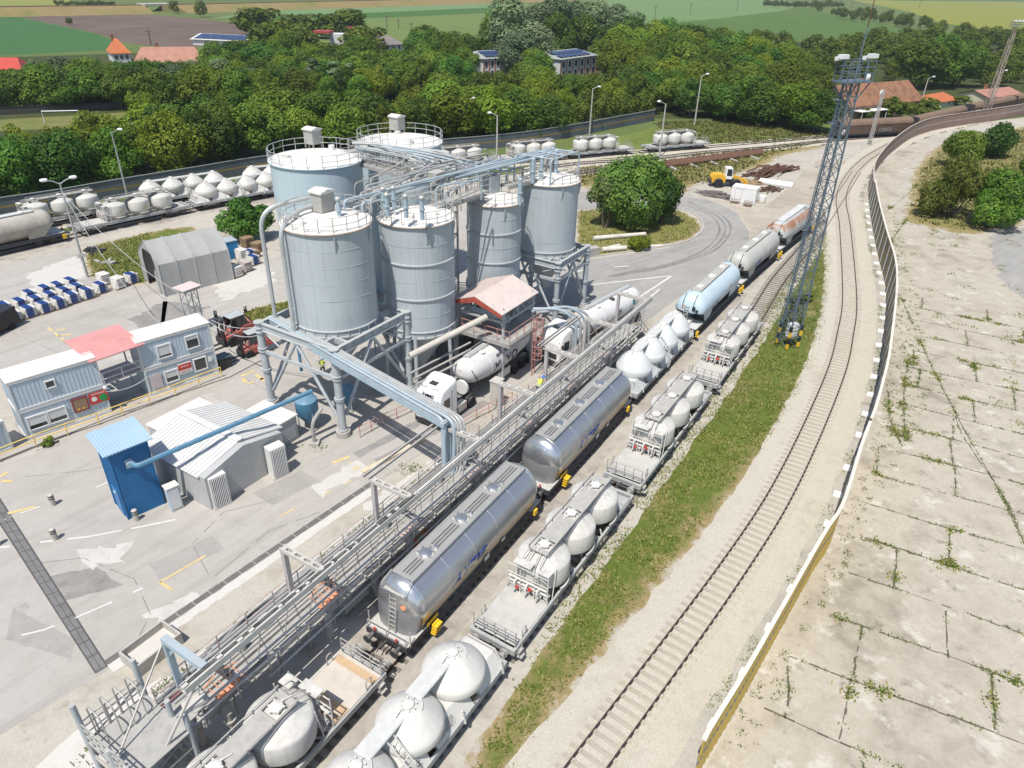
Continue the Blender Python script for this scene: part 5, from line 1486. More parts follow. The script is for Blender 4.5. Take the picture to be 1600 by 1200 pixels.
def silver_wagon(label, group):
    L = 14.0
    t = thing('tank_wagon', label, 'wagon', (0, 0, 0), 0, group)
    f = MB()
    for s in (-1, 1): f.beam((.1, s * 1.28, 1.08), (L - .1, s * 1.28, 1.08), .18, .34); f.beam((2, s * 1.35, .8), (L - 2, s * 1.35, .8), .06, .2)
    f.box((.2, 0, 1.1), (.4, 2.7, .4)); f.box((L - .2, 0, 1.1), (.4, 2.7, .4)); f.box((L / 2, 0, .95), (L - 1, .5, .35))
    f.box((5, 0, .7), (1.6, 2.2, .5)); f.box((9.4, .3, .72), (1.2, 1.6, .4))
    f.build('underframe', M_darkframe, t)
    e = MB()
    for x in (.75, L - .75): e.box((x, 0, 1.28), (1.3, 2.75, .05))
    e.build('end_platform', M_deck, t)
    running_gear(t, L, M_darkframe, True)
    R, zc = 1.5, 2.72
    x0, x1 = 1.55, L - 1.05
    b = MB()
    b.lathe([(R, x0), (R, (x0 + x1) / 2), (R, x1)], (0, 0, zc), 56, 'x')
    body = b.build('tank', M_silver, t)
    for x, d in ((x0, -1), (x1, 1)):
        c = MB(); c.lathe([(R + .01, 0), (R * .99, d * .16), (R * .93, d * .34), (R * .8, d * .52), (R * .55, d * .66), (R * .25, d * .72), (.02, d * .74)], (x, 0, zc), 56, 'x')
        c.build('dome_end', M_silverlight, t)
        k = MB()
        k.prism([(-1.46, 2.6), (-1.3, 1.95), (-1.05, 1.3), (1.05, 1.3), (1.3, 1.95), (1.46, 2.6), (1.1, 2.95), (-1.1, 2.95)], x + d * .02, x + d * .02 + d * .03, 'x')
        # outer skirt sheet that leans outward toward the buffers
        vs = []
        for z, hw, o in ((2.95, 1.42, .56), (2.4, 1.38, .8), (1.85, 1.3, .92), (1.3, 1.2, 1.0)):
            if d > 0: o *= .75
            for q in range(9):
                y = -hw + 2 * hw * q / 8
                vs.append((x + d * (o - .35 * abs(y / hw) ** 4), y, z))
        k.add(vs, [(r * 9 + q, r * 9 + q + 1, (r + 1) * 9 + q + 1, (r + 1) * 9 + q) for r in range(3) for q in range(8)], True)
        for q in (0, 8):
            k.add([vs[r * 9 + q] for r in range(4)] + [(x - d * .2, vs[r * 9 + q][1], vs[r * 9 + q][2]) for r in range(4)], [(r, r + 1, r + 5, r + 4) for r in range(3)])
        k.build('end_skirt', paint('grey_skirt_sheet', (.34, .345, .355), .4, .6, .15, 1.2, streak=.3) if 'grey_skirt_sheet' not in bpy.data.materials else bpy.data.materials['grey_skirt_sheet'], t)
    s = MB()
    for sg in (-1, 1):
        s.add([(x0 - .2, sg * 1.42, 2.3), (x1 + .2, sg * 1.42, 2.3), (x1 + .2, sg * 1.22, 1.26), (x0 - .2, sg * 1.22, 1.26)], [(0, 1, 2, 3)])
    s.build('reflection_sheet', paint('painted_sand_reflection', (.46, .41, .33), .35, .7, .15, 1) if 'painted_sand_reflection' not in bpy.data.materials else bpy.data.materials['painted_sand_reflection'], t)  # added sheets whose tan colour paints the ground's reflection under the tank
    sm = MB()
    for x in (x0 + .02, x0 + 2.35, x0 + 4.6, x0 + 6.9, x0 + 9.1, x1 - .02): sm.tube([(x, (R + .008) * math.cos(a), zc + (R + .008) * math.sin(a)) for a in [-.6 + i * .145 for i in range(31)]], .018, 4)
    sm.build('tank_seams', M_silverlight, body)
    w = MB(); w.box(((x0 + x1) / 2, 0, zc + R + .04), (x1 - x0 - .1, 1.3, .05))
    for sg in (-1, 1): w.box(((x0 + x1) / 2, sg * .68, zc + R + .02), (x1 - x0, .06, .16))
    rw = w.build('roof_walkway', M_roofplate, t)
    w = MB()
    for i in range(4):
        for y in (-.22, -.02, .18): w.box((x0 + .9 + i * 3.15 - (.3 if i else 0), y - .02, zc + R + .07), (2.0 if i else 1.2, .09, .02))
    w.build('grating_slots', M_slot, rw)
    for i in range(3):
        x = x0 + 2.0 + i * 3.3
        h = MB(); h.lathe([(.36, 0), (.36, .1), (.27, .15), (.1, .17), (.02, .18)], (x, 0, zc + R + .06), 20)
        for k in range(6): h.box((x + .42 * math.cos(k * 1.047), .42 * math.sin(k * 1.047), zc + R + .14), (.1, .1, .14), k)
        h.cone((x + .6, -.25, zc + R + .05), (x + .6, -.25, zc + R + .25), .1, n=8)
        h.build('hatch', M_silverlight, rw)
    # near end ladder and platform
    ladder('end_ladder', t, (.42, -.05, 1.35), (.72, -.05, 3.65), .42, 8, M_railing)
    m = MB(); m.box((1.2, 0, 3.72), (.7, 1.4, .06)); m.tube(bend([(.85, -.75, 3.7), (.8, -.75, 4.1), (1.6, -.7, 4.4)], .2), .03, 5); m.tube(bend([(.85, .75, 3.7), (.8, .75, 4.1), (1.6, .7, 4.4)], .2), .03, 5)
    m.build('end_grating', M_topgrate, t)
    m = MB(); railing(m, [(.06, -1.25, 1.3), (.06, 1.25, 1.3)], .55, 1.2, .03, ()); m.tube([(.3, -1.36, 1.1), (.3, -1.36, 2.2)], .035, 5); m.tube([(.3, 1.36, 1.1), (.3, 1.36, 2.2)], .035, 5); m.build('end_rail', M_railing, t)
    m = MB(); m.box((2.25, -1.5, .95), (.5, .1, .5))
    for k in range(4): m.box((2.25, -1.5 - .04 * k, .5 + k * .2), (.55, .3, .05))
    m.build('yellow_step', M_yellow, t)
    m = MB(); m.box((L - .9, -1.45, .95), (.35, .18, .4)); m.build('yellow_step', M_yellow, t)
    m = MB(); m.cone((.92, -.55, 2.98), (.84, -.55, 3.0), .16, n=14); m.build('warning_disc', M_orange, t)
    for y in (-.9, .9): MB().cone((-.02, y * .8, 1.42), (-.02, y * .8, 1.62), .06, n=8).build('tail_lamp', M_red, t)
    def side(u, v, w):
        a = -.42 + v / R
        return (x0 + 4.0 + u, -(R + .012 + w) * math.cos(a), zc + (R + .012 + w) * math.sin(a))
    lettering('AVTG', 1.05, M_text, side, parent=t, squeeze=1.15, weight=.035, shear=.25)
    for i, (a, b_, c_) in enumerate(((2.2, .9, .22), (7.5, .5, .3), (9.3, .4, .18))):
        m = MB(); m.box((a, -1.36, 1.5 if i else 1.35), (b_, .04, c_)); m.build('data_panel', M_yellow if i == 0 else M_white, t)
    return t

def tank_hopper(label, group, mat, text=None, rust=False, tcol=None, dark_=False):
    L = 14.2
    t = thing('hopper_wagon', label, 'wagon', (0, 0, 0), 0, group)
    f = MB()
    for s in (-1, 1): f.beam((.1, s * 1.28, 1.08), (L - .1, s * 1.28, 1.08), .18, .34)
    f.box((.2, 0, 1.1), (.4, 2.7, .4)); f.box((L - .2, 0, 1.1), (.4, 2.7, .4)); f.box((L / 2, 0, .95), (L - 1, .5, .35))
    f.build('underframe', M_darkframe, t)
    e = MB()
    for x in (1.2, L - 1.2): e.box((x, 0, 1.28), (2.2, 2.6, .05)); e.box((x, .2, 1.45), (1.2, 1.2, .3))
    e.build('end_platform', M_wagongrey, t)
    running_gear(t, L, M_darkframe, True)
    R, zc = 1.52, 2.72
    prof = [(.02, .75), (.5, .8), (.95, .92), (1.3, 1.15), (1.48, 1.5), (R, 1.9), (R, 4), (R, L / 2), (R, L - 4), (R, L - 1.9), (1.48, L - 1.5), (1.3, L - 1.15), (.95, L - .92), (.5, L - .8), (.02, L - .75)]
    n = 40
    vs = []
    for r, x in prof:
        e_ = min(x, L - x)
        for i in range(n):
            a = 2 * math.pi * i / n
            y, z = r * math.cos(a), zc + r * math.sin(a)
            if z < zc:      # the sheet ends hang over the open platforms
                floor = 2.55 if e_ < 1.95 else max(1.3, 2.55 - (e_ - 1.9) * .75)
                z = max(z, floor)
            vs.append((x, y, z))
    b = MB(); b.add(vs, [(j * n + i, j * n + (i + 1) % n, (j + 1) * n + (i + 1) % n, (j + 1) * n + i) for j in range(len(prof) - 1) for i in range(n)], True)
    b.build('tank', mat, t)
    sk = MB()
    for s in (-1, 1):
        for x0, x1 in ((.55, 4.2), (L - .55, L - 4.2)):
            sk.add([(x0 + (.5 if x0 < 3 else -.5), s * 1.5, 2.8), (x1, s * 1.5, 2.8), (x1, s * 1.3, 1.3), (x0 + (1.9 if x0 < 3 else -1.9), s * 1.34, 1.3)], [(0, 1, 2, 3)])
    for x0, x1 in ((1.9, 3.6), (L - 1.9, L - 3.6)): sk.add([(x0, -1.35, 2.55), (x0, 1.35, 2.55), (x1, 1.25, 1.3), (x1, -1.25, 1.3)], [(0, 1, 2, 3)])
    sk.build('end_cladding', mat, t)
    w = MB(); w.box((L / 2, .05, zc + R + .03), (L - 5, 1.0, .05))
    for s in (-1, 1): w.beam((2.5, .05 + s * .52, zc + R + .08), (L - 2.5, .05 + s * .52, zc + R + .08), .04, .1)
    rw = w.build('roof_walkway', M_topgrate if not rust else M_wagongrey, t)
    for i in range(3):
        x = 3.6 + i * 3.4
        h = MB(); h.lathe([(.34, 0), (.34, .12), (.2, .18), (.02, .2)], (x, .05, zc + R + .05), 18); h.box((x + .55, .05, zc + R + .1), (.12, .6, .1)); h.build('hatch', M_roofwhite, rw)
    ladder('end_ladder', t, (.62, .15, 1.3), (.72, .15, 3.3), .4, 7, M_railing)
    m = MB(); m.tube(bend([(.8, -.5, 2.9), (.7, -.5, 3.6), (1.5, -.5, 4.3)], .3), .03, 5); m.tube(bend([(.8, .6, 2.9), (.7, .6, 3.6), (1.5, .6, 4.3)], .3), .03, 5); m.box((.78, -.55, 3.05), (.12, .3, .4)); m.box((.9, -.85, 2.8), (.1, .25, .35)); m.build('end_fittings', M_dark, t)
    for x in (-.05, L - .6): 
        m = MB(); m.box((x + .3, -1.45, .9), (.4, .2, .35)); m.box((x + .3, -1.5, .6), (.45, .3, .05)); m.build('yellow_step', M_yellow, t)
    MB().box((.85, .55, 3.0), (.05, .25, .35)).build('warning_plate', M_orange, t)
    if text:
        def side(u, v, w_):
            a = -.28 + v / R
            return (4.6 + u, -(R + .014 + w_) * math.cos(a), zc + (R + .014 + w_) * math.sin(a))
        lettering(text, .8, tcol or M_text, side, parent=t)
        m = MB(); m.box((9.0, -1.49, 3.0), (.8, .04, .5)) if not dark_ else m.box((8.4, -1.47, 3.1), (.9, .04, .7)); m.build('data_panel', M_wagongrey if not dark_ else M_white, t)
    return t

def on_track(t, line, s0, flip=None, L=14.0):
    """stand a wagon on the polyline of a track: near end at yard station s0"""
    def pt(s):
        for a, b in zip(line, line[1:]):
            sa, sb = to_yard(a)[0], to_yard(b)[0]
            if sa <= s <= sb: return a.lerp(b, (s - sa) / max(1e-6, sb - sa))
        return line[-1] if s > to_yard(line[-1])[0] else line[0]
    a, b = pt(s0 + 2.5), pt(s0 + L - 2.5)
    d = (b - a).normalized(); ang = math.atan2(d.y, d.x)
    p = a - d * 2.5
    if flip: p = a + d * (L - 2.5); ang += math.pi
    t.location = (p.x, p.y, 0); t.rotation_euler = (0, 0, ang)
    return t
LT1, LT2 = spline(T1, 1.0), spline(T2, 1.0)
GD = 'dome wagons on the siding by the grass'
A = dome_wagon('nearest complete dome wagon beside the grass verge, white vessels dented on top', GD)
on_track(A, LT2, 20.75, L=15.1)
B_ = on_track(dup(A, label='second dome wagon beside the grass verge, between two others of its kind'), LT2, 36.85, L=15.1)
C_ = on_track(dup(A, label='farthest dome wagon beside the grass verge, its vessels coated with beige dust'), LT2, 53.2, L=15.1)
M_beigedome = paint('beige_dusted_vessel', (.62, .60, .56), .6, 0, .1, .8, streak=.1, dust=1.0)
for ch in C_.children:
    if ch.name.split('.')[0] == 'vessel':
        ch.data = ch.data.copy(); ch.data.materials[0] = M_beigedome
D_ = dome_wagon('dusty dome wagon with a plank deck at the bottom left, coupled to the silver wagons', GD, M_plank, None, True)
on_track(D_, LT1, 1.25, True, 15.1)
E_ = big_dome_wagon('nearest wagon with wide white domes and a bent side ladder, at the bottom edge', 'wagons with wide conical domes', paint('warm_white_dome', (.66, .645, .61), .55, 0, .06, .7, streak=.06, dust=.6), 4, 3.25, 15.0)
on_track(E_, LT2, 5.15, L=15.0)
MB().box((12.0, -1.5, 1.6), (.1, .02, .1)).build('marker', M_dark, E_)
def panelside(x0): return lambda u, v, w: (x0 + u, -1.43 + (v + .35) * .515 - w, 1.25 + (v + .35) * .86)
lettering('SEGB', .62, M_dusty, panelside(10.1), name='graffiti', parent=E_, weight=.03)
lettering('ATZ', .42, M_dusty, panelside(8.0), name='chalk_marks', parent=E_)
F_ = big_dome_wagon('wagon with four steep pale domes coupled behind the silver wagons', 'wagons with wide conical domes', paint('cool_white_dome', (.62, .645, .645), .5, 0, .05, .7, streak=.08, dust=.4), 4, 3.1, 13.9, True)
on_track(F_, LT1, 47.9, L=13.9)
GS = 'silver tank wagons under the gantry'
S1_ = silver_wagon('nearer of the two silver tank wagons, with an end ladder and yellow step', GS); on_track(S1_, LT1, 17.9)
S2_ = on_track(dup(S1_, label='farther of the two silver tank wagons, its plain domed end facing the camera'), LT1, 32.9)
for ch in list(S2_.children):
    if ch.name.split('.')[0] in ('end_ladder', 'end_grating', 'end_rail', 'warning_disc'): bpy.data.objects.remove(ch)
M_skyblue = paint('pale_sky_blue_wagon', (.52, .645, .715), .4, 0, .06, .6, streak=.2, dust=.35)
M_beigegrey = paint('beige_grey_wagon', (.46, .46, .42), .5, 0, .08, .7, streak=.25, dust=.3)
m, t_, b_ = nodes('rust_streaked_wagon'); o_ = coord(t_, 'obj')
mp = t_.nodes.new('ShaderNodeMapping'); mp.inputs['Scale'].default_value = (1.6, .25, .25); t_.links.new(o_, mp.inputs[0])
nz = noise_node(t_, mp.outputs[0], 1.6, 6, .65)
sx = t_.nodes.new('ShaderNodeSeparateXYZ'); t_.links.new(o_, sx.inputs[0])
hi = t_.nodes.new('ShaderNodeMapRange'); hi.inputs[1].default_value = 2.9; hi.inputs[2].default_value = 3.5; t_.links.new(sx.outputs[2], hi.inputs[0])
lo = t_.nodes.new('ShaderNodeMapRange'); lo.inputs[1].default_value = 4.15; lo.inputs[2].default_value = 3.95; t_.links.new(sx.outputs[2], lo.inputs[0])
c_ = mix(t_, mul(t_, mul(t_, hi.outputs[0], lo.outputs[0]), gramp(t_, nz, .36, .52)), (.47, .50, .48), (.34, .14, .065))
t_.links.new(c_, b_.inputs['Base Color']); b_.inputs['Roughness'].default_value = .6
on_track(tank_hopper('pale sky blue hopper tank wagon with overhanging rounded ends', 'round bodied hopper wagons', M_skyblue, 'AVTG', tcol=paint('faded_lettering', (.20, .24, .30), .6)), LT1, 62.6, L=14.2)
on_track(tank_hopper('beige grey hopper tank wagon with a white and blue panel on its side', 'round bodied hopper wagons', M_beigegrey, 'AVTG', dark_=True), LT1, 77.2, L=14.2)
on_track(tank_hopper('last hopper tank wagon on the loading track, streaked with orange rust', 'round bodied hopper wagons', m, None, True), LT1, 91.8, L=14.2)
# ------------------------------------------------------------------ back sidings
LB1, LB2 = spline(TB1, 1.5), spline(TB2, 1.5)
GB = 'dome wagons parked on the back sidings'
back = [(LB1, 45.4, 0, 'dome wagon on the front back siding, just right of the lamp post'), (LB2, 39.3, 0, 'dome wagon on the rear back siding behind the old tank wagon'),
        (LB2, 98, 0, 'dome wagon on the rear back siding behind the silo roofs'), (LB2, to_yard(at(825, 228, 2.5))[0] - 8.4, 0, 'dome wagon on the rear back siding, right of the slim lamp post'),
        (LB2, 123.9, 1, 'left of the two white dome wagons beyond the round tree'), (LB2, 139.3, 1, 'right of the two white dome wagons beyond the round tree'), (LB1, 92, 0, 'dome wagon glimpsed between the wide silos and the siding lamp')]
for line, s0, fl, lab in back: on_track(dup(A, None, None, lab, GB), line, s0, fl, 15.1)
G_ = big_dome_wagon('rear wagon with four pale domes behind the tent', 'four domed wagons on the back sidings', M_wagonwhite, 4, 3.1, 13.9); on_track(G_, LB2, 57.0)
for line, s0, lab in ((LB1, 61.2, 'front wagon with four pale domes left of the wide pale blue silo'), (LB2, 71.6, 'wagon with four pale domes touching the outline of the wide silo')):
    on_track(dup(G_, None, None, lab, 'four domed wagons on the back sidings'), line, s0, None, 13.9)
t = tank_hopper('weathered beige tank wagon at the left edge of the back siding', 'tank wagons on the back sidings', paint('weathered_beige_tank', (.42, .39, .335), .7, 0, .25, .7, streak=.4, rust=.25, dust=.6), None, True)
on_track(t, LB1, 29.6, None, 14.2)
on_track(dup(t, None, None, 'weathered beige tank wagon wholly beyond the left edge of the yard'), LB1, 14.8, None, 14.2)
# long brown sliding wall wagons
M_brown = paint('brown_wagon_side', (.115, .075, .055), .7, 0, .25, .4, streak=.5, rust=.25)
M_brownroof = paint('brown_wagon_roof', (.20, .135, .09), .7, 0, .2, .5, streak=.3, rust=.2)
def freight(label, L):
    t = thing('covered_wagon', label, 'wagon', (0, 0, 0), 0, 'brown covered wagons')
    b = MB(); b.box((L / 2, 0, 2.0), (L - .8, 2.7, 1.9))
    for i in range(int(L / .6)): 
        for s in (-1, 1): b.box((.7 + i * .6, s * 1.36, 2.0), (.06, .05, 1.85))
    b.build('side_wall', M_brown, t)
    P = [(1.42, 2.95), (1.36, 3.35), (1.1, 3.75), (.6, 3.98), (0, 4.05), (-.6, 3.98), (-1.1, 3.75), (-1.36, 3.35), (-1.42, 2.95)]
    r = MB(); r.prism(P, .35, L - .35, 'x')
    for i in range(int(L / .75)):
        for s in (-1, 1): r.beam((.6 + i * .75, s * 1.40, 3.05), (.6 + i * .75, s * 1.14, 3.77), .06, .05)
    r.build('roof', M_brownroof, t)
    f = MB()
    for s in (-1, 1): f.beam((.1, s * 1.3, 1.0), (L - .1, s * 1.3, 1.0), .16, .3)
    f.box((L / 2, 0, .95), (L - .4, 1.8, .2)); f.build('underframe', M_dark, t)
    running_gear(t, L, M_dark, False)
    e = MB()
    for x in (.32, L - .32): 
        e.box((x, 0, 2.5), (.06, 2.5, 2.8))
        for y in (-1.2, 0, 1.2): e.beam((x, y, 1.1), (x, y, 3.6), .12)
    e.build('end_wall', M_dark, t)
    return t
LB2f = spline(TB2, 1.0)
pos = [(1300, 217), (1420, 210), (1508, 187), (1576, 172)]
labs = ['nearest brown covered wagon with grey graffiti, behind the light tower', 'second brown covered wagon, with white and pink graffiti', 'third brown covered wagon along the fence bend', 'brown covered wagon running out of the right edge']
for i, (px, lab) in enumerate(zip(pos, labs)):
    a = at(*px); b = at(*(pos[i + 1] if i < 3 else (1650, 155)))
    L = min(30, (b - a).length - .8)
    w = freight(lab, L)
    d = (b - a).normalized(); w.location = (a.x, a.y, 0); w.rotation_euler = (0, 0, math.atan2(d.y, d.x))
    def flank(x0): return lambda u, v, z: (x0 + u, -1.41 - z, 1.35 + v)
    M_gr = paint('graffiti_silver', (.27, .28, .30), .6) if i == 0 else (paint('graffiti_white', (.6, .58, .58), .6) if i == 1 else None)
    if i == 0: lettering('CAROS', 1.15, M_gr, flank(L * .62), name='graffiti', parent=w, weight=.01); MB().box((1.5, -1.4, 1.7), (.8, .05, .9)).build('data_panel', M_white, w)
    if i == 1: lettering('RSM', 1.6, M_gr, flank(L * .12), name='graffiti', parent=w, weight=.05); lettering('ABC', 1.9, paint('graffiti_pink', (.55, .30, .28), .6), flank(L * .38), name='graffiti', parent=w, weight=.06)
    if i == 2: lettering('TEO', 1.6, bpy.data.materials['graffiti_white'], flank(L * .1), name='graffiti', parent=w, weight=.05)
# ================================================================== YARD BUILDINGS AND VEHICLES
M_cabin = paint('pale_blue_cabin_panel', (.475, .56, .62), .45, 0, .05, .6, streak=.2)
M_cabinroof = paint('cream_white_cabin_roof', (.70, .67, .61), .7, 0, .1, .8)
M_cabinframe = paint('white_cabin_frame', (.62, .63, .63), .5, 0, .1, 1)
M_pinkroof = paint('faded_red_roof_sheet', (.60, .30, .29), .6, 0, .12, .6, streak=.15)
def frame_between(a, b):
    d = b - a; return math.atan2(d.y, d.x), d.length
def window(parent, x, z, w, h, mats=None, blind=0.0, y=-.02):
    f = MB()
    for sx in (-1, 1): f.box((x + sx * (w / 2 + .04), y - .02, z), (.09, .1, h + .18))
    for sz in (-1, 1): f.box((x, y - .02, z + sz * (h / 2 + .04)), (w, .1, .09))
    o = f.build('window', M_white, parent)
    MB().box((x, y, z - h * blind / 2), (w, .04, h * (1 - blind))).build('pane', M_glass, o)
    if blind: MB().box((x, y - .012, z + h * (1 - blind) / 2), (w, .05, h * blind)).build('roller_blind', M_cabinframe, o)
    return o
def cabin(label, a, b, level, D=2.45, H=2.42, group='stacked site cabins'):
    ang, L = frame_between(a, b)
    t = thing('site_cabin', label, 'cabin', (a.x, a.y, .13 + level * H), ang, group)
    w = MB(); w.box((L / 2, D / 2, H / 2), (L - .1, D - .1, H - .12))
    n = int(L / .27)
    for i in range(n):
        w.box((.2 + i * (L - .4) / (n - 1), .045, H / 2), (.05, .035, H - .5)); w.box((.2 + i * (L - .4) / (n - 1), D - .045, H / 2), (.05, .035, H - .5))
    for i in range(9): 
        for x in (.045, L - .045): w.box((x, .2 + i * .25, H / 2), (.035, .05, H - .5))
    w.build('wall', M_cabin, t)
    f = MB()
    for x in (.06, L - .06):
        for y in (.06, D - .06): f.box((x, y, H / 2), (.14, .14, H - .02))
    for z in (.1, H - .1):
        for y in (.05, D - .05): f.box((L / 2, y, z), (L - .28, .13, .16))
        for x in (.05, L - .05): f.box((x, D / 2, z), (.13, D - .28, .16))
    f.build('corner_frame', M_cabinframe, t)
    if level == 1:
        r = MB(); r.box((L / 2, D / 2, H + .03), (L + .06, D + .06, .08)); r.build('roof', M_cabinroof, t)
    return t, L, H
a0, a1 = at(43, 688, .13), at(175, 643, .13)
b0, b1 = at(235, 619, .13), at(343, 583, .13)
c1, L, H = cabin('lower left pale blue cabin with two blinds and red notices', a0, a1, 0)
window(c1, 1.0, 1.25, 1.15, 1.0, blind=.68); window(c1, 2.35, 1.25, 1.15, 1.0, blind=.68)
p = MB(); p.box((4.0, -.03, 1.5), (.95, .05, 1.05)); n_ = p.build('notice_board', paint('cork_board', (.30, .21, .13), .8), c1)
p = MB()
for x in (3.5, 4.5): p.box((x, -.045, 1.5), (.1, .06, 1.15))
for z in (.95, 2.05): p.box((4.0, -.045, z), (1.1, .06, .1))
p.build('board_frame', paint('maroon_board_frame', (.28, .05, .06), .5), n_)
for x in (3.8, 4.15): MB().box((x, -.06, 1.12), (.16, .03, .12)).build('yellow_slip', M_yellow, n_)
p = MB(); p.box((5.35, -.03, 1.6), (1.35, .05, .95)); n_ = p.build('safety_sign', M_red, c1)
p = MB(); p.cone((5.65, -.055, 1.5), (5.65, -.07, 1.5), .3, n=20); p.build('green_disc', paint('sign_green', (.02, .28, .08), .5), n_)
p = MB(); p.cone((5.0, -.055, 1.55), (5.0, -.07, 1.55), .2, n=16); p.build('white_disc', M_white, n_)
lettering('BIZTONSAG', .17, M_white, lambda u, v, w: (5.35 + u, -.06 - w, 1.88 + v), parent=n_)
MB().cone((5.9, -.02, 2.3), (5.95, -.3, 2.25), .1, .14, 12).build('floodlight', M_white, c1)
MB().box((6.15, -.02, 1.95), (.22, .03, .16)).build('blue_plate', paint('plate_blue', (.03, .3, .5), .5), c1)
c2, L, H = cabin('upper left pale blue cabin with one small square window', a0, a1, 1)
window(c2, 2.55, 1.45, .55, .5)
c3, L3, H = cabin('lower right pale blue cabin with red sign and entrance notice', b0, b1, 0)
window(c3, 2.0, 1.2, .95, .95, blind=.6); window(c3, 4.45, 1.45, .95, 1.05)
MB().box((.75, -.03, 1.15), (.85, .05, 1.25)).build('price_board', paint('pinkish_notice', (.55, .47, .48), .6), c3)
p = MB(); p.box((3.15, -.03, 1.55), (1.1, .05, .95)); n_ = p.build('red_sign', M_white, c3)
MB().box((3.15, -.06, 1.68), (1.06, .02, .5)).build('red_field', M_red, n_)
lettering('FIGYELEM', .16, M_white, lambda u, v, w: (3.15 + u, -.075 - w, 1.66 + v), parent=n_)
lettering('MEGALLNI TILOS', .11, M_red, lambda u, v, w: (3.15 + u, -.06 - w, 1.22 + v), parent=n_)
MB().box((5.3, -.03, 1.6), (.35, .05, .4)).build('small_notice', M_white, c3)
c4, L4, H = cabin('upper right pale blue cabin with two white framed windows', b0, b1, 1)
window(c4, 1.9, 1.15, 1.0, 1.05, blind=.8); window(c4, 4.2, 1.25, .95, 1.05, blind=.3)
c5, L5, H = cabin('grey site cabin cut by the left edge of the photograph', at(-70, 742, .13), at(22, 700, .13), 0)
g1 = c1.matrix_basis if False else None
ang, gl = frame_between(a1, b0)
t = thing('stair_canopy', 'faded red corrugated canopy with landing between the two cabin stacks', 'canopy', (a1.x, a1.y, .13), ang)
r = MB(); gw = gl + 1.1
P = [(-.55, -.3, 4.75), (gl + .55, -.3, 4.75), (gl + .55, 3.9, 5.15), (-.55, 3.9, 5.15)]
r.add(P + [(x, y, z - .05) for x, y, z in P], [(0, 1, 2, 3), (7, 6, 5, 4), (0, 4, 5, 1), (3, 2, 6, 7), (0, 3, 7, 4), (1, 5, 6, 2)])
for i in range(int(gw / .18)): r.beam((-.5 + i * .18, -.31, 4.78), (-.5 + i * .18, 3.91, 5.18), .08, .05)
r.build('roof', M_pinkroof, t)
MB().box((gl / 2, 1.3, 2.42), (gl - .06, 2.4, .1)).build('landing', M_frame, t)
m = MB()
for z in (2.9, 3.4): m.tube([(.05, 0, z), (gl - .05, 0, z)], .04, 6)
for x in (.1, gl / 2, gl - .1): m.beam((x, 0, 2.4), (x, 0, 3.4), .06)
m.build('railing', M_cabinframe, t)
for x in (.1, gl - .1): MB().beam((x, 2.6, 0), (x, 2.6, 5.0), .1).build('post', M_frame, t)
m = MB()
for i in range(10): m.box((gl / 2, 2.5 + .0 * i, .0), (.01, .01, .01)) if False else m.box((.3 + i * .28, 2.2, .2 + i * .22), (.28, .9, .05))
m.build('stair_flight', M_frame, t)
# yellow hand rail along the pavement
pts = [at(*p, .13) for p in ((-40, 736), (0, 720), (57, 697), (106, 679), (155, 662), (192, 648), (235, 632), (275, 617), (312, 602), (347, 589))]
t = thing('handrail', 'long yellow handrail along the pavement in front of the cabins', 'railing', pts[0])
m = MB()
for h in (.95, .5): m.tube([p - pts[0] + Vector((0, 0, h)) for p in pts], .04, 6)
m.build('rails', M_yellowrail, t)
for p in pts: MB().beam(p - pts[0], p - pts[0] + Vector((0, 0, .97)), .06).build('post', M_yellowrail, t)
# lattice booth with pale pink roof
bp = at(330, 499)
bx = at(292, 448, 4.6)
t = thing('weigh_booth', 'small pale pink roofed lattice stand behind the right cabin stack', 'stand', (bx.x, bx.y, 0), TH)
r = MB(); r.box((0, 0, 4.6), (2.0, 1.7, .1)); r.build('roof', paint('pale_pink_roof', (.60, .50, .48), .7, 0, .08), t)
for x in (-.6, .6):
    for y in (-.5, .5): MB().beam((x, y, 0), (x, y, 4.55), .08).build('leg', M_frame, t)
m = MB()
for k in range(3):
    z = .6 + k * 1.3
    for y in (-.5, .5): m.beam((-.6, y, z), (.6, y, z + 1.2), .04); m.beam((.6, y, z), (-.6, y, z + 1.2), .04)
    for x in (-.6, .6): m.beam((x, -.5, z), (x, .5, z + 1.2), .04)
m.box((0, 0, 4.42), (1.7, 1.4, .2)); m.build('lattice', M_frame, t)
# blue kiosk
M_kiosk = paint('deep_blue_kiosk', (.018, .155, .36), .45, 0, .12, .8, streak=.25)
k0, k1 = at(201, 812), at(257, 787)
ang, L = frame_between(k0, k1)
t = thing('kiosk', 'tall narrow deep blue kiosk with pale blue corrugated roof', 'kiosk', k0, ang)
KD = 2.2; KH = 5.25
m = MB(); m.box((L / 2, KD / 2, KH / 2), (L, KD, KH))
for x in (0, L):
    for y in (0, KD): m.box((x, y, KH / 2), (.08, .08, KH))
for i in range(14): m.box((.1 + i * (L - .2) / 13, -.005, KH / 2), (.02, .02, KH - .1)); m.box((-.005, .1 + i * (KD - .2) / 13, KH / 2), (.02, .02, KH - .1))
m.build('wall', M_kiosk, t)
r = MB(); P = [(-.35, -.35, KH - .02), (L + .3, -.35, KH + .02), (L + .3, KD + .3, KH + .3), (-.35, KD + .3, KH + .26)]
r.add(P + [(x, y, z + .06) for x, y, z in P], [(3, 2, 1, 0), (4, 5, 6, 7), (0, 1, 5, 4), (1, 2, 6, 5), (2, 3, 7, 6), (3, 0, 4, 7)])
for i in range(16): r.beam((-.28 + i * (L + .5) / 15, -.36, KH + .07), (-.28 + i * (L + .5) / 15, KD + .3, KH + .36), .07, .05)
r.build('roof', paint('pale_blue_roof_sheet', (.33, .50, .66), .5, 0, .1, 1, dust=.35), t)
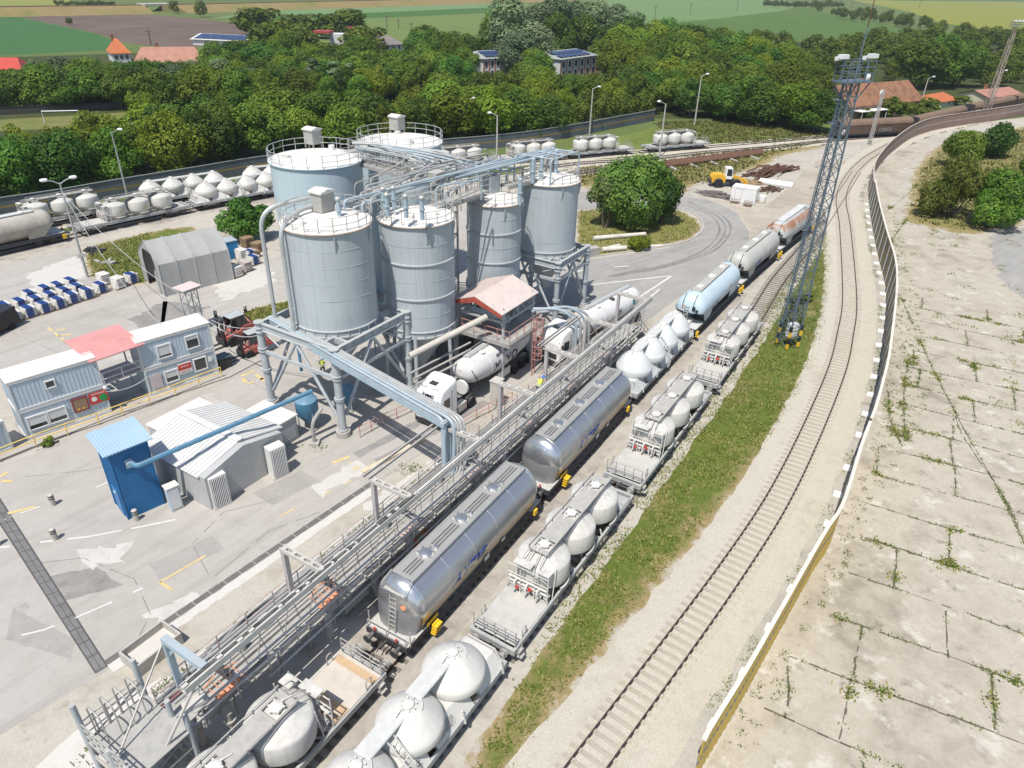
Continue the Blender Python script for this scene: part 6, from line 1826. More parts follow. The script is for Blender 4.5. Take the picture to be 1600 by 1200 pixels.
d = MB(); d.box((-.02, 1.0, 1.05), (.05, 1.0, 2.0)); dd = d.build('door', paint('blue_door', (.02, .17, .42), .4), t); MB().box((-.06, 1.2, 1.6), (.03, .3, .06)).build('handle', M_white, dd)
m = MB(); m.box((L * .42, -.05, 4.05), (.42, .08, .62)); m.cone((L * .42, -.04, 4.05), (L * .42, -.3, 4.05), .2, n=12); m.build('pipe_port', M_paleblue, t)
# compressor hut
M_hutwall = paint('grey_hut_wall', (.42, .425, .42), .8, 0, .1, .9, streak=.2)
M_hutroof = paint('white_ribbed_roof', (.62, .615, .60), .6, 0, .1, .7, streak=.15)
t, q = yard_thing('compressor_hut', 'low grey hut with white ribbed gable roof and two roller shutters', 'hut', 20.2, -35.3)
HS0, HS1, HN0, HN1, HE, HR = 20.4, 26.8, -41.8, -36.15, 2.6, 3.4
HM = (HS0 + HS1) / 2
m = MB(); m.prism([(0, 0), (HS1 - HS0, 0), (HS1 - HS0, HE), (HM - HS0, HR - .05), (0, HE)], 0, HN1 - HN0, 'y'); m.build('wall', M_hutwall, t)
r = MB()
for s0, s1 in ((HS0 - .35, HM), (HS1 + .35, HM)):
    z0 = HE - .1
    P = [q(s0, HN1 + .35, z0), q(s0, HN0 - .3, z0), q(s1, HN0 - .3, HR), q(s1, HN1 + .35, HR)]
    r.add(P + [p + Vector((0, 0, .07)) for p in P], [(3, 2, 1, 0), (4, 5, 6, 7), (0, 1, 5, 4), (1, 2, 6, 5), (2, 3, 7, 6), (3, 0, 4, 7)])
    for i in range(19):
        n = HN1 + .3 - i * (HN1 - HN0 + .6) / 18.5
        r.beam(q(s0, n, z0 + .09), q(s1, n, HR + .09), .04, .06)
r.beam(q(HM, HN1 + .36, HR + .1), q(HM, HN0 - .3, HR + .1), .5, .06)
r.build('roof', M_hutroof, t)
for s in (22.6, 24.9):
    d = MB(); d.box(q(s, HN1 + .02, 1.05), (1.3, .06, 2.1))
    for i in range(12): d.box(q(s, HN1 + .06, .12 + i * .17), (1.3, .04, .08))
    d.build('roller_shutter', paint('grey_shutter', (.25, .245, .235), .7, 0, .15, 1, dust=.1), t)
t2 = thing('lean_to', 'white flat roofed annexe against the back of the grey hut', 'shed', YP(23.0, -43.4), TH)
MB().box((1.3, 0, 1.15), (4.3, 1.7, 2.3)).build('wall', M_hutwall, t2); MB().box((1.3, 0, 2.36), (4.5, 1.9, .1)).build('roof', M_cabinroof, t2)
t2 = thing('annexe', 'white low plant room beside the hut, under the blue tube', 'shed', YP(28.2, -38.6), TH)
MB().box((0, 0, 1.0), (2.2, 3.4, 2.0)).build('wall', M_hutwall, t2); MB().box((0, 0, 2.06), (2.4, 3.6, .12)).build('roof', M_cabinroof, t2)
m = MB()
for i in range(7): m.box((.2, -1.73, .4 + i * .16), (1.3, .06, .08))
m.build('louvres', M_cabinframe, t2)
for (px, py, lab) in ((350, 791, 'left'), (441, 745, 'right')):
    c = at(px, py)
    t = thing('ventilation_unit', 'white louvred ventilation unit before the grey hut, %s' % ('nearer the blue kiosk' if lab == 'left' else 'nearer the silo frame'), 'vent unit', (c.x, c.y, 0), math.radians(46))
    MB().box((0, .4, 1.28), (1.15, .8, 2.4)).build('casing', paint('white_casing', (.66, .655, .63), .6, 0, .05) if lab == 'left' else bpy.data.materials['white_casing'], t)
    m = MB()
    for i in range(9): m.box((-.45 + i * .112, -.02, .72), (.05, .06, 1.0)); m.box((-.45 + i * .112, -.02, 1.86), (.05, .06, 1.0))
    m.build('louvre_bars', M_white, t)
    m = MB(); m.box((0, -.003, .72), (1.0, .01, 1.02)); m.box((0, -.003, 1.86), (1.0, .01, 1.02)); m.build('intake', M_dark, t)
    MB().box((0, .4, .04), (1.25, .9, .08)).build('plinth', M_concrete, t)
t = thing('switch_cabinet', 'pale electrical cabinet between the blue kiosk and the hut', 'cabinet', at(279, 797), math.radians(46))
MB().box((0, .3, .95), (.75, .55, 1.8)).build('body', M_cabin, t); MB().box((0, .3, 1.88), (.85, .66, .08)).build('roof', M_cabinroof, t)
MB().box((0, .01, .95), (.6, .03, 1.5)).build('door', M_cabinframe, t); MB().box((0, .3, .05), (.8, .6, .1)).build('plinth', M_concrete, t)
MB().box((0, 0, 0), (.02, .02, .02)) if False else None
t = thing('hut_pillar', 'concrete pillar stub with bent duct between hut and silo frame', 'duct', at(492, 695))
m = MB(); m.tube(bend([(0, 0, 0), (0, 0, 2.0), (.7, .6, 2.9)], .8), .14, 8); m.build('duct', M_dusty, t); MB().box((0, 0, .15), (.7, .6, .3)).build('base', M_concrete, t)
# bollards
def bollard(px, py, lab, strip=False):
    t = thing('bollard', lab, 'bollard', at(px, py), 0, 'bollards')
    m = MB(); m.cone((0, 0, 0), (0, 0, .85), .17, n=14); m.build('post', M_concrete if not strip else M_dark, t)
    for z in (.55, .72): MB().cone((0, 0, z), (0, 0, z + .07), .178, n=14).build('band', M_dark if not strip else M_white, t)
    MB().cone((0, 0, .85), (0, 0, .9), .17, .1, 14).build('cap', M_beam, t)
bollard(84, 789, 'grey bollard left of the blue kiosk on the upper white line'); bollard(87, 843, 'grey bollard on the lower white line beside the steel trench'); bollard(-3, 852, 'grey bollard cut by the left edge beside the steel trench')
bollard(214, 813, 'short bollard at the near corner of the blue kiosk')
bollard(384, 489, 'black and white banded bollard on the edge of the kerb grass', True); bollard(338, 498, 'dark banded bollard in the shade of the pink roofed stand', True)
# forklifts
M_flred = paint('faded_red_forklift', (.42, .10, .08), .5, 0, .15, 1.5, dust=.2)
def forklift(label, loc, rz):
    t = thing('forklift', label, 'forklift', loc, rz, 'forklifts')
    b = MB(); b.prism([(-1.9, .35), (.9, .35), (.9, .85), (-.35, 1.0), (-.7, 1.35), (-1.75, 1.25), (-2.0, .9)], -.68, .68, 'y'); b.build('chassis', M_flred, t)
    c = MB(); c.prism([(-2.05, .4), (-1.45, .4), (-1.45, 1.2), (-1.9, 1.15)], -.6, .6, 'y'); c.build('counterweight', M_flred, t)
    for x, r, s in ((.55, .42, 1), (.55, .42, -1), (-1.3, .34, 1), (-1.3, .34, -1)):
        w = MB(); w.lathe([(r * .55, -.15), (r, -.14), (r, .14), (r * .55, .15)], (x, s * .72, r), 20, 'y'); o = w.build('wheel', M_black, t)
        w = MB(); w.lathe([(.03, -.12), (r * .5, -.14), (r * .5, .14), (.03, .12)], (x, s * .72, r), 14, 'y'); w.build('rim', M_dusty, o)
    c = MB()
    for s in (-1, 1):
        c.tube(bend([(.45, s * .58, .95), (.25, s * .56, 2.15), (-1.05, s * .56, 2.2), (-1.6, s * .58, 1.2)], .3), .055, 6); c.tube([(-.6, s * .57, 1.2), (-.75, s * .56, 2.2)], .045, 6)
    for i in range(6): c.beam((.2 - i * .24, -.56, 2.2), (.2 - i * .24, .56, 2.2), .05)
    c.build('overhead_guard', M_dark, t)
    c = MB(); c.box((-.35, 0, 2.22), (1.3, 1.05, .03)); c.build('roof_glass', paint('milky_roof_glass', (.42, .44, .44), .3), t) if 'milky_roof_glass' not in bpy.data.materials else c.build('roof_glass', bpy.data.materials['milky_roof_glass'], t)
    c = MB(); c.prism([(-.4, 1.35), (.3, 1.0), (.2, 2.05), (-.9, 2.1), (-1.3, 1.35)], -.54, -.52, 'y'); c.prism([(-.4, 1.35), (.3, 1.0), (.2, 2.05), (-.9, 2.1), (-1.3, 1.35)], .52, .54, 'y'); c.build('side_glass', M_glass, t)
    c = MB(); c.box((-.75, 0, 1.15), (.5, .5, .15)); c.box((-1.0, 0, 1.45), (.14, .5, .6)); c.build('seat', M_black, t)
    MB().tube(arc((0, 0), .18, 0, 6.28, 0, 12)[:-1], .02, 5, True).build('steering_wheel', M_dark, t, loc=(-.2, 0, 1.5))
    m = MB()
    for s in (-1, 1): m.beam((1.0, s * .38, .15), (.93, s * .38, 2.3), .14, .1); m.beam((1.08, s * .25, .15), (1.02, s * .25, 2.2), .08)
    for z in (.5, 1.2, 2.25): m.beam((1.0, -.4, z), (1.0, .4, z), .1)
    m.build('mast', M_dark, t)
    m = MB(); m.box((1.15, 0, .5), (.06, 1.2, .5))
    for s in (-1, 1): m.box((1.75, s * .35, .1), (1.2, .14, .05)); m.box((1.16, s * .35, .3), (.05, .14, .45))
    m.build('forks', M_dark, t)
    return t
f0 = at(380, 564); f1 = at(411, 553)
ang, _l = frame_between(f1, f0)
fk = forklift('nearer red forklift facing the cabins, parked at the edge of the road', (f0.x - .55 * math.cos(ang) + .72 * math.cos(ang + 4.71), f0.y - .55 * math.sin(ang) - .2, 0), ang)
fk.location = at(394, 553); fk.rotation_euler = (0, 0, ang)
fk2 = dup(fk, at(366, 533), ang + .1, 'farther red forklift standing tight behind the other, half hidden by the cabin', scale=1.18)
t = thing('skip_box', 'dark box standing in the shade between the cabin and the forklift', 'box', at(350, 575), ang)
MB().box((0, 0, .6), (1.1, 1.0, 1.2)).build('box', M_dark, t); MB().box((0, 0, 1.22), (1.2, 1.1, .06)).build('lid', paint('slate_lid', (.11, .15, .19), .6), t)
# stacks of cement bags
M_bag = paint('white_bag_wrap', (.64, .62, .58), .5, 0, .12, 2.5)
M_bagblue = paint('blue_bag_print', (.02, .06, .23), .45, 0, .25, 2.5)
M_bagpink = paint('pinkish_bag_stack', (.50, .44, .42), .6, 0, .12, 2.5)
M_wood = paint('pallet_wood', (.36, .26, .16), .85, 0, .25, 2)
def bags(label, loc, rz, group, lay=5, mat=None, blue=True):
    t = thing('bag_stack', label, 'bag stack', loc, rz, group)
    b = MB()
    for k in range(lay):
        for i in range(3):
            y = -.42 + i * .42 + random.uniform(-.02, .02)
            b.lathe([(.02, -.66), (.085, -.62), (.105, -.4), (.11, 0), (.105, .4), (.085, .62), (.02, .66)], (0, 0, 0), 8, 'x')
            m_ = 56
            for j in range(len(b.v) - m_ - 0 if False else 0, 0): pass
            # squash the last bag into a pillow and move it into place
            cnt = 7 * 8
            for j in range(len(b.v) - cnt, len(b.v)):
                x, yy, z = b.v[j]; b.v[j] = (x + random.uniform(-.006, .006), y + yy * 1.9, .26 + k * .19 + z * .95)
    b.build('bags', mat or M_bag, t)
    if blue:
        s = MB()
        for k in range(lay):
            s.box((0, -.635, .26 + k * .19), (.62, .02, .15)); s.box((0, .635, .26 + k * .19), (.62, .02, .15))
        for i in range(3): s.box((0, -.42 + i * .42, .26 + (lay - 1) * .19 + .112), (.62, .34, .02))
        s.build('blue_print', M_bagblue, t)
    p = MB()
    for y in (-.5, 0, .5): p.box((0, y, .06), (1.2, .1, .1))
    for x in (-.55, -.28, 0, .28, .55): p.box((x, 0, .135), (.12, 1.2, .025))
    p.build('pallet', M_wood, t)
    return t
r0, r1 = at(5, 508), at(158, 459)
ra, _l = frame_between(r0, r1)
gb = 'wrapped stacks of blue and white cement bags'
bg0 = bags('blue and white bag stack in the front row on the pale yard', at(23, 502), ra, gb)
row = [(-2, 509), (46, 495), (70, 488), (93, 481), (114, 473), (137, 466)]
for px in row: dup(bg0, at(*px), ra + random.uniform(-.04, .04))
for px in ((33, 483), (58, 479), (80, 472), (102, 465), (122, 459), (48, 470), (8, 489), (92, 457), (112, 450), (72, 462)): dup(bg0, at(*px), ra + random.uniform(-.05, .05), 'blue and white bag stack behind the front row on the pale yard')
dup(bg0, at(158, 457), ra + .02, 'blue and white bag stack at the foot of the twin armed lamp post')
bg1 = bags('plain grey bag stack beside the tent grass, left of the tent opening', at(163, 444), ra, 'plain bag stacks by the tent', 6, M_bag, False)
dup(bg1, at(186, 450), ra + .1, 'plain bag stack with a blue top right in front of the weeds'); dup(bg0, at(206, 442), ra + .05, 'single blue and white bag stack at the tent opening')
bg2 = bags('pinkish bag stack touching the right wall of the tent', at(384, 424), ra, 'plain bag stacks by the tent', 6, M_bagpink, False)
dup(bg1, at(369, 432), ra, 'white bag stack at the back corner of the tent'); dup(bg0, at(396, 413), ra, 'blue and white bag stack right of the tent, near the wooden pallets'); dup(bg0, at(390, 404), ra, 'blue and white bag stack behind the pinkish stack'); dup(bg1, at(378, 405), ra, 'white bag stack in front of the wooden pallets')
def pallets(label, loc, n, rz):
    t = thing('pallet_stack', label, 'pallets', loc, rz, 'stacks of empty wooden pallets')
    for k in range(n):
        p = MB(); z = k * .145; o = random.uniform(-.03, .03)
        for y in (-.5, 0, .5): p.box((o, y, z + .05), (1.2, .1, .09))
        for x in (-.55, -.28, 0, .28, .55): p.box((x + o, 0, z + .115), (.14, 1.2, .024))
        p.build('pallet', M_wood, t)
pallets('tall stack of empty wooden pallets under the dark bush', at(388, 389), 11, ra); pallets('stack of empty wooden pallets left of the riser pipes', at(404, 392), 8, ra + .1); pallets('low stack of empty pallets beside the taller ones', at(397, 402), 6, ra)
# storage tent
ta, tb = at(259, 464), at(366, 437)
ang, TL = frame_between(ta, tb)
t = thing('storage_tent', 'grey tarpaulin storage tent with an open dark doorway', 'tent', ta, ang)
M_tarp = paint('grey_tarpaulin', (.36, .36, .35), .6, 0, .08, .8, streak=.12)
TW, TE, TR = 6.0, 3.55, 5.5
prof = [(0, 0), (.08, 1.5), (.22, TE), (.7, 4.0), (TW / 2, TR), (TW - .7, 4.0), (TW - .22, TE), (TW - .08, 1.5), (TW, 0)]
vs = []; NX = 25
for i in range(NX):
    x = TL * i / (NX - 1)
    rib = min(abs(x - TL * k / 4) for k in range(5))
    for j, (y, z) in enumerate(prof):
        sag = .09 * min(1, rib / .5)
        cy = TW / 2
        vs.append((x + random.uniform(-.02, .02), y + (cy - y) * sag * .18 + .02 * math.sin(i * 1.7 + j), z - sag * (.6 if 1 < j < 7 else 0) + .015 * math.sin(i * 2.3 + j * 1.1)))
m = MB(); k = len(prof)
m.add(vs, [(i * k + j, i * k + j + 1, (i + 1) * k + j + 1, (i + 1) * k + j) for i in range(NX - 1) for j in range(k - 1)])
m.build('cover', M_tarp, t)
for i in range(5):
    x = TL * i / 4; m = MB(); m.tube([(x, y, z + .02) for y, z in prof], .06, 6); m.build('rib', M_tarp, t)
e = MB()
e.add([(0, y, z) for y, z in ((0, 0), (.08, 1.5), (.22, TE), (.7, 4.0), (1.7, 4.3), (1.25, 3.2), (1.3, 0))], [tuple(range(7))])
e.add([(0, TW - y, z) for y, z in ((0, 0), (.08, 1.5), (.22, TE), (.7, 4.0), (1.7, 4.3), (1.25, 3.2), (1.3, 0))], [tuple(range(7))])
e.add([(0, y, z) for y, z in ((1.7, 4.3), (.7, 4.0), (TW / 2, TR), (TW - .7, 4.0), (TW - 1.7, 4.3), (TW - 2.3, 4.4), (2.3, 4.4))], [tuple(range(7))])
e.add([(TL, y, z) for y, z in prof], [tuple(range(9))])
e.build('end_panel', M_tarp, t)
f = MB(); f.add([(-.06, 1.0, 0), (-.2, 1.25, 0), (-.12, 1.5, 2.4), (-.05, 1.2, 2.9)], [(0, 1, 2, 3)]); f.build('door_flap', M_tarp, t)
t = thing('blue_bin', 'bright blue container standing behind the tent', 'container', at(362, 402), ang)
MB().box((0, 0, 1.1), (1.4, 1.6, 2.2)).build('body', paint('bin_blue', (.02, .20, .42), .5, 0, .1), t); MB().box((0, 0, 2.24), (1.5, 1.7, .1)).build('lid', M_paleblue, t)
rj = random.Random(9)
t = thing('rubbish_heap', 'small heap of dark scrap in the weeds left of the tent', 'heap', at(143, 393))
m = MB()
for i in range(46): m.box((rj.gauss(0, .6), rj.gauss(0, .5), rj.uniform(.05, .5)), (rj.uniform(.1, .6), rj.uniform(.1, .4), rj.uniform(.05, .25)), rj.uniform(0, 3))
m.build('scrap', M_dark, t)
for i in range(5):
    t = thing('concrete_block', 'broken pale concrete block lying in the weeds beside the tent', 'block', at(160 + rj.uniform(-8, 18), 410 + rj.uniform(-6, 6)), rj.uniform(0, 3), 'broken blocks by the tent')
    MB().box((0, 0, .12), (rj.uniform(.5, 1.3), .3, .24)).build('block', M_concrete, t)
# dark van at the left edge
t = thing('van', 'dark van cut by the left edge, standing below the bag stacks', 'van', at(-15, 524), ra + math.pi + .35)
m = MB(); m.prism([(-2.6, .4), (2.5, .4), (2.6, 1.0), (2.2, 1.2), (1.5, 2.0), (-2.6, 2.05)], -.95, .95, 'y'); m.build('body', paint('van_black', (.03, .03, .035), .3, .2, .1), t)
m = MB(); m.prism([(1.52, 1.25), (2.1, 1.25), (1.5, 1.9), (.6, 1.92), (.6, 1.25)], -.97, .97, 'y'); m.build('window', M_glass, t)
for x in (-1.7, 1.7):
    for s in (-1, 1):
        w = MB(); w.lathe([(.2, -.1), (.35, -.1), (.35, .1), (.2, .1)], (x, s * .88, .35), 18, 'y'); w.build('wheel', M_black, t)
for s in (-1, 1): MB().box((-2.6, s * .8, 1.1), (.05, .18, .3)).build('tail_light', M_red, t); MB().box((2.56, s * .7, .85), (.06, .3, .18)).build('headlight', M_white, t)
# ------------------------------------------------------------------ tanker trucks
M_tankwhite = paint('white_tanker', (.72, .715, .70), .3, 0, .05, .7, streak=.12, dust=.45)
M_chassis = paint('truck_chassis', (.05, .05, .052), .7, 0, .3, 2, dust=.4)
def tyre(t, x, y, r=.5, w=.3):
    m = MB(); m.lathe([(r * .62, -w / 2), (r * .95, -w / 2), (r, -w * .38), (r, w * .38), (r * .95, w / 2), (r * .62, w / 2)], (x, y, r), 24, 'y'); o = m.build('wheel', M_black, t)
    m = MB(); m.lathe([(.02, -.1), (.14, -.14 if y < 0 else .14), (r * .45, -.06), (r * .62, -w / 2 + .01), (r * .62, w / 2 - .01), (r * .45, .06), (.02, .1)], (x, y, r), 20, 'y'); m.build('rim', M_dusty, o)
def tanker(label, loc, rz, front, big=None, emblem=False):
    t = thing('tanker_truck', label, 'truck', loc, rz, 'white tanker trucks')
    c = MB()
    # cab: lofted sections front to back
    sec = [(0.0, 1.15, .55, 2.35), (.06, 1.2, .45, 2.6), (.25, 1.22, .45, 3.15), (.6, 1.23, .45, 3.45), (1.3, 1.23, .45, 3.62), (2.0, 1.23, .5, 3.8), (2.25, 1.2, .55, 3.78)]
    vs = []
    for x, hw, z0, z1 in sec:
        r = .22
        for y, z in ((-hw, z0), (-hw, z1 - r * 2), (-hw + .06, z1 - r), (-hw + .3, z1 - .04), (0, z1), (hw - .3, z1 - .04), (hw - .06, z1 - r), (hw, z1 - r * 2), (hw, z0)): vs.append((x, y, z))
    c.add(vs, [(i * 9 + j, i * 9 + (j + 1) % 9, (i + 1) * 9 + (j + 1) % 9, (i + 1) * 9 + j) for i in range(6) for j in range(9)], True)
    c.add([vs[j] for j in range(9)], [tuple(range(9))]); c.add([vs[54 + j] for j in range(9)], [tuple(range(8, -1, -1))])
    cab = c.build('cab', M_white, t)
    g = MB(); g.add([(-.015, -1.05, 1.6), (-.015, 1.05, 1.6), (.09, 1.08, 2.62), (.09, -1.08, 2.62), (-.0, -1.05, 1.58), (.05, -1.05, 1.58)], [(0, 1, 2, 3)]); g.build('windscreen', M_glass, cab, False)
    for s in (-1, 1):
        g = MB(); g.prism([(.35, 1.65), (1.3, 1.65), (1.3, 2.5), (.55, 2.5)], s * 1.225, s * 1.25, 'y'); g.build('side_window', M_glass, cab)
        g = MB(); g.box((.15, s * 1.42, 2.1), (.12, .28, .6)); g.beam((.2, s * 1.2, 2.3), (.15, s * 1.35, 2.3), .05); g.build('mirror', M_dark, cab)
        g = MB(); g.box((.72, s * 1.24, 1.15), (1.0, .02, .04)); g.box((1.55, s * 1.24, 1.9), (.04, .02, 2.2)); g.box((.5, s * 1.235, .75), (1.0, .03, .3)); g.build('door_trim', M_dark, cab)
        MB().box((-.01, s * .85, .75), (.08, .4, .22)).build('headlight', M_cabinframe, cab)
        tyre(t, 1.35, s * 1.05); tyre(t, 4.35, s * .98, .5, .5)
        m = MB(); m.tube([(4.35 + .6 * math.cos(a), s * .98, .5 + .6 * math.sin(a)) for a in [.2 + i * .28 for i in range(11)]], .09, 6); m.build('mudguard', M_dark, t)
        m = MB(); m.box((2.95, s * .95, .75), (1.15, .55, .62)); m.build('fuel_tank', M_beam, t)
        m = MB(); m.box((2.2, s * 1.1, .6), (.3, .3, .05)); m.box((2.2, s * 1.1, .95), (.3, .3, .05)); m.build('step', M_dark, t)
        for x in (11.2, 12.45, 13.7):
            tyre(t, x, s * .98, .5, .36)
            m = MB(); m.tube([(x + .58 * math.cos(a), s * .98, .5 + .58 * math.sin(a)) for a in [.3 + i * .25 for i in range(11)]], .06, 5); m.build('mudguard', M_dark, t)
    m = MB(); m.box((-.03, 0, .5), (.14, 2.4, .4)); m.box((-.02, 0, 1.15), (.06, 1.7, .5)); m.build('bumper_grille', M_dark, cab)
    m = MB(); m.box((.98, 0, 3.56), (.55, .65, .05)); m.build('roof_hatch', M_glass, cab)
    for y in (-.75, -.4, .4, .75): MB().cone((.42, y, 3.36), (.4, y, 3.42), .05, n=8).build('roof_lamp', M_dark, cab)
    if front: lettering(front, .36, M_textdark, lambda u, v, w: (.075 + v * .3 - w, -u, 2.72 + v * .9), parent=cab, weight=.016)
    m = MB(); m.box((3.5, 0, .85), (4.0, .8, .25)); m.box((9.3, 0, 1.0), (10, .7, .22)); m.build('chassis', M_chassis, t)
    # tank that bellies down towards the middle
    n = 30; vs = []
    sec = [(4.35, .3, 2.9, .3), (4.5, .85, 2.85, .75), (4.85, 1.12, 2.75, .98), (5.5, 1.22, 2.6, 1.12), (7.5, 1.24, 2.42, 1.3), (9.2, 1.24, 2.3, 1.42), (11, 1.24, 2.45, 1.27), (13.2, 1.22, 2.65, 1.07), (13.7, 1.12, 2.72, .96), (14.0, .8, 2.78, .7), (14.1, .25, 2.8, .25)]
    for x, ry, zc, rz_ in sec:
        for i in range(n):
            a = 2 * math.pi * i / n; vs.append((x, ry * math.cos(a), zc + rz_ * math.sin(a)))
    k = MB(); k.add(vs, [(j * n + i, j * n + (i + 1) % n, (j + 1) * n + (i + 1) % n, (j + 1) * n + i) for j in range(len(sec) - 1) for i in range(n)], True)
    k.add(vs[:n], [tuple(range(n))]); k.add(vs[-n:], [tuple(range(n))])
    tank = k.build('tank', M_tankwhite, t)
    m = MB(); m.box((9.5, .25, 3.76), (8, .55, .05))
    for y in (-.1, .58): m.beam((5.5, y, 3.95), (13.4, y, 3.95), .04)
    for i in range(7): m.beam((5.6 + i * 1.28, -.1, 3.7), (5.6 + i * 1.28, -.1, 3.95), .04)
    m.build('catwalk', M_frame, tank)
    for x in (7.0, 9.5, 12): 
        m = MB(); m.lathe([(.28, 0), (.28, .1), (.02, .16)], (x, -.3, 3.66), 16); m.build('hatch', M_dark if x == 9.5 and emblem else M_roofwhite, tank)
    for x in (7.2, 11.2): 
        m = MB(); m.tube([(x, 1.26 * math.cos(a), 2.45 + 1.32 * math.sin(a)) for a in [-.9 + i * .248 for i in range(21)]], .035, 5); m.build('band', M_cabinframe, tank)
    m = MB(); m.tube(bend([(4.7, -.9, 3.2), (4.9, -1.15, 2.6), (5.4, -1.3, 1.6)], .6), .05, 6); m.build('hose', M_dark, tank)
    m = MB(); m.cone((4.0, -.3, 1.75), (4.25, -.3, 1.75), .62, n=24); m.build('spare_tank', M_tankwhite, t)
    m = MB(); m.box((9.2, -1.15, 1.0), (1.9, .08, .7)); m.box((9.2, 1.15, 1.0), (1.9, .08, .7)); m.build('side_guard', M_cabinframe, t)
    m = MB(); m.box((14.15, 0, .75), (.1, 2.3, .2)); m.build('rear_bumper', M_dark, t)
    for s in (-1, 1): MB().box((14.2, s * 1.0, .78), (.05, .35, .14)).build('tail_lamp', M_red, t)
    ladder('rear_ladder', t, (14.2, .5, 1.0), (13.9, .5, 3.7), .4, 8, M_frame)
    def flank(x0, zc0, a0):
        def fn(u, v, w):
            a = a0 + v / 1.26
            return (x0 + u, -(1.255 + w) * math.cos(a), 2.45 + (1.33 + w) * math.sin(a))
        return fn
    if big:
        lettering('BEST MUSZAKI', .34, M_textpurple, flank(9.2, 0, .45), parent=tank)
        lettering(big, 1.05, M_textpurple, flank(9.4, 0, -.42), parent=tank, squeeze=1.15, weight=.02)
    if emblem:
        lettering('QV', .75, M_textdark, flank(9.6, 0, -.1), parent=tank)
        m = MB(); vs = [Vector(flank(12.3, 0, .2)(u, v, .015)) for u, v in ((-.22, .3), (.22, .3), (.22, 0), (0, -.3), (-.22, 0))]; m.add(vs, [tuple(range(5))]); m.build('shield_emblem', paint('teal_shield', (.02, .18, .2), .5), tank)
    return t
tanker('tanker truck parked under the red edged canopy, OMMO lettering above its windscreen', YP(36.0, -29.7), TH, 'ÖMMO', 'MAXO')
tanker('clean tanker truck with three rear axles standing out on the asphalt', YP(50.2, -26.9), TH - math.radians(8), None, None, True)
# ------------------------------------------------------------------ people
def person(label, loc, rz, vest, helmet, pose='stand', trousers=(.05, .07, .12)):
    J = {'pel': (0, 0, .98), 'ch': (.03, 0, 1.32), 'nk': (.05, 0, 1.5), 'hd': (.07, 0, 1.64), 'top': (.08, 0, 1.76)}
    if pose == 'bend':
        J.update(ch=(.24, 0, 1.24), nk=(.38, 0, 1.36), hd=(.5, 0, 1.44), top=(.58, 0, 1.53))
    V = [J['pel'], J['ch'], J['nk'], J['hd'], J['top']]; R = [.15, .17, .065, .1, .07]; E = [(0, 1), (1, 2), (2, 3), (3, 4)]
    for s in (-1, 1):
        b = len(V)
        V += [(0, s * .11, .9), (.04 * s, s * .13, .5), (-.02, s * .13, .1), (.14, s * .14, .05)]; R += [.1, .07, .05, .045]
        E += [(0, b), (b, b + 1), (b + 1, b + 2), (b + 2, b + 3)]
        c = len(V); sh = Vector(J['ch']) + Vector((.02, s * .2, .1))
        el = sh + Vector((.1, s * .07, -.28)); ha = el + Vector((.22, -s * .05, -.08 if pose != 'bend' else -.2))
        V += [tuple(sh), tuple(el), tuple(ha), tuple(ha + Vector((.09, 0, -.02)))]; R += [.065, .05, .038, .035]
        E += [(1, c), (c, c + 1), (c + 1, c + 2), (c + 2, c + 3)]
        for k in range(5):
            f = len(V); o = ha + Vector((.09, (k - 2) * .018, -.02)); tip = o + (Vector((.07, (k - 2) * .01, -.03)) if k else Vector((.03, -s * .05, 0)))
            V += [tuple(tip)]; R += [.01]; E += [(c + 3, f)]
    me = bpy.data.meshes.new('body'); me.from_pydata(V, E, [])
    o = bpy.data.objects.new('body', me); COL.objects.link(o)
    md = o.modifiers.new('skin', 'SKIN'); md.use_smooth_shade = True
    for i, sv in enumerate(me.skin_vertices[0].data): sv.radius = (R[i], R[i]); sv.use_root = (i == 0)
    o.modifiers.new('sub', 'SUBSURF').levels = 1
    dg = bpy.context.evaluated_depsgraph_get()
    me2 = bpy.data.meshes.new_from_object(o.evaluated_get(dg))
    bpy.data.objects.remove(o); bpy.data.meshes.remove(me)
    def mt(n, c):
        return bpy.data.materials.get(n) or paint(n, c, .8, 0, .1, 4)
    me2.materials.clear()
    for n_, c_ in (('work_trousers', trousers), (vest[0], vest[1]), ('skin_tone', (.45, .27, .19)), ('work_boots', (.03, .025, .02))): me2.materials.append(mt(n_, c_))
    for p in me2.polygons:
        z = p.center.z; x = p.center.x
        hz = J['nk'][2] + .02
        far = Vector(p.center) - Vector(J['ch'])
        p.material_index = 3 if z < .12 else (0 if z < .95 else (2 if (z > hz and x > J['nk'][0] - .05) else 1))
        if p.center.x > J['ch'][0] + .3 and abs(p.center.y) > .12 and z < J['ch'][2] + .05: p.material_index = 2
    t = thing('person', label, 'person', loc, rz)
    MB.link('body', me2, t)
    h = MB(); c = Vector(J['top']) - Vector((0, 0, .03))
    h.lathe([(.145, 0), (.14, .02), (.125, .06), (.08, .11), (.02, .13)], c, 16); h.box((c.x + .1, c.y, c.z + .01), (.14, .18, .02)); h.build('helmet', mt(helmet[0], helmet[1]), t)
    f = MB(); hd = Vector(J['hd'])
    f.cone(hd + Vector((.085, 0, 0)), hd + Vector((.125, 0, -.015)), .02, .012, 6)
    for s in (-1, 1): f.box((hd.x + .088, s * .035, hd.z + .03), (.02, .022, .012)); f.box((hd.x, s * .1, hd.z), (.04, .02, .06))
    f.box((hd.x + .09, 0, hd.z - .05), (.02, .05, .012)); f.build('face', mt('skin_tone', (0, 0, 0)), t)
    v = MB(); ch, pe = Vector(J['ch']), Vector(J['pel'])
    for k in (.15, .55):
        q = pe.lerp(ch, k); v.lathe([(.185, -.02), (.188, .02)], q, 16)
    v.build('reflective_band', mt('reflective_grey', (.5, .5, .48)), t)
    return t
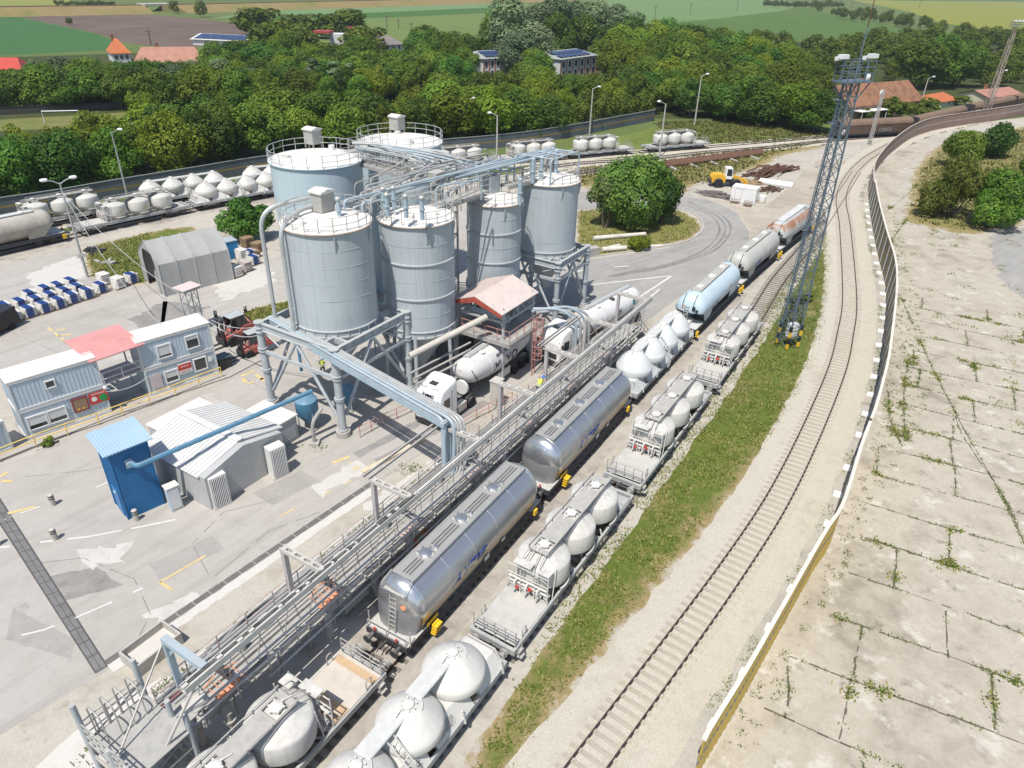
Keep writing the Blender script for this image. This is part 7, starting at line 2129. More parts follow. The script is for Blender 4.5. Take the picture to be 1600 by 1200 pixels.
OR_ = ('orange_work_jacket', (.75, .12, .03)); YE_ = ('yellow_vest', (.55, .62, .08))
def at_head(px, py, z, n):   # stand where the sight line to the head crosses the given height
    p = at(px, py, z); return Vector((p.x, p.y, 0))
person('worker in orange with a white helmet beside the silver wagon, nearest of three', at_head(642, 845, 1.75, 0), 1.2, OR_, ('white_helmet', (.75, .75, .75)))
person('worker in orange with a yellow green helmet beside the silver wagon', at_head(648, 836, 1.75, 0), .4, OR_, ('lime_helmet', (.55, .55, .04)))
person('worker in pale orange bending beside the silver wagon, farthest of three', at_head(668, 832, 1.4, 0), 2.2, ('pale_orange_jacket', (.72, .27, .10)), ('white_helmet', (.75, .75, .75)), 'bend')
pp = person('worker in a yellow vest with a blue helmet crouching on the gantry walkway', YP(40.4, -22.4, 3.1), .9, YE_, ('blue_helmet', (.04, .2, .55)), 'bend')
person('worker in a green yellow vest among the legs of the nearest silo', at_head(502, 560, 1.75, 0), 2.0, YE_, ('white_helmet', (.75, .75, .75)))
# ------------------------------------------------------------------ lamp posts, light tower, fences
M_lamp = paint('galvanised_pole', (.46, .47, .47), .5, .4, .12, 2)
M_conc = paint('concrete_pole', (.44, .42, .385), .9, 0, .15, 2)
def lamp(label, base, top, arms=1, kind='steel', ang=0.0):
    b = at(*base); h = rise(base, top)
    t = thing('lamp_post', label, 'lamp post', b, ang, 'yard lamp posts')
    m = MB(); m.cone((0, 0, 0), (0, 0, h), .16 if kind == 'steel' else .2, .07 if kind == 'steel' else .11, 12); m.build('pole', M_lamp if kind == 'steel' else M_conc, t)
    for k in range(arms):
        s = 1 if k == 0 else -1
        m = MB(); m.tube(bend([(0, 0, h - .2), (s * .5, 0, h + .15), (s * 1.1, 0, h + .35)], .3), .05, 6); a_ = m.build('arm', M_lamp, t)
        m = MB(); m.lathe([(.04, -.4), (.16, -.3), (.2, 0), (.16, .3), (.05, .38)], (s * 1.35, 0, h + .38), 12, 'x'); m.build('lamp_head', M_white, a_)
    if kind == 'steel' and arms == 2: MB().box((.1, -.16, 2.6), (.9, .05, .35)).build('name_plate', M_beam, t)
lamp('tall twin armed lamp post beside the bag stacks on the left', (137, 433), (88, 285), 2, 'steel', .6)
lamp('single headed lamp post among the left tree belt', (200, 310), (174, 206), 1, 'steel')
lamp('concrete lamp post behind the left white dome wagons beyond the round tree', (921, 210), (924, 138), 1, 'concrete')
lamp('concrete lamp post in front of the right white dome wagon', (1030, 245), (1039, 162), 1, 'concrete', math.pi)
lamp('concrete lamp post leaning against the trees right of the dome wagons', (1085, 195), (1095, 118), 1, 'concrete')
lamp('concrete lamp post behind the farthest framed silo', (776, 262), (775, 180), 1, 'concrete', math.pi)
lamp('slim steel lamp post left of the concrete one behind the silos', (730, 225), (729, 156), 1, 'steel')
lamp('lamp post head poking out of the trees above the left belt', (349, 152), (339, 102), 1, 'steel', math.pi)
lamp('lamp post standing behind the brown covered wagons', (1434, 178), (1450, 122), 1, 'concrete')
lamp('lamp post far right beside the rusty mast', (1545, 168), (1560, 112), 1, 'concrete')
lamp('slim lamp post above the wide pale blue silos', (493, 226), (493, 180), 1, 'steel')
def lattice(t, h, w0, w1, mat, bay=1.0, r=.05, name='lattice'):
    for sx in (-1, 1):
        for sy in (-1, 1): MB().beam((sx * w0 / 2, sy * w0 / 2, 0), (sx * w1 / 2, sy * w1 / 2, h), r * 2.2).build('corner_leg', mat, t)
    m = MB(); z = 0.0; k = 0
    while z < h - bay * .6:
        a = (w0 + (w1 - w0) * z / h) / 2; b = (w0 + (w1 - w0) * min(h, z + bay) / h) / 2; z1 = min(h, z + bay)
        for f in range(4):
            c, s = (1, 0, -1, 0)[f], (0, 1, 0, -1)[f]
            def P(u, q, zz): return (c * q - s * u * q, s * q + c * u * q, zz)
            e = 1 if k % 2 else -1
            m.beam(P(-e, a, z), P(e, b, z1), r); m.beam(P(-1, b, z1), P(1, b, z1), r)
        z += bay; k += 1
    m.build(name, mat, t)
M_tower = paint('slate_blue_tower', (.15, .195, .235), .5, .3, .15, 2)
hb = rise((1229, 541), (1334, 128))
t = thing('light_tower', 'tall slate grey lattice light tower standing in the grass verge', 'light tower', at(1229, 541), math.radians(25))
lattice(t, hb, 1.35, .8, M_tower, 1.15, .05)
MB().box((0, 0, hb + .05), (2.9, 1.5, .12)).build('platform', M_tower, t)
m = MB(); railing(m, [(-1.4, -.7, hb + .1), (1.4, -.7, hb + .1), (1.4, .7, hb + .1), (-1.4, .7, hb + .1)], 1.5, .9, .04, (.4, .7), True)
for sx in (-1, 1):
    for sy in (-1, 1): m.beam((sx * 1.35, sy * .6, hb), (sx * .35, sy * .35, hb - 1.5), .07)
m.build('platform_rail', M_tower, t)
for sx in (-1, 1):
    m = MB(); m.box((sx * 1.6, 0, hb + 1.9), (.75, .5, .3)); m.box((sx * 1.5, .5, hb + 1.7), (.5, .4, .28)); m.build('floodlight', M_white, t)
m = MB(); m.cone((.2, 0, hb), (.2, 0, hb + 4.0), .06, .05, 8); m.build('antenna', M_tower, t)
m = MB(); m.cone((.2, 0, hb + 4.0), (.2, 0, hb + 7.6), .05, .02, 8); m.build('antenna_tip', M_ruststeel, t)
m = MB()
for o in (-.22, .22): m.beam((-1.5, o, 1), (-.75, o, hb + .2), .05)
for i in range(int(hb / .33)): m.beam((-1.5 + .75 * i * .33 / hb, -.22, 1 + i * .33), (-1.5 + .75 * i * .33 / hb, .22, 1 + i * .33), .03)
for i in range(12): m.tube([(-1.85 + .75 * (3 + i * 1.8) / hb + .36 * math.cos(a), .36 * math.sin(a), 3 + i * 1.8) for a in [k * .6 for k in range(11)]], .025, 5, True)
for i in range(8): m.beam((-1.5 + .75 * i * 3 / hb, 0, 1 + i * 3), (-.6 + .2 * i / 8, 0, 1 + i * 3), .04)
m.build('caged_ladder', M_tower, t)
MB().box((0, -.2, 1.9), (.95, .6, 1.3)).build('control_box', M_white, t)
for sx in (-1, 1):
    for sy in (-1, 1):
        for k in range(4):
            if k % 2 == 0: MB().box((sx * .69, sy * .69, .4 + k * .62), (.2, .2, .5)).build('hazard_band', M_yellow, t)
            else: MB().box((sx * .69, sy * .69, .4 + k * .62), (.2, .2, .5)).build('hazard_band', M_black, t)
hm = rise((1537, 186), (1578, 42))
t = thing('light_mast', 'slender rusty lattice floodlight mast at the far right edge', 'light mast', at(1537, 186), .3)
lattice(t, hm, 1.3, .7, paint('rust_and_white_mast', (.40, .33, .28), .7, .1, .4, .3, rust=.9), 1.3, .06)
m = MB(); railing(m, [(-1.3, -.7, hm), (1.3, -.7, hm), (1.3, .7, hm), (-1.3, .7, hm)], 1.1, .9, .05, (.5,), True); m.box((0, 0, hm), (2.7, 1.5, .1)); m.build('platform', M_tower, t)
for sx in (-1, 0, 1): MB().box((sx * 1.2, -.6, hm + 1.4), (.6, .4, .4)).build('floodlight', M_white, t)
hm = rise((1358, 226), (1378, 140))
t = thing('lattice_post', 'thin white lattice post in front of the first brown wagon', 'lattice post', at(1358, 226), .3)
lattice(t, hm, .55, .35, M_conc, .9, .05)
def rib_fence(name, label, base, h, matA, matB, cap, step, feet=None, post=None):
    P = spline([at(*p) for p in base], .22)
    o = P[0].copy()
    t = thing(name, label, 'fence', o)
    def wall(z0, z1, mat, off, amp, nm):
        mb = MB(); vs = []; acc = 0
        for i, p in enumerate(P):
            d = (P[min(i + 1, len(P) - 1)] - P[max(i - 1, 0)]).normalized(); r = Vector((d.y, -d.x, 0))
            q = p - o + r * (off + amp * (1 if i % 2 else -1))
            vs += [(q.x, q.y, z0), (q.x, q.y, z1)]
        mb.add(vs, [(i * 2, i * 2 + 2, i * 2 + 3, i * 2 + 1) for i in range(len(P) - 1)])
        return mb.build(nm, mat, t)
    zs = [(0, h * .46, matA), (h * .46, h * .56, matB), (h * .56, h, matA)]
    for z0, z1, mt in zs: wall(z0, z1, mt, 0, .025 if name[0] == 'p' else .01, 'sheeting')
    c = MB()
    for i in range(0, len(P) - 1, 4):
        a, b = P[i] - o, P[min(i + 4, len(P) - 1)] - o
        c.beam(a + Vector((0, 0, h + .04)), b + Vector((0, 0, h + .04)), .2, .08)
    c.build('cap', cap, t)
    fm = MB(); fm.prism([(-.32, 0), (.32, 0), (.26, .16), (-.26, .16)], -.3, .3, 'y'); fme = fm.mesh('footing', M_white)
    pm = MB(); pm.box((0, 0, h / 2), (.1, .1, h)); pme = pm.mesh('post', post or M_frame)
    acc = 0
    for i in range(len(P) - 1):
        acc += (P[i + 1] - P[i]).length
        if acc > step:
            acc = 0
            d = (P[i + 1] - P[i]).normalized(); r = Vector((d.y, -d.x, 0)); ang = math.atan2(d.y, d.x)
            if feet:
                f = MB.link('footing', fme, t, P[i] - o - r * .42); f.rotation_euler = (0, 0, ang)
            f = MB.link('post', pme, t, P[i] - o - r * .1); f.rotation_euler = (0, 0, ang)
    return t
M_fy = paint('yellow_fence_sheet', (.66, .45, .07), .5, 0, .15, .35, streak=.2); M_fb = paint('grey_fence_band', (.27, .25, .22), .6, 0, .2, .5)
M_fbr = paint('brown_fence_sheet', (.24, .16, .13), .6, 0, .2, .4, streak=.2)
rib_fence('perimeter_fence', 'long curving yellow corrugated fence with a white cap beside the curved track', [(1080, 1230), (1096, 1200), (1147, 1115), (1197, 1025), (1266, 900), (1296, 850), (1324, 762), (1340, 718)], 3.4, M_fy, M_fb, paint('cream_cap', (.66, .61, .53), .7), 3.6, True)
rib_fence('wall_fence', 'middle stretch of the curving fence, its shaded face painted dark brown, with a row of white feet', [(1340, 718), (1347, 700), (1361, 650), (1372, 600), (1385, 500), (1384, 450), (1372, 400), (1362, 350), (1358, 317)], 3.7, paint('shade_painted_fence_sheet', (.22, .165, .075), .6, 0, .35, .3, streak=.3), M_fbr, bpy.data.materials['cream_cap'], 3.6, True)  # shade on the fence's left face is put into this darker sheet colour
rib_fence('boundary_fence', 'brown panelled fence with pale posts curving away behind the bushes on the right', [(1358, 317), (1357, 300), (1360, 282), (1372, 262), (1392, 240), (1425, 216), (1460, 204), (1525, 193), (1600, 180), (1680, 160)], 3.2, M_fbr, paint('grey_brown_band', (.33, .26, .23), .6, 0, .2), paint('pinkish_cap', (.5, .42, .38), .7), 4.5, False, M_conc)
M_fg = paint('slate_fence_panel', (.115, .13, .15), .6, 0, .25, .3); M_fo = paint('ochre_fence_band', (.30, .20, .06), .6, 0, .3, .5)
rib_fence('back_fence', 'dark slate panel fence with a yellow band along the foot of the trees', [(-80, 356), (0, 340), (100, 324), (180, 309), (300, 288), (430, 266), (620, 246), (800, 229), (900, 213), (960, 201), (1022, 189)], 2.6, M_fg, M_fo, M_lamp, 5.0, False, M_lamp)
rib_fence('field_fence', 'low dark hedge like fence along the far side of the sports field', [(-100, 184), (0, 180), (120, 174), (250, 168), (300, 166)], 1.6, paint('dark_board', (.05, .05, .045), .8), paint('dark_board_band', (.07, .065, .06), .8), M_dark, 9, False, M_dark)
# goal on the sports field
t = thing('goal', 'white football goal on the sports field behind the left trees', 'goal', at(70, 192), .3)
m = MB(); m.tube([(0, 0, 0), (0, 0, 2.4), (7, 0, 2.4), (7, 0, 0)], .12, 6); m.build('frame', M_white, t)
# wheel loader
p0, p1 = at(1121, 293), at(1158, 291)
t = thing('wheel_loader', 'yellow wheel loader with white cab parked beyond the road bend', 'loader', at(1133, 291), math.radians(-2))
M_ly = paint('loader_yellow', (.72, .40, .03), .45, 0, .1, 1.5)
m = MB(); m.prism([(-2.6, .8), (-.4, .8), (-.3, 1.7), (-.9, 2.2), (-2.4, 2.1), (-2.75, 1.6)], -.95, .95, 'y'); m.build('engine_hood', M_ly, t)
m = MB(); m.box((.2, 0, .95), (2.6, 1.1, .5)); m.box((-2.8, 0, .9), (.3, 1.8, .5)); m.build('frame', M_dark, t)
m = MB(); m.prism([(-.5, 1.4), (.75, 1.4), (.85, 1.9), (.65, 3.25), (-.45, 3.25)], -.72, .72, 'y'); c = m.build('cab', M_white, t)
m = MB(); m.prism([(-.2, 1.95), (.7, 1.95), (.58, 3.05), (-.2, 3.05)], -.75, .75, 'y'); m.box((.78, 0, 2.5), (.12, 1.2, 1.1)); m.build('cab_glass', M_glass, c)
for x in (-1.5, 1.5):
    for s in (-1, 1): 
        w = MB(); w.lathe([(.4, -.3), (.72, -.3), (.78, -.2), (.78, .2), (.72, .3), (.4, .3)], (x, s * 1.05, .78), 24, 'y'); o = w.build('wheel', M_black, t)
        w = MB(); w.lathe([(.03, -.2), (.4, -.28), (.4, .28), (.03, .2)], (x, s * 1.05, .78), 16, 'y'); w.build('rim', M_ly, o)
m = MB()
for s in (-1, 1): m.beam((.9, s * .45, 1.7), (2.4, s * .5, 1.4), .3, .3); m.beam((2.4, s * .5, 1.4), (3.3, s * .5, .5), .28, .28)
m.beam((1.2, 0, 1.9), (3.0, 0, 1.2), .22); m.build('lift_arm', M_ly, t)
m = MB(); m.prism([(3.1, .1), (4.1, .1), (4.2, .2), (3.5, .35), (3.3, 1.2), (3.05, 1.2)], -1.25, 1.25, 'y'); m.build('bucket', M_ly, t)
# white container and the junk round it
wa, wb = at(1140, 315), at(1178, 321)
ang, L = frame_between(wa, wb)
t = thing('storage_container', 'plain white storage container beside the dirt road', 'container', wa, ang)
m = MB(); m.box((L / 2, 1.2, 1.25), (L, 2.4, 2.35)); m.build('body', M_white, t); MB().box((L / 2, 1.2, 2.45), (L + .06, 2.46, .06)).build('roof', M_cabinroof, t)
d = MB(); d.box((L * .3, -.02, 1.2), (.95, .05, 2.0)); d.build('door', M_white, t)
m = MB()
for x in (L * .3 - .5, L * .3 + .5): m.box((x, -.03, 1.2), (.05, .06, 2.1))
m.box((L * .3, -.03, 2.24), (1.05, .06, .05)); m.build('door_frame', M_lamp, t)
for x in (.4, L - .4): MB().box((x, 1.2, .05), (.3, 2.2, .1)).build('skid', M_dark, t)
t = thing('water_tank', 'white plastic tank standing at the end of the white container', 'tank', at(1190, 316), ang)
m = MB(); m.lathe([(.5, .1), (.52, .2), (.52, 1.0), (.4, 1.15), (.15, 1.2)], n=18); m.build('tank', M_white, t); MB().box((0, 0, .05), (1.1, 1.1, .1)).build('pallet', M_wood, t)
for px, lab in (((1148, 317), 'left'), ((1168, 322), 'right')):
    t = thing('crate', 'rusty mesh crate in front of the white container, on the %s' % lab, 'crate', at(*px), ang)
    m = MB(); m.box((0, 0, .05), (1.2, .9, .06))
    for k in range(5):
        for y in (-.45, .45): m.beam((-.6 + k * .3, y, 0), (-.6 + k * .3, y, .7), .04)
    for z in (.3, .7):
        for y in (-.45, .45): m.beam((-.6, y, z), (.6, y, z), .04)
        for x in (-.6, .6): m.beam((x, -.45, z), (x, .45, z), .04)
    m.build('mesh', M_ruststeel, t)
def heap(label, pxs, n, h, mat, kind, rngs, long_=(1, 4), spread=1.0, name='scrap_heap'):
    c = Vector((0, 0, 0))
    P = [at(*p) for p in pxs]
    for p in P: c += p
    c /= len(P)
    t = thing(name, label, kind, (c.x, c.y, 0))
    m = MB(); rr = random.Random(rngs)
    a, b = P[0] - c, P[-1] - c
    ang0 = math.atan2((b - a).y, (b - a).x)
    for i in range(n):
        p = a.lerp(b, rr.random()) + Vector((rr.gauss(0, spread), rr.gauss(0, spread), 0))
        e = max(0, 1 - abs(p.length / ((b - a).length * .6 + .1)))
        L = rr.uniform(*long_); an = ang0 + rr.gauss(0, .25)
        z = rr.uniform(.08, .15 + h * e)
        v = Vector((math.cos(an), math.sin(an), rr.gauss(0, .06))) * L / 2
        m.beam(p + Vector((0, 0, z)) - v, p + Vector((0, 0, z)) + v, rr.uniform(.1, .28), rr.uniform(.08, .2))
    m.build('pieces', mat, t)
    return t
heap('heap of rusty scrap rails beyond the wheel loader', [(1180, 276), (1225, 263)], 110, .9, M_ruststeel, 'scrap heap', 1, (2, 6), 1.0)
heap('dark pile of old timbers and bundles in front of the wheel loader', [(1102, 303), (1132, 309)], 60, .7, paint('grey_timber', (.19, .165, .155), .9, 0, .3), 'timber pile', 2, (1, 4), .5)
heap('low pile of brown boards between loader and scrap', [(1160, 283), (1185, 288)], 22, .3, M_wood, 'boards', 3, (2, 4), .5)
heap('round heap of brown soil and roots beside the white sheet', [(1192, 299), (1212, 296)], 70, .8, paint('brown_roots', (.13, .08, .055), .9, 0, .3), 'heap', 4, (.4, 1.2), .6)
t = thing('white_sheet', 'long white trough lying behind the brown heap', 'trough', at(1212, 290), -.5)
m = MB(); m.cone((-2.8, 0, .35), (2.8, 0, .35), .6, n=14); m.build('shell', M_white, t)
for i in range(4):
    a, b = at(1040, 262 - i * 2.2), at(1190, 242 - i * 1.6)
    o = MB().tube([Vector((0, 0, .3)), b - a + Vector((0, 0, .3))], .34, 10).build('rusty_pipe', M_ruststeel, None); o.location = a
    tag(o, 'long rust brown pipe lying beside the white ballast siding', 'pipe', 'rusty pipes beside the siding')
for i in range(5):
    p = at(1052 + i * 32, 264 - i * 4)
    t = thing('pipe_block', 'pale concrete block holding the rusty pipes', 'block', p, .3, 'blocks under the rusty pipes'); MB().box((0, .5, .12), (.5, 3.2, .24)).build('block', M_concrete, t)
for (a, b, r, lab) in (((927, 376), (1008, 369), .32, 'long white concrete pole lying on the grass island'), ((940, 394), (978, 391), .35, 'shorter white concrete pole beside the kerb'), ((950, 390), (968, 386), .25, 'broken piece of white pole beside the kerb'), ((1012, 387), (1035, 386), .2, 'white beam lying at the edge of the island')):
    a, b = at(*a), at(*b)
    o = MB().cone(Vector((0, 0, r)), b - a + Vector((0, 0, r)), r, r * .85, 12).build('concrete_pole', paint('whitewashed_pole', (.6, .57, .51), .8) if 'whitewashed_pole' not in bpy.data.materials else bpy.data.materials['whitewashed_pole'], None); o.location = a; tag(o, lab, 'pole')
t = thing('block_stack', 'stack of pale slabs at the corner of the farthest silo frame', 'slabs', at(925, 400), .5)
for k in range(3): MB().box((0, 0, .2 + k * .4), (1.6, .9, .36)).build('slab', M_concrete, t)
# overhead cables
M_cable = paint('grey_cable', (.42, .42, .42), .6)
def cable(label, a, b, sag, r=.03):
    P = [a.lerp(b, i / 24) - Vector((0, 0, sag * 4 * (i / 24) * (1 - i / 24))) for i in range(25)]
    o = MB().tube([p - a for p in P], r, 5).build('cable', M_cable, None); o.location = a; tag(o, label, 'cable')
lb = at(137, 433); lt = Vector((lb.x, lb.y, 9.6))
cable('overhead cable from the twin armed lamp post down to the weigh booth', lt, at(300, 470, 4.6), 1.2)
cable('overhead cable from the twin armed lamp post to the upper right cabin', lt, at(250, 505, 5.2), 1.6)
cable('slack cable from the weigh booth to the silo frame', at(312, 490, 4.6), at(431, 508, 6.5), 1.6, .04)
cable('second slack cable from the cabins to the silo frame, the higher one', at(330, 500, 5.0), at(431, 498, 7.0), .8, .03)
cable('thin cable hanging in front of the canopy landing between the cabins', at(165, 612, 2.6), at(232, 588, 2.9), .35, .03)
# ================================================================== TREES AND THE VILLAGE BEYOND
import numpy as np
L_deep = leaf_mat('deep_green_leaves', ((.041, .095, .014), (.081, .169, .019), (.142, .250, .032)), .35)
L_mid = leaf_mat('mid_green_leaves', ((.065, .124, .013), (.117, .208, .018), (.195, .293, .036)), .35)
L_bright = leaf_mat('yellow_green_leaves', ((.094, .150, .010), (.163, .237, .016), (.250, .325, .037)), .38)
L_silver = leaf_mat('silvery_leaves', ((.090, .144, .060), (.150, .216, .096), (.240, .306, .162)), .3)
M_bark = paint('grey_bark', (.12, .10, .08), .9, 0, .3, 3)
def crown(name, rng, h, r, mat, n, card, base=.22, blobs=13, tall=1.0):
    """leaf clusters spread over the shells of many overlapping clumps"""
    B = []
    for i in range(blobs):
        for _ in range(30):
            u = rng.uniform(-1, 1); a = rng.uniform(0, 6.283); q = rng.random() ** .5
            x, y, z = q * math.cos(a) * math.sqrt(1 - u * u * .8), q * math.sin(a) * math.sqrt(1 - u * u * .8), u
            if x * x + y * y + z * z < 1.0: break
        rb = r * rng.uniform(.18, .5)
        zc = h * (base + (1 - base) / 2); hz = h * (1 - base) / 2
        B.append((x * (r - rb * .7), y * (r - rb * .7), zc + z * max(.1, hz - rb * .8), rb, rng.random()))
    wts = [b[3] ** 2 for b in B]
    V, Fc, T = [], [], []
    c = 0; tries = 0
    while c < n and tries < n * 6:
        tries += 1
        b = rng.choices(B, wts)[0]
        u = rng.uniform(-.75, 1); a = rng.uniform(0, 6.283); s = math.sqrt(max(0, 1 - u * u))
        d = Vector((s * math.cos(a), s * math.sin(a), u * tall)).normalized()
        k = rng.uniform(.7, 1.1)
        wob = 1 + .22 * mnoise.noise(Vector((d.x * 2 + b[0], d.y * 2 + b[1], d.z * 2 + b[2])))
        p = Vector(b[:3]) + d * b[3] * k * wob
        if p.z < h * base * .6: continue
        deep = False
        for o in B:
            if o is not b and (p - Vector(o[:3])).length < o[3] * .72: deep = True; break
        if deep: continue
        nrm = (d + Vector((rng.gauss(0, .36), rng.gauss(0, .36), rng.gauss(.25, .36)))).normalized()
        t1 = nrm.orthogonal().normalized(); t1 = (t1 * math.cos(a * 3) + nrm.cross(t1) * math.sin(a * 3)).normalized(); t2 = nrm.cross(t1)
        w = card * rng.uniform(.55, 1.25); l = card * rng.uniform(.6, 1.3)
        i = len(V)
        V += [p - t1 * w * .5 - t2 * l * .2, p + t2 * l * -.55, p + t1 * w * .5 - t2 * l * .1 + nrm * w * .15, p + t2 * l * .6]
        Fc.append((i, i + 1, i + 2, i + 3))
        T.append(min(1, max(0, b[4] * .6 + .2 + rng.gauss(0, .16)))); c += 1
    me = bpy.data.meshes.new(name); me.from_pydata([tuple(v) for v in V], [], Fc)
    me.materials.append(mat)
    at_ = me.attributes.new('tone', 'FLOAT', 'FACE'); at_.data.foreach_set('value', T)
    me.update(); return me
def trunk_mesh(rng, h, r, base):
    m = MB(); m.tube([(0, 0, 0), (.05, .05, h * .25), (.1, -.05, h * .5), (0, 0, h * .8)], .0, 6) if False else None
    P = [Vector((0, 0, 0)), Vector((rng.uniform(-.1, .1), rng.uniform(-.1, .1), h * .3)), Vector((rng.uniform(-.2, .2), rng.uniform(-.2, .2), h * .75))]
    k = h / 12
    m.cone(P[0], P[1], .26 * k, .19 * k, 8, False); m.cone(P[1], P[2], .19 * k, .05 * k, 8, False)
    for i in range(6):
        a = rng.uniform(0, 6.283); z = rng.uniform(.25, .6); q = P[1].lerp(P[2], z)
        m.cone(q, q + Vector((math.cos(a) * r * .6, math.sin(a) * r * .6, h * rng.uniform(.08, .22))), .09 * k, .02 * k, 6, False)
    return m.mesh('trunk', M_bark)
rt = random.Random(21)
KINDS_T = {}
def variants(key, mat, specs):
    KINDS_T[key] = [(crown('crown', rt, 12, r, mat, n, card, base, bl, tl), trunk_mesh(rt, 12, r, base), r) for r, n, card, base, bl, tl in specs]
variants('broad', L_mid, [(5.6, 5200, .46, .06, 26, 1), (5.0, 4600, .44, .08, 22, 1), (6.0, 5600, .47, .05, 30, 1)])
variants('dark', L_deep, [(5.4, 5200, .46, .05, 25, 1), (4.8, 4600, .44, .08, 22, 1.1), (6.0, 5600, .47, .05, 30, 1)])
variants('light', L_bright, [(5.4, 5000, .45, .06, 26, 1), (6.0, 5400, .46, .06, 30, 1)])
variants('silver', L_silver, [(4.9, 4800, .42, .06, 28, 1.1), (4.3, 4200, .40, .08, 24, 1.2)])
variants('poplar', L_silver, [(1.9, 1500, .5, .08, 14, 1.4)])
KN = {'broad': 'mid green broad leaved tree', 'dark': 'deep green broad leaved tree', 'light': 'yellow green broad leaved tree', 'silver': 'silvery grey green tree', 'poplar': 'tall narrow silvery poplar'}
def plant(kind, loc, h, width, label, group=None, name='tree'):
    cm, tm, r = rt.choice(KINDS_T[kind])
    t = thing(name, label, 'tree', loc, rt.uniform(0, 6.283), group)
    k = h / 12
    w = width / (2 * r) if width else k * rt.uniform(1.0, 1.4)
    t.scale = (w * rt.uniform(.92, 1.08), w * rt.uniform(.92, 1.08), k)
    MB.link('trunk', tm, t); MB.link('crown', cm, t)
    return t
# what must stay visible between the crowns (picture boxes of the houses)
KEEP = [(172, 56, 213, 92), (206, 70, 318, 92), (870, 80, 932, 114), (750, 74, 782, 110), (585, 53, 632, 76), (1296, 126, 1418, 168), (1468, 144, 1496, 158), (1532, 138, 1590, 158), (0, 88, 36, 106), (300, 55, 388, 62), (487, 45, 540, 66), (838, 62, 850, 66)]
def lerp_list(L, x):
    if x <= L[0][0]: return L[0][1]
    for (a, ya), (b, yb) in zip(L, L[1:]):
        if x <= b: return ya + (yb - ya) * (x - a) / (b - a)
    return L[-1][1]
def fit(base, topy, hmin=4, hmax=16):
    x, y = pix(base)
    h = max(hmin, min(hmax, rise((x, y), (x, topy))))
    wpx = 7.0 * (h / 12) * FPX / max(30, (base - Vector((0, 0, CAMH))).length)
    for (x0, y0, x1, y1) in KEEP:
        ty = pix(Vector((base.x, base.y, h)))[1]
        if y > y0 + 4 and x + wpx * .8 > x0 and x - wpx * .8 < x1 and ty < y1:
            if y <= y1 + 1: return None
            h = rise((x, y), (x, y1 + 1))
            if h < 2.2: return None
            wpx = 7.0 * (h / 12) * FPX / (base - Vector((0, 0, CAMH))).length
    return h
CAND = []
def add(base, topy, kinds, group, desc, hmin=4, hmax=16, width=None):
    h = fit(base, topy, hmin, hmax)
    if h: CAND.append((base, h, rt.choice(kinds), group, desc, width))
# belt along the back fence
FL = spline([at(*p) for p in ((-110, 358), (0, 338), (100, 321), (180, 306), (300, 285), (430, 263), (620, 243), (800, 226), (900, 210), (960, 198), (1030, 184))], 1)
TOPA = [(-100, 206), (0, 205), (60, 196), (120, 187), (170, 172), (210, 187), (270, 168), (330, 152), (400, 138), (470, 146), (520, 150), (560, 146), (640, 142), (700, 122), (740, 140), (780, 132), (830, 130), (900, 152), (960, 168), (1030, 165)]
GA = 'tree belt behind the dark back fence'
for row, off in enumerate((4.0, 9.5, 15.5)):
    acc = rt.uniform(0, 4)
    for i in range(len(FL) - 1):
        acc += (FL[i + 1] - FL[i]).length
        if acc > (6.8, 7.8, 9)[row]:
            acc = rt.uniform(-1, 1)
            d = (FL[i + 1] - FL[i]).normalized(); r = Vector((-d.y, d.x, 0))
            b = FL[i] + r * (off + rt.uniform(-1.2, 1.2))
            x, y = pix(b)
            add(b, lerp_list(TOPA, x) + (14, 3, -4)[row] + rt.uniform(-9, 9), ('light', 'broad', 'light', 'broad', 'dark') if x < 330 or x > 560 else ('broad', 'broad', 'light', 'dark'), GA, 'in the dense belt behind the dark back fence', 6, 17)
# belt beyond the sports field
GBt = 'tree row beyond the sports field'
for row in range(3):
    for i in range(24):
        px = -70 + i * 20 + rt.uniform(-6, 6)
        b = at(px, 171 - row * 11 - max(0, px - 250) * .02 + rt.uniform(-2, 2))
        add(b, (108, 97, 90)[row] + rt.uniform(-8, 8), ('dark', 'dark', 'broad', 'broad', 'light') if row == 0 else ('dark', 'broad', 'silver'), GBt, 'in the row beyond the sports field', 5, 15)
# woods in the middle and to the right
GM = 'mixed trees of the village wood'
def wood(poly, gap, top, kinds, group, desc, hmin, hmax):
    P = [at(*p) for p in poly]; got = []
    for p in scatter(P, 1700, rt):
        dist = p.length
        gp = gap * max(1, dist / 260)
        if all((p - q).length > gp for q in got):
            got.append(p)
            x, y = pix(p)
            add(p, top(x, y), kinds, group, desc, hmin, hmax)
wood([(330, 172), (440, 172), (560, 172), (700, 150), (760, 158), (860, 158), (840, 118), (700, 98), (560, 96), (420, 92), (330, 100), (330, 140)], 6.0, lambda x, y: y - rt.uniform(40, 62), ('dark', 'broad', 'dark', 'broad', 'light', 'dark'), GM, 'in the village wood behind the silos', 7, 15)
wood([(330, 98), (420, 91), (560, 94), (700, 96), (760, 88), (690, 76), (560, 76), (430, 72), (380, 80)], 8, lambda x, y: y - rt.uniform(24, 38), ('broad', 'dark', 'light', 'silver'), GM, 'near the far edge of the village wood', 6, 14)
wood([(840, 160), (900, 172), (1030, 180), (1100, 188), (1200, 196), (1290, 200), (1290, 168), (1200, 120), (1100, 100), (1000, 92), (930, 92), (930, 125), (850, 125)], 5.8, lambda x, y: y - rt.uniform(44, 72), ('broad', 'light', 'dark', 'broad', 'dark', 'light'), GM, 'in the wood above the white dome wagons', 6, 16)
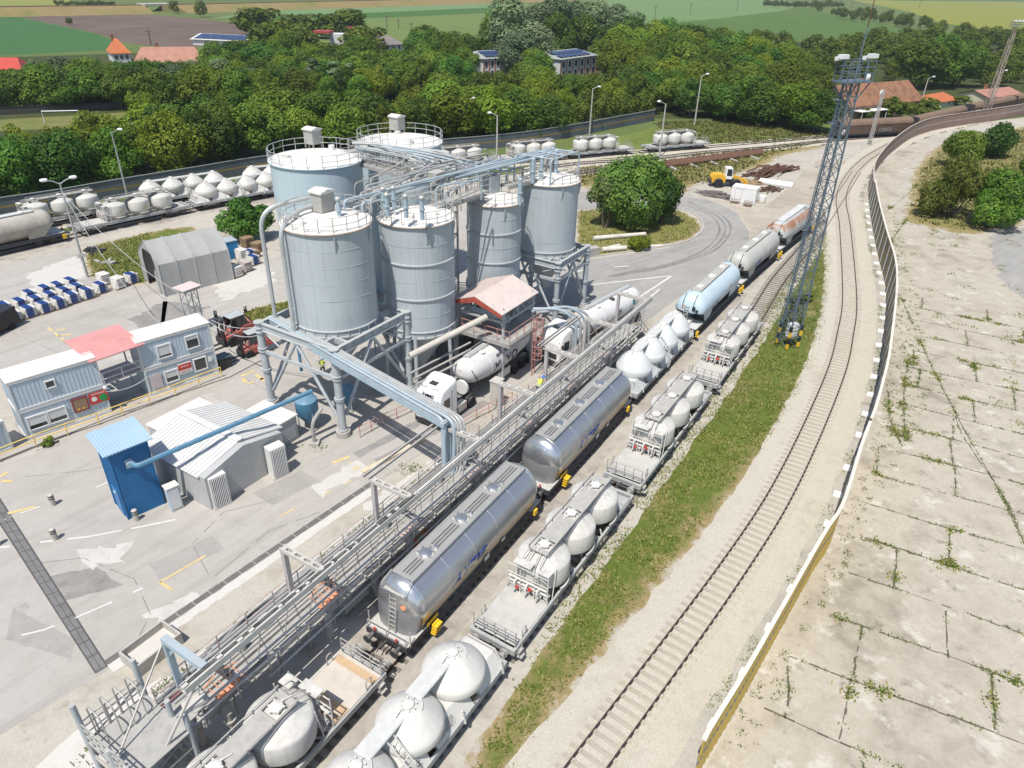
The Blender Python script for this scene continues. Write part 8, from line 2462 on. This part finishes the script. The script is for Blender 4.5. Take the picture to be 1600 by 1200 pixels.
wood([(940, 92), (1000, 90), (1100, 98), (1290, 120), (1290, 84), (1100, 74), (1000, 68), (940, 76)], 8, lambda x, y: y - rt.uniform(24, 38), ('broad', 'light', 'dark', 'silver'), GM, 'along the far edge of the wood below the green fields', 6, 14)
wood([(1290, 122), (1420, 135), (1600, 140), (1700, 135), (1700, 84), (1600, 72), (1450, 72), (1290, 86)], 7, lambda x, y: y - rt.uniform(26, 46), ('broad', 'dark', 'light', 'dark', 'broad'), GM, 'in the wood behind the derelict house', 6, 17)
for px, py, ty, k, w in ((1425, 140, 60, 'dark', 15), (1462, 138, 52, 'dark', 16), (1495, 136, 62, 'dark', 14), (1440, 132, 66, 'broad', 12), (1215, 195, 135, 'light', 12), (1245, 203, 128, 'light', 13), (1270, 206, 140, 'broad', 12), (1180, 196, 120, 'broad', 13), (1388, 186, 150, 'light', 8), (1412, 186, 158, 'broad', 7), (1445, 182, 152, 'broad', 8), (1350, 190, 168, 'light', 4), (1500, 165, 148, 'broad', 6), (1300, 192, 165, 'dark', 7)):
    b = at(px, py); h = rise((px, py), (px, ty)); CAND.append((b, min(h, 19), k, GM, 'around the derelict house by the brown wagons', w))
for px, py, ty, k, w in ((790, 118, 62, 'silver', 17), (812, 122, 50, 'silver', 16), (835, 118, 40, 'silver', 16), (800, 100, -6, 'silver', 22), (835, 96, 2, 'silver', 20), (790, 92, 6, 'dark', 18), (875, 88, -8, 'silver', 24), (915, 84, -4, 'silver', 24), (950, 80, 6, 'silver', 20), (975, 82, 14, 'silver', 20), (900, 96, 22, 'broad', 20), (860, 98, 18, 'broad', 20), (985, 84, 26, 'dark', 16), (830, 92, 30, 'dark', 16), (770, 96, 30, 'broad', 16),
                         (498, 152, 80, 'poplar', 6), (530, 156, 86, 'poplar', 7), (545, 152, 90, 'poplar', 6), (490, 150, 92, 'poplar', 5), (540, 58, 14, 'silver', 26), (503, 60, 19, 'silver', 22), (408, 58, 10, 'silver', 26), (395, 56, 12, 'silver', 20), (460, 56, 20, 'silver', 16), (662, 68, 38, 'light', 18), (695, 80, 52, 'light', 20), (720, 78, 58, 'dark', 8), (440, 82, 30, 'broad', 24), (425, 88, 36, 'silver', 20), (470, 90, 40, 'broad', 20), (575, 84, 40, 'silver', 20), (560, 92, 45, 'broad', 20)):
    b = at(px, py); h = rise((px, py), (px, ty)); CAND.append((b, min(h, 30), k, GM, 'standing tall at the far side of the village', w))
for px, py, ty, k, w in ((316, 27, 0, 'dark', 22), (274, 21, 0, 'silver', 18), (110, 40, 26, 'dark', 14), (1278, 19, 2, 'silver', 16)):
    b = at(px, py); h = rise((px, py), (px, ty)); w = h * .9; CAND.append((b, h, k, None, {316: 'standing alone right of the railway bridge', 274: 'standing at the foot of the railway bridge', 110: 'alone between the green field and the ploughed field', 1278: 'alone on the golden tongue of the far field'}[px], w))
for i in range(26):
    px = 1300 + i * 7.0 + rt.uniform(-4, 4); py = 26 + i * .9 + rt.uniform(-3, 3)
    b = at(px, py); CAND.append((b, rise((px, py), (px, py - rt.uniform(10, 22))), rt.choice(('dark', 'dark', 'silver', 'broad')), 'far copse between the fields', 'in the far copse between the green and golden fields', None))
for i in range(30):
    px = 1195 + i * 4.2; b = at(px, 12 + rt.uniform(-2, 1)); CAND.append((b, rise((px, 12), (px, rt.uniform(-2, 5))), 'dark', 'far tree line at the horizon', 'in the dark tree line at the horizon', None))
for i in range(26):
    px = 88 + i * 3.6; py = 10 + rt.uniform(-2, 1); b = at(px, py); CAND.append((b, rise((px, py), (px, py - rt.uniform(6, 10))), 'dark', 'far trees behind the embankment', 'behind the railway embankment', None))
for i in range(16):
    px = 1440 + i * 12; py = 72 + rt.uniform(-8, 6); b = at(px, py); CAND.append((b, rise((px, py), (px, py - rt.uniform(16, 30))), rt.choice(('silver', 'broad', 'dark')), GM, 'along the far edge of the wood on the right', None))
def size(c): return c[1] * FPX / (c[0] - Vector((0, 0, CAMH))).length
CAND.sort(key=lambda c: -size(c))
# keep the largest as single trees, the rest melts into one far wood
rest = []
used = {}
for i, (b, h, k, grp, desc, w) in enumerate(CAND):
    if i < 292:
        plant(k, b, h, w, KN[k] + ' ' + desc, (grp + ', ' + KN[k].split(' tree')[0] + ' ones') if grp else None)
    else: rest.append((b, h, k, w))
if rest:
    VV, FF, TT, off = [], [], [], 0
    src = {k: [(np.array([v.co for v in m.vertices]), np.array([p.vertices for p in m.polygons]), np.array([a.value for a in m.attributes['tone'].data]), r) for m, _, r in KINDS_T[k]] for k in KINDS_T}
    mats = {}
    for b, h, k, w in rest:
        v, f, tn, r = rt.choice(src[k])
        n = 1100
        f = f[:n]; v = v[:n * 4].copy()
        s = (w / (2 * r)) if w else h / 12
        c4 = v.reshape(-1, 4, 3); ctr = c4.mean(1, keepdims=True); v = (ctr + (c4 - ctr) * 1.9).reshape(-1, 3)
        v *= (s, s, h / 12); v += (b.x, b.y, 0)
        VV.append(v); FF.append(f + off); TT.append(tn[:n] * (.75 if k == 'dark' else 1)); off += len(v)
    V = np.concatenate(VV); Fq = np.concatenate(FF)
    me = bpy.data.meshes.new('wood'); me.vertices.add(len(V)); me.vertices.foreach_set('co', V.ravel())
    me.loops.add(Fq.size); me.loops.foreach_set('vertex_index', Fq.ravel().astype(np.int32))
    me.polygons.add(len(Fq)); me.polygons.foreach_set('loop_start', np.arange(0, Fq.size, 4, dtype=np.int32))
    me.update(calc_edges=True); me.materials.append(L_mid)
    a = me.attributes.new('tone', 'FLOAT', 'FACE'); a.data.foreach_set('value', np.concatenate(TT).astype(np.float32))
    tag(MB.link('far_wood', me), kind='stuff')
# single shrubs close enough to show their leaves
def shrub(label, base, top, width, mat, n, card, blobs=18, name='shrub', cat='shrub', low=.02, depth=None):
    b = at(*base); h = rise(base, top)
    t = thing(name, label, cat, b)
    me = crown('crown', rt, h, width / 2, mat, n, card, low, blobs)
    if depth:
        for v in me.vertices: v.co.y *= depth
    MB.link('crown', me, t); m = MB()
    for i in range(5):
        a = i * 1.3; m.cone((math.cos(a) * .3, math.sin(a) * .3, 0), (math.cos(a) * width * .2, math.sin(a) * width * .2, h * .7), .1, .02, 6, False)
    MB.link('stem', m.mesh('stem', M_bark), t)
    return t
shrub('big round bushy tree on the grass island inside the road bend', (985, 352), (985, 243), 11.5, leaf_mat('island_tree_leaves', ((.048, .112, .016), (.096, .184, .026), (.184, .272, .056)), .25), 11000, .36, 30, 'bushy_tree', 'tree', .01)
shrub('shorter pale leaved bush at the left foot of the big round tree', (945, 356), (945, 275), 6.5, leaf_mat('pale_island_leaves', ((.065, .117, .026), (.130, .195, .052), (.221, .273, .104)), .25), 4200, .33, 16, 'bush', 'bush', .01)
shrub('dark leafy bush at the right foot of the big round tree', (1030, 348), (1030, 262), 6.0, L_deep, 4200, .34, 16, 'bush', 'bush', .01)
shrub('small light green shrub by the kerb beside the white poles', (996, 391), (996, 368), 3.0, L_bright, 1400, .25, 9)
shrub('dark dense bush on the slab lot beside the dark asphalt', (1545, 355), (1545, 266), 9.0, L_mid, 7000, .33, 20, 'bush', 'bush')
shrub('yellow green willow like bush left of the dark one on the lot', (1488, 338), (1486, 243), 9.5, leaf_mat('willow_leaves', ((.09, .13, .012), (.17, .215, .022), (.26, .285, .06)), .35), 6000, .3, 20, 'bush', 'bush')
shrub('low yellow green bush creeping left on the slab lot', (1458, 338), (1458, 282), 7.0, bpy.data.materials['willow_leaves'], 3000, .28, 14, 'bush', 'bush')
shrub('dark bush behind the yellow green one beside the fence bend', (1500, 262), (1500, 205), 9.0, L_mid, 4200, .42, 18, 'bush', 'bush')
shrub('deep green bush at the fence bend, the rightmost of the dark pair', (1545, 245), (1545, 190), 9.0, L_deep, 4200, .42, 18, 'bush', 'bush')
shrub('light bush at the right edge beyond the dry grass', (1608, 285), (1608, 245), 6.0, L_mid, 2400, .35, 12, 'bush', 'bush')
shrub('dark bush between the tent and the back siding', (385, 374), (386, 306), 7.0, L_deep, 4200, .36, 16, 'bush', 'bush')
shrub('small green weed bush at the foot of the yellow handrail', (76, 696), (76, 683), 1.1, L_mid, 500, .12, 8)
# ------------------------------------------------------------------ houses
M_tile_o = paint('orange_roof_tiles', (.46, .14, .05), .8, 0, .12, .5); M_tile_p = paint('old_pink_roof_tiles', (.40, .20, .145), .85, 0, .22, .6)
M_tile_r = paint('bright_red_roof', (.50, .07, .05), .6, 0, .12, .5); M_tile_b = paint('weathered_brown_tiles', (.25, .125, .07), .9, 0, .5, .6, rust=.3)
M_tile_g = paint('grey_brown_roof', (.21, .185, .17), .85, 0, .15, .5); M_wallw = paint('white_house_wall', (.60, .60, .60), .85, 0, .08, .5); M_wallp = paint('pink_house_wall', (.52, .37, .33), .85, 0, .15, .5); M_wally = paint('cream_house_wall', (.55, .50, .38), .85, 0, .1, .5)
M_solar = paint('solar_panel_glass', (.03, .05, .13), .25, 0, .15, 1, spec=.6)
def house(label, a, b, eave, ridge, depth, roof, wall, hip=.0, wins=4, chim=1, over=.5, gable_mat=None):
    A, B = at(*a), at(*b)
    ang, L = frame_between(A, B)
    he = rise(a, (a[0], eave)); hr = rise(a, (a[0], ridge))
    # the ridge lies half the depth further back, so read its height there
    mid = A.lerp(B, .5) + Vector((-math.sin(ang), math.cos(ang), 0)) * depth / 2
    mp_ = pix(mid); hr = max(he + .8, rise(mp_, (mp_[0], ridge)))
    t = thing('house', label, 'house', A, ang)
    m = MB(); m.box((L / 2, depth / 2, he / 2), (L, depth, he))
    if hip < .05:
        m.prism([(0, he), (depth, he), (depth / 2, hr - .1)], 0, L, 'x')
    m.build('wall', gable_mat or wall, t)
    o = over; hx = hip * L
    r = MB(); zl = he - .15
    c = [(-o, -o, zl), (L + o, -o, zl), (L + o, depth + o, zl), (-o, depth + o, zl), (hx - (o if hip < .05 else 0), depth / 2, hr), (L - hx + (o if hip < .05 else 0), depth / 2, hr)]
    r.add(c, [(0, 1, 5, 4), (1, 2, 5), (2, 3, 4, 5), (3, 0, 4)] if hip > .05 else [(0, 1, 5, 4), (2, 3, 4, 5)])
    r.add([(x, y, z - .12) for x, y, z in c], [(4, 5, 1, 0), (5, 4, 3, 2)])
    rr = r.build('roof', roof, t)
    for i in range(chim):
        x = L * (.35 + .3 * i); k = MB(); k.box((x, depth * .55, hr + .2), (.9, .9, 1.8)); k.box((x, depth * .55, hr + 1.15), (1.1, 1.1, .15)); k.build('chimney', M_tile_b, rr)
    for i in range(wins):
        x = L * (i + .7) / (wins + .4)
        if he > 1.5:
            f = MB(); f.box((x, -.03, he * .55), (1.3, .12, min(1.7, he * .5))); f_ = f.build('window', M_white, t); MB().box((x, -.1, he * .55), (1.0, .04, min(1.4, he * .42))).build('pane', M_glass, f_)
    return t, L, he, hr, depth
house('house with a bright orange pyramid roof and white wall', (178, 98), (206, 97), 83, 60, 11, M_tile_o, M_wallw, .42, 3)
house('long low house with old pink tiled roof and a dark chimney', (212, 108), (322, 106), 98, 73, 13, M_tile_p, M_wallw, .12, 5)
house('house with a bright red roof at the left edge', (-40, 118), (34, 117), 108, 90, 12, M_tile_r, M_wallw, .1, 4)
house('bungalow with grey brown hipped roof beyond the village wood', (600, 82), (630, 80), 70, 55, 14, M_tile_g, M_wallw, .25, 3)
t, L, he, hr, dp = house('derelict house with weathered brown tiled roof and pink gable behind the light tower', (1322, 190), (1432, 178), 166, 129, 11, M_tile_b, M_wally, .0, 4, 1, .7, M_wallp)
for x, z, s in ((L * .42, hr + 1.3, 1.1), (L * .48, he + 2.2, .9)):
    d = MB(); d.lathe([(.02, 0), (s * .5, .1), (s, .38)], (0, 0, 0), 20, 'y'); d.v = [(p[0] + x, p[1] + (dp / 2 if z > hr else dp * .15) - .3, p[2] + z) for p in d.v]; d.build('satellite_dish', M_white, t); MB().beam((x, dp / 2 if z > hr else dp * .15, z - 1.6), (x, dp / 2 if z > hr else dp * .15, z), .08).build('dish_mast', M_lamp, t)
m = MB(); m.box((L * .22, -1.6, he * .72), (L * .38, 3.2, .12)); m.build('porch_roof', M_cabinroof, t)
for x in (L * .05, L * .2, L * .38): MB().beam((x, -3.0, 0), (x, -3.0, he * .7), .14).build('porch_post', M_wallw, t)
house('small cottage with orange tiles between the far lamp posts', (1470, 168), (1492, 164), 158, 145, 8, M_tile_o, M_wallw, .1, 1, 0)
house('cottage with a red brown roof behind the right end of the brown wagons', (1540, 166), (1592, 160), 152, 138, 9, M_tile_p, M_wally, .0, 2, 1)
house('little gabled roof peeping out of the wood left of the light tower', (1236, 130), (1254, 133), 122, 112, 7, M_tile_o, M_wallw, .0, 1, 0)
house('low building with a pale green roof deep in the right wood', (1048, 78), (1078, 75), 70, 65, 9, paint('verdigris_roof', (.30, .42, .38), .7, 0, .1), M_wally, .0, 2, 1)
house('grey roofed shed above the left wing of the white building', (765, 92), (788, 90), 82, 74, 12, paint('pale_grey_roof', (.36, .34, .31), .8, 0, .1), M_wallw, .0, 2, 0)
def block(label, a, b, eave, depth, n, solar):
    A, B = at(*a), at(*b); ang, L = frame_between(A, B); he = rise(a, (a[0], eave))
    t = thing('white_building', label, 'building', A, ang)
    MB().box((L / 2, depth / 2, he / 2), (L, depth, he)).build('wall', M_wallw, t)
    r = MB(); c = [(-.6, -.6, he), (L + .6, -.6, he), (L + .6, depth + .6, he), (-.6, depth + .6, he), (2.5, depth / 2, he + 1.8), (L - 2.5, depth / 2, he + 1.8)]
    r.add(c, [(0, 1, 5, 4), (1, 2, 5), (2, 3, 4, 5), (3, 0, 4), (3, 2, 1, 0)]); rf = r.build('roof', paint('pale_green_grey_roof', (.30, .32, .30), .8, 0, .1) if 'pale_green_grey_roof' not in bpy.data.materials else bpy.data.materials['pale_green_grey_roof'], t)
    for i in range(solar):
        for j in range(2):
            x = 2.0 + i * (L - 4) / solar; y = .4 + j * depth * .2; z = he + .35 + 1.8 * (y + .6) / (depth / 2 + .6)
            MB().beam((x, y, z), (x, y + depth * .16, z + .55), (L - 4) / solar * .85, .08).build('solar_panel', M_solar, rf)
    for fl in range(2):
        z = he * (.28 + .46 * fl)
        for i in range(n):
            x = L * (i + .5) / n
            f = MB(); f.box((x, -.04, z), (L / n * .42, .14, he * .3)); f_ = f.build('window', M_wallw, t); MB().box((x, -.1, z), (L / n * .34, .06, he * .27)).build('pane', M_glass, f_)
    p = MB()
    for i in range(n + 1): p.box((L * i / n + (.25 if i == 0 else -.25 if i == n else 0), -.07, he / 2), (.5, .2, he - .1))
    p.build('brick_pilasters', M_tile_p, t)
block('right wing of the white building with brown pilasters and six tall windows', (874, 126), (930, 117), 93, 14, 6, 7)
block('left wing of the white building with solar panels on its roof', (755, 124), (800, 121), 92, 14, 5, 6)
t = thing('barn', 'white barn with blue solar panels on its roof at the edge of the ploughed field', 'barn', at(302, 70))
A, B = at(302, 70), at(388, 74); ang, L = frame_between(A, B); t.rotation_euler = (0, 0, ang); hh = rise((302, 70), (302, 61))
MB().box((L / 2, 8, hh / 2), (L, 16, hh)).build('wall', M_wallw, t)
r = MB(); r.add([(-.8, -.8, hh), (L + .8, -.8, hh), (L + .8, 8, hh + 1.8), (-.8, 8, hh + 1.8), (L + .8, 16.8, hh), (-.8, 16.8, hh)], [(0, 1, 2, 3), (3, 2, 4, 5)]); rf = r.build('roof', M_cabinroof, t)
for i in range(6): MB().beam((L * (i + .6) / 6.4, .2, hh + .35), (L * (i + .6) / 6.4, 7.2, hh + 1.75), L / 7, .1).build('solar_panel', M_solar, rf)
t = thing('filling_station', 'small filling station with red edged canopy and a red price pylon', 'station', at(486, 70)); w_ = (at(540, 68) - at(486, 70)).length
M_dr = paint('dull_red_fascia', (.33, .06, .05), .6)
MB().box((w_ * .3, 4, 5.2), (w_ * .45, 9, 1.0)).build('canopy_roof', M_dr, t); MB().box((w_ * .72, 8, 2.2), (w_ * .5, 8, 4.4)).build('shop', M_wallw, t)
for x in (.12, .48): MB().box((w_ * x, 4, 2.4), (.6, .6, 4.8)).build('pillar', M_wallw, t)
MB().box((w_ * 1.1, 0, 4), (2.6, .8, 8)).build('price_pylon', M_dr, t)
# power poles
for i, (b, tp) in enumerate((((236, 70), (230, 46)), ((605, 46), (604, 24)), ((623, 45), (622, 30)), ((643, 54), (642, 35)), ((1023, 28), (1023, 9)), ((1078, 23), (1078, 5)), ((1151, 17), (1151, 1)), ((1330, 14), (1330, -2)), ((100, 14), (99, 2)), ((1436, 12), (1437, 0)), ((718, 60), (718, 48)))):
    t = thing('power_pole', 'thin wooden power pole standing in the far fields', 'pole', at(*b), 0, 'power poles in the far fields')
    h = rise(b, tp); MB().cone((0, 0, 0), (0, 0, h), .28, .2, 6).build('pole', M_bark, t); MB().box((0, 0, h - .8), (3.0, .25, .25)).build('cross_arm', M_bark, t)
# tall reeds and grass along the foot of the wood on the right, and round the lot bushes
pts = []
for poly, c in (([(1022, 192), (1090, 188), (1300, 206), (1320, 214), (1200, 224), (1060, 225)], 3200), ([(1425, 343), (1440, 262), (1474, 232), (1540, 212), (1620, 200), (1700, 210), (1700, 268), (1590, 280), (1575, 348), (1505, 362), (1452, 350)], 3600), ([(905, 262), (1040, 248), (1100, 240), (1290, 220), (1215, 240), (1120, 285), (1000, 293), (905, 288)], 2400)):
    pts += scatter([at(*p) for p in poly], c, rt)
tufts('grass', pts, rt, .5, M_grassblade, 3)

# thin summer haze over the whole plain
hz_ = MB(); hz_.box((0, 2900, 32), (12000, 6200, 66))
m = bpy.data.materials.new('summer_haze'); m.use_nodes = True; t = m.node_tree; t.nodes.clear()
pv_ = t.nodes.new('ShaderNodeVolumePrincipled'); pv_.inputs['Color'].default_value = (.80, .88, 1.0, 1); pv_.inputs['Density'].default_value = .00012; pv_.inputs['Anisotropy'].default_value = .1
out = t.nodes.new('ShaderNodeOutputMaterial'); t.links.new(pv_.outputs[0], out.inputs['Volume'])
tag(hz_.build('haze', m), kind='stuff')
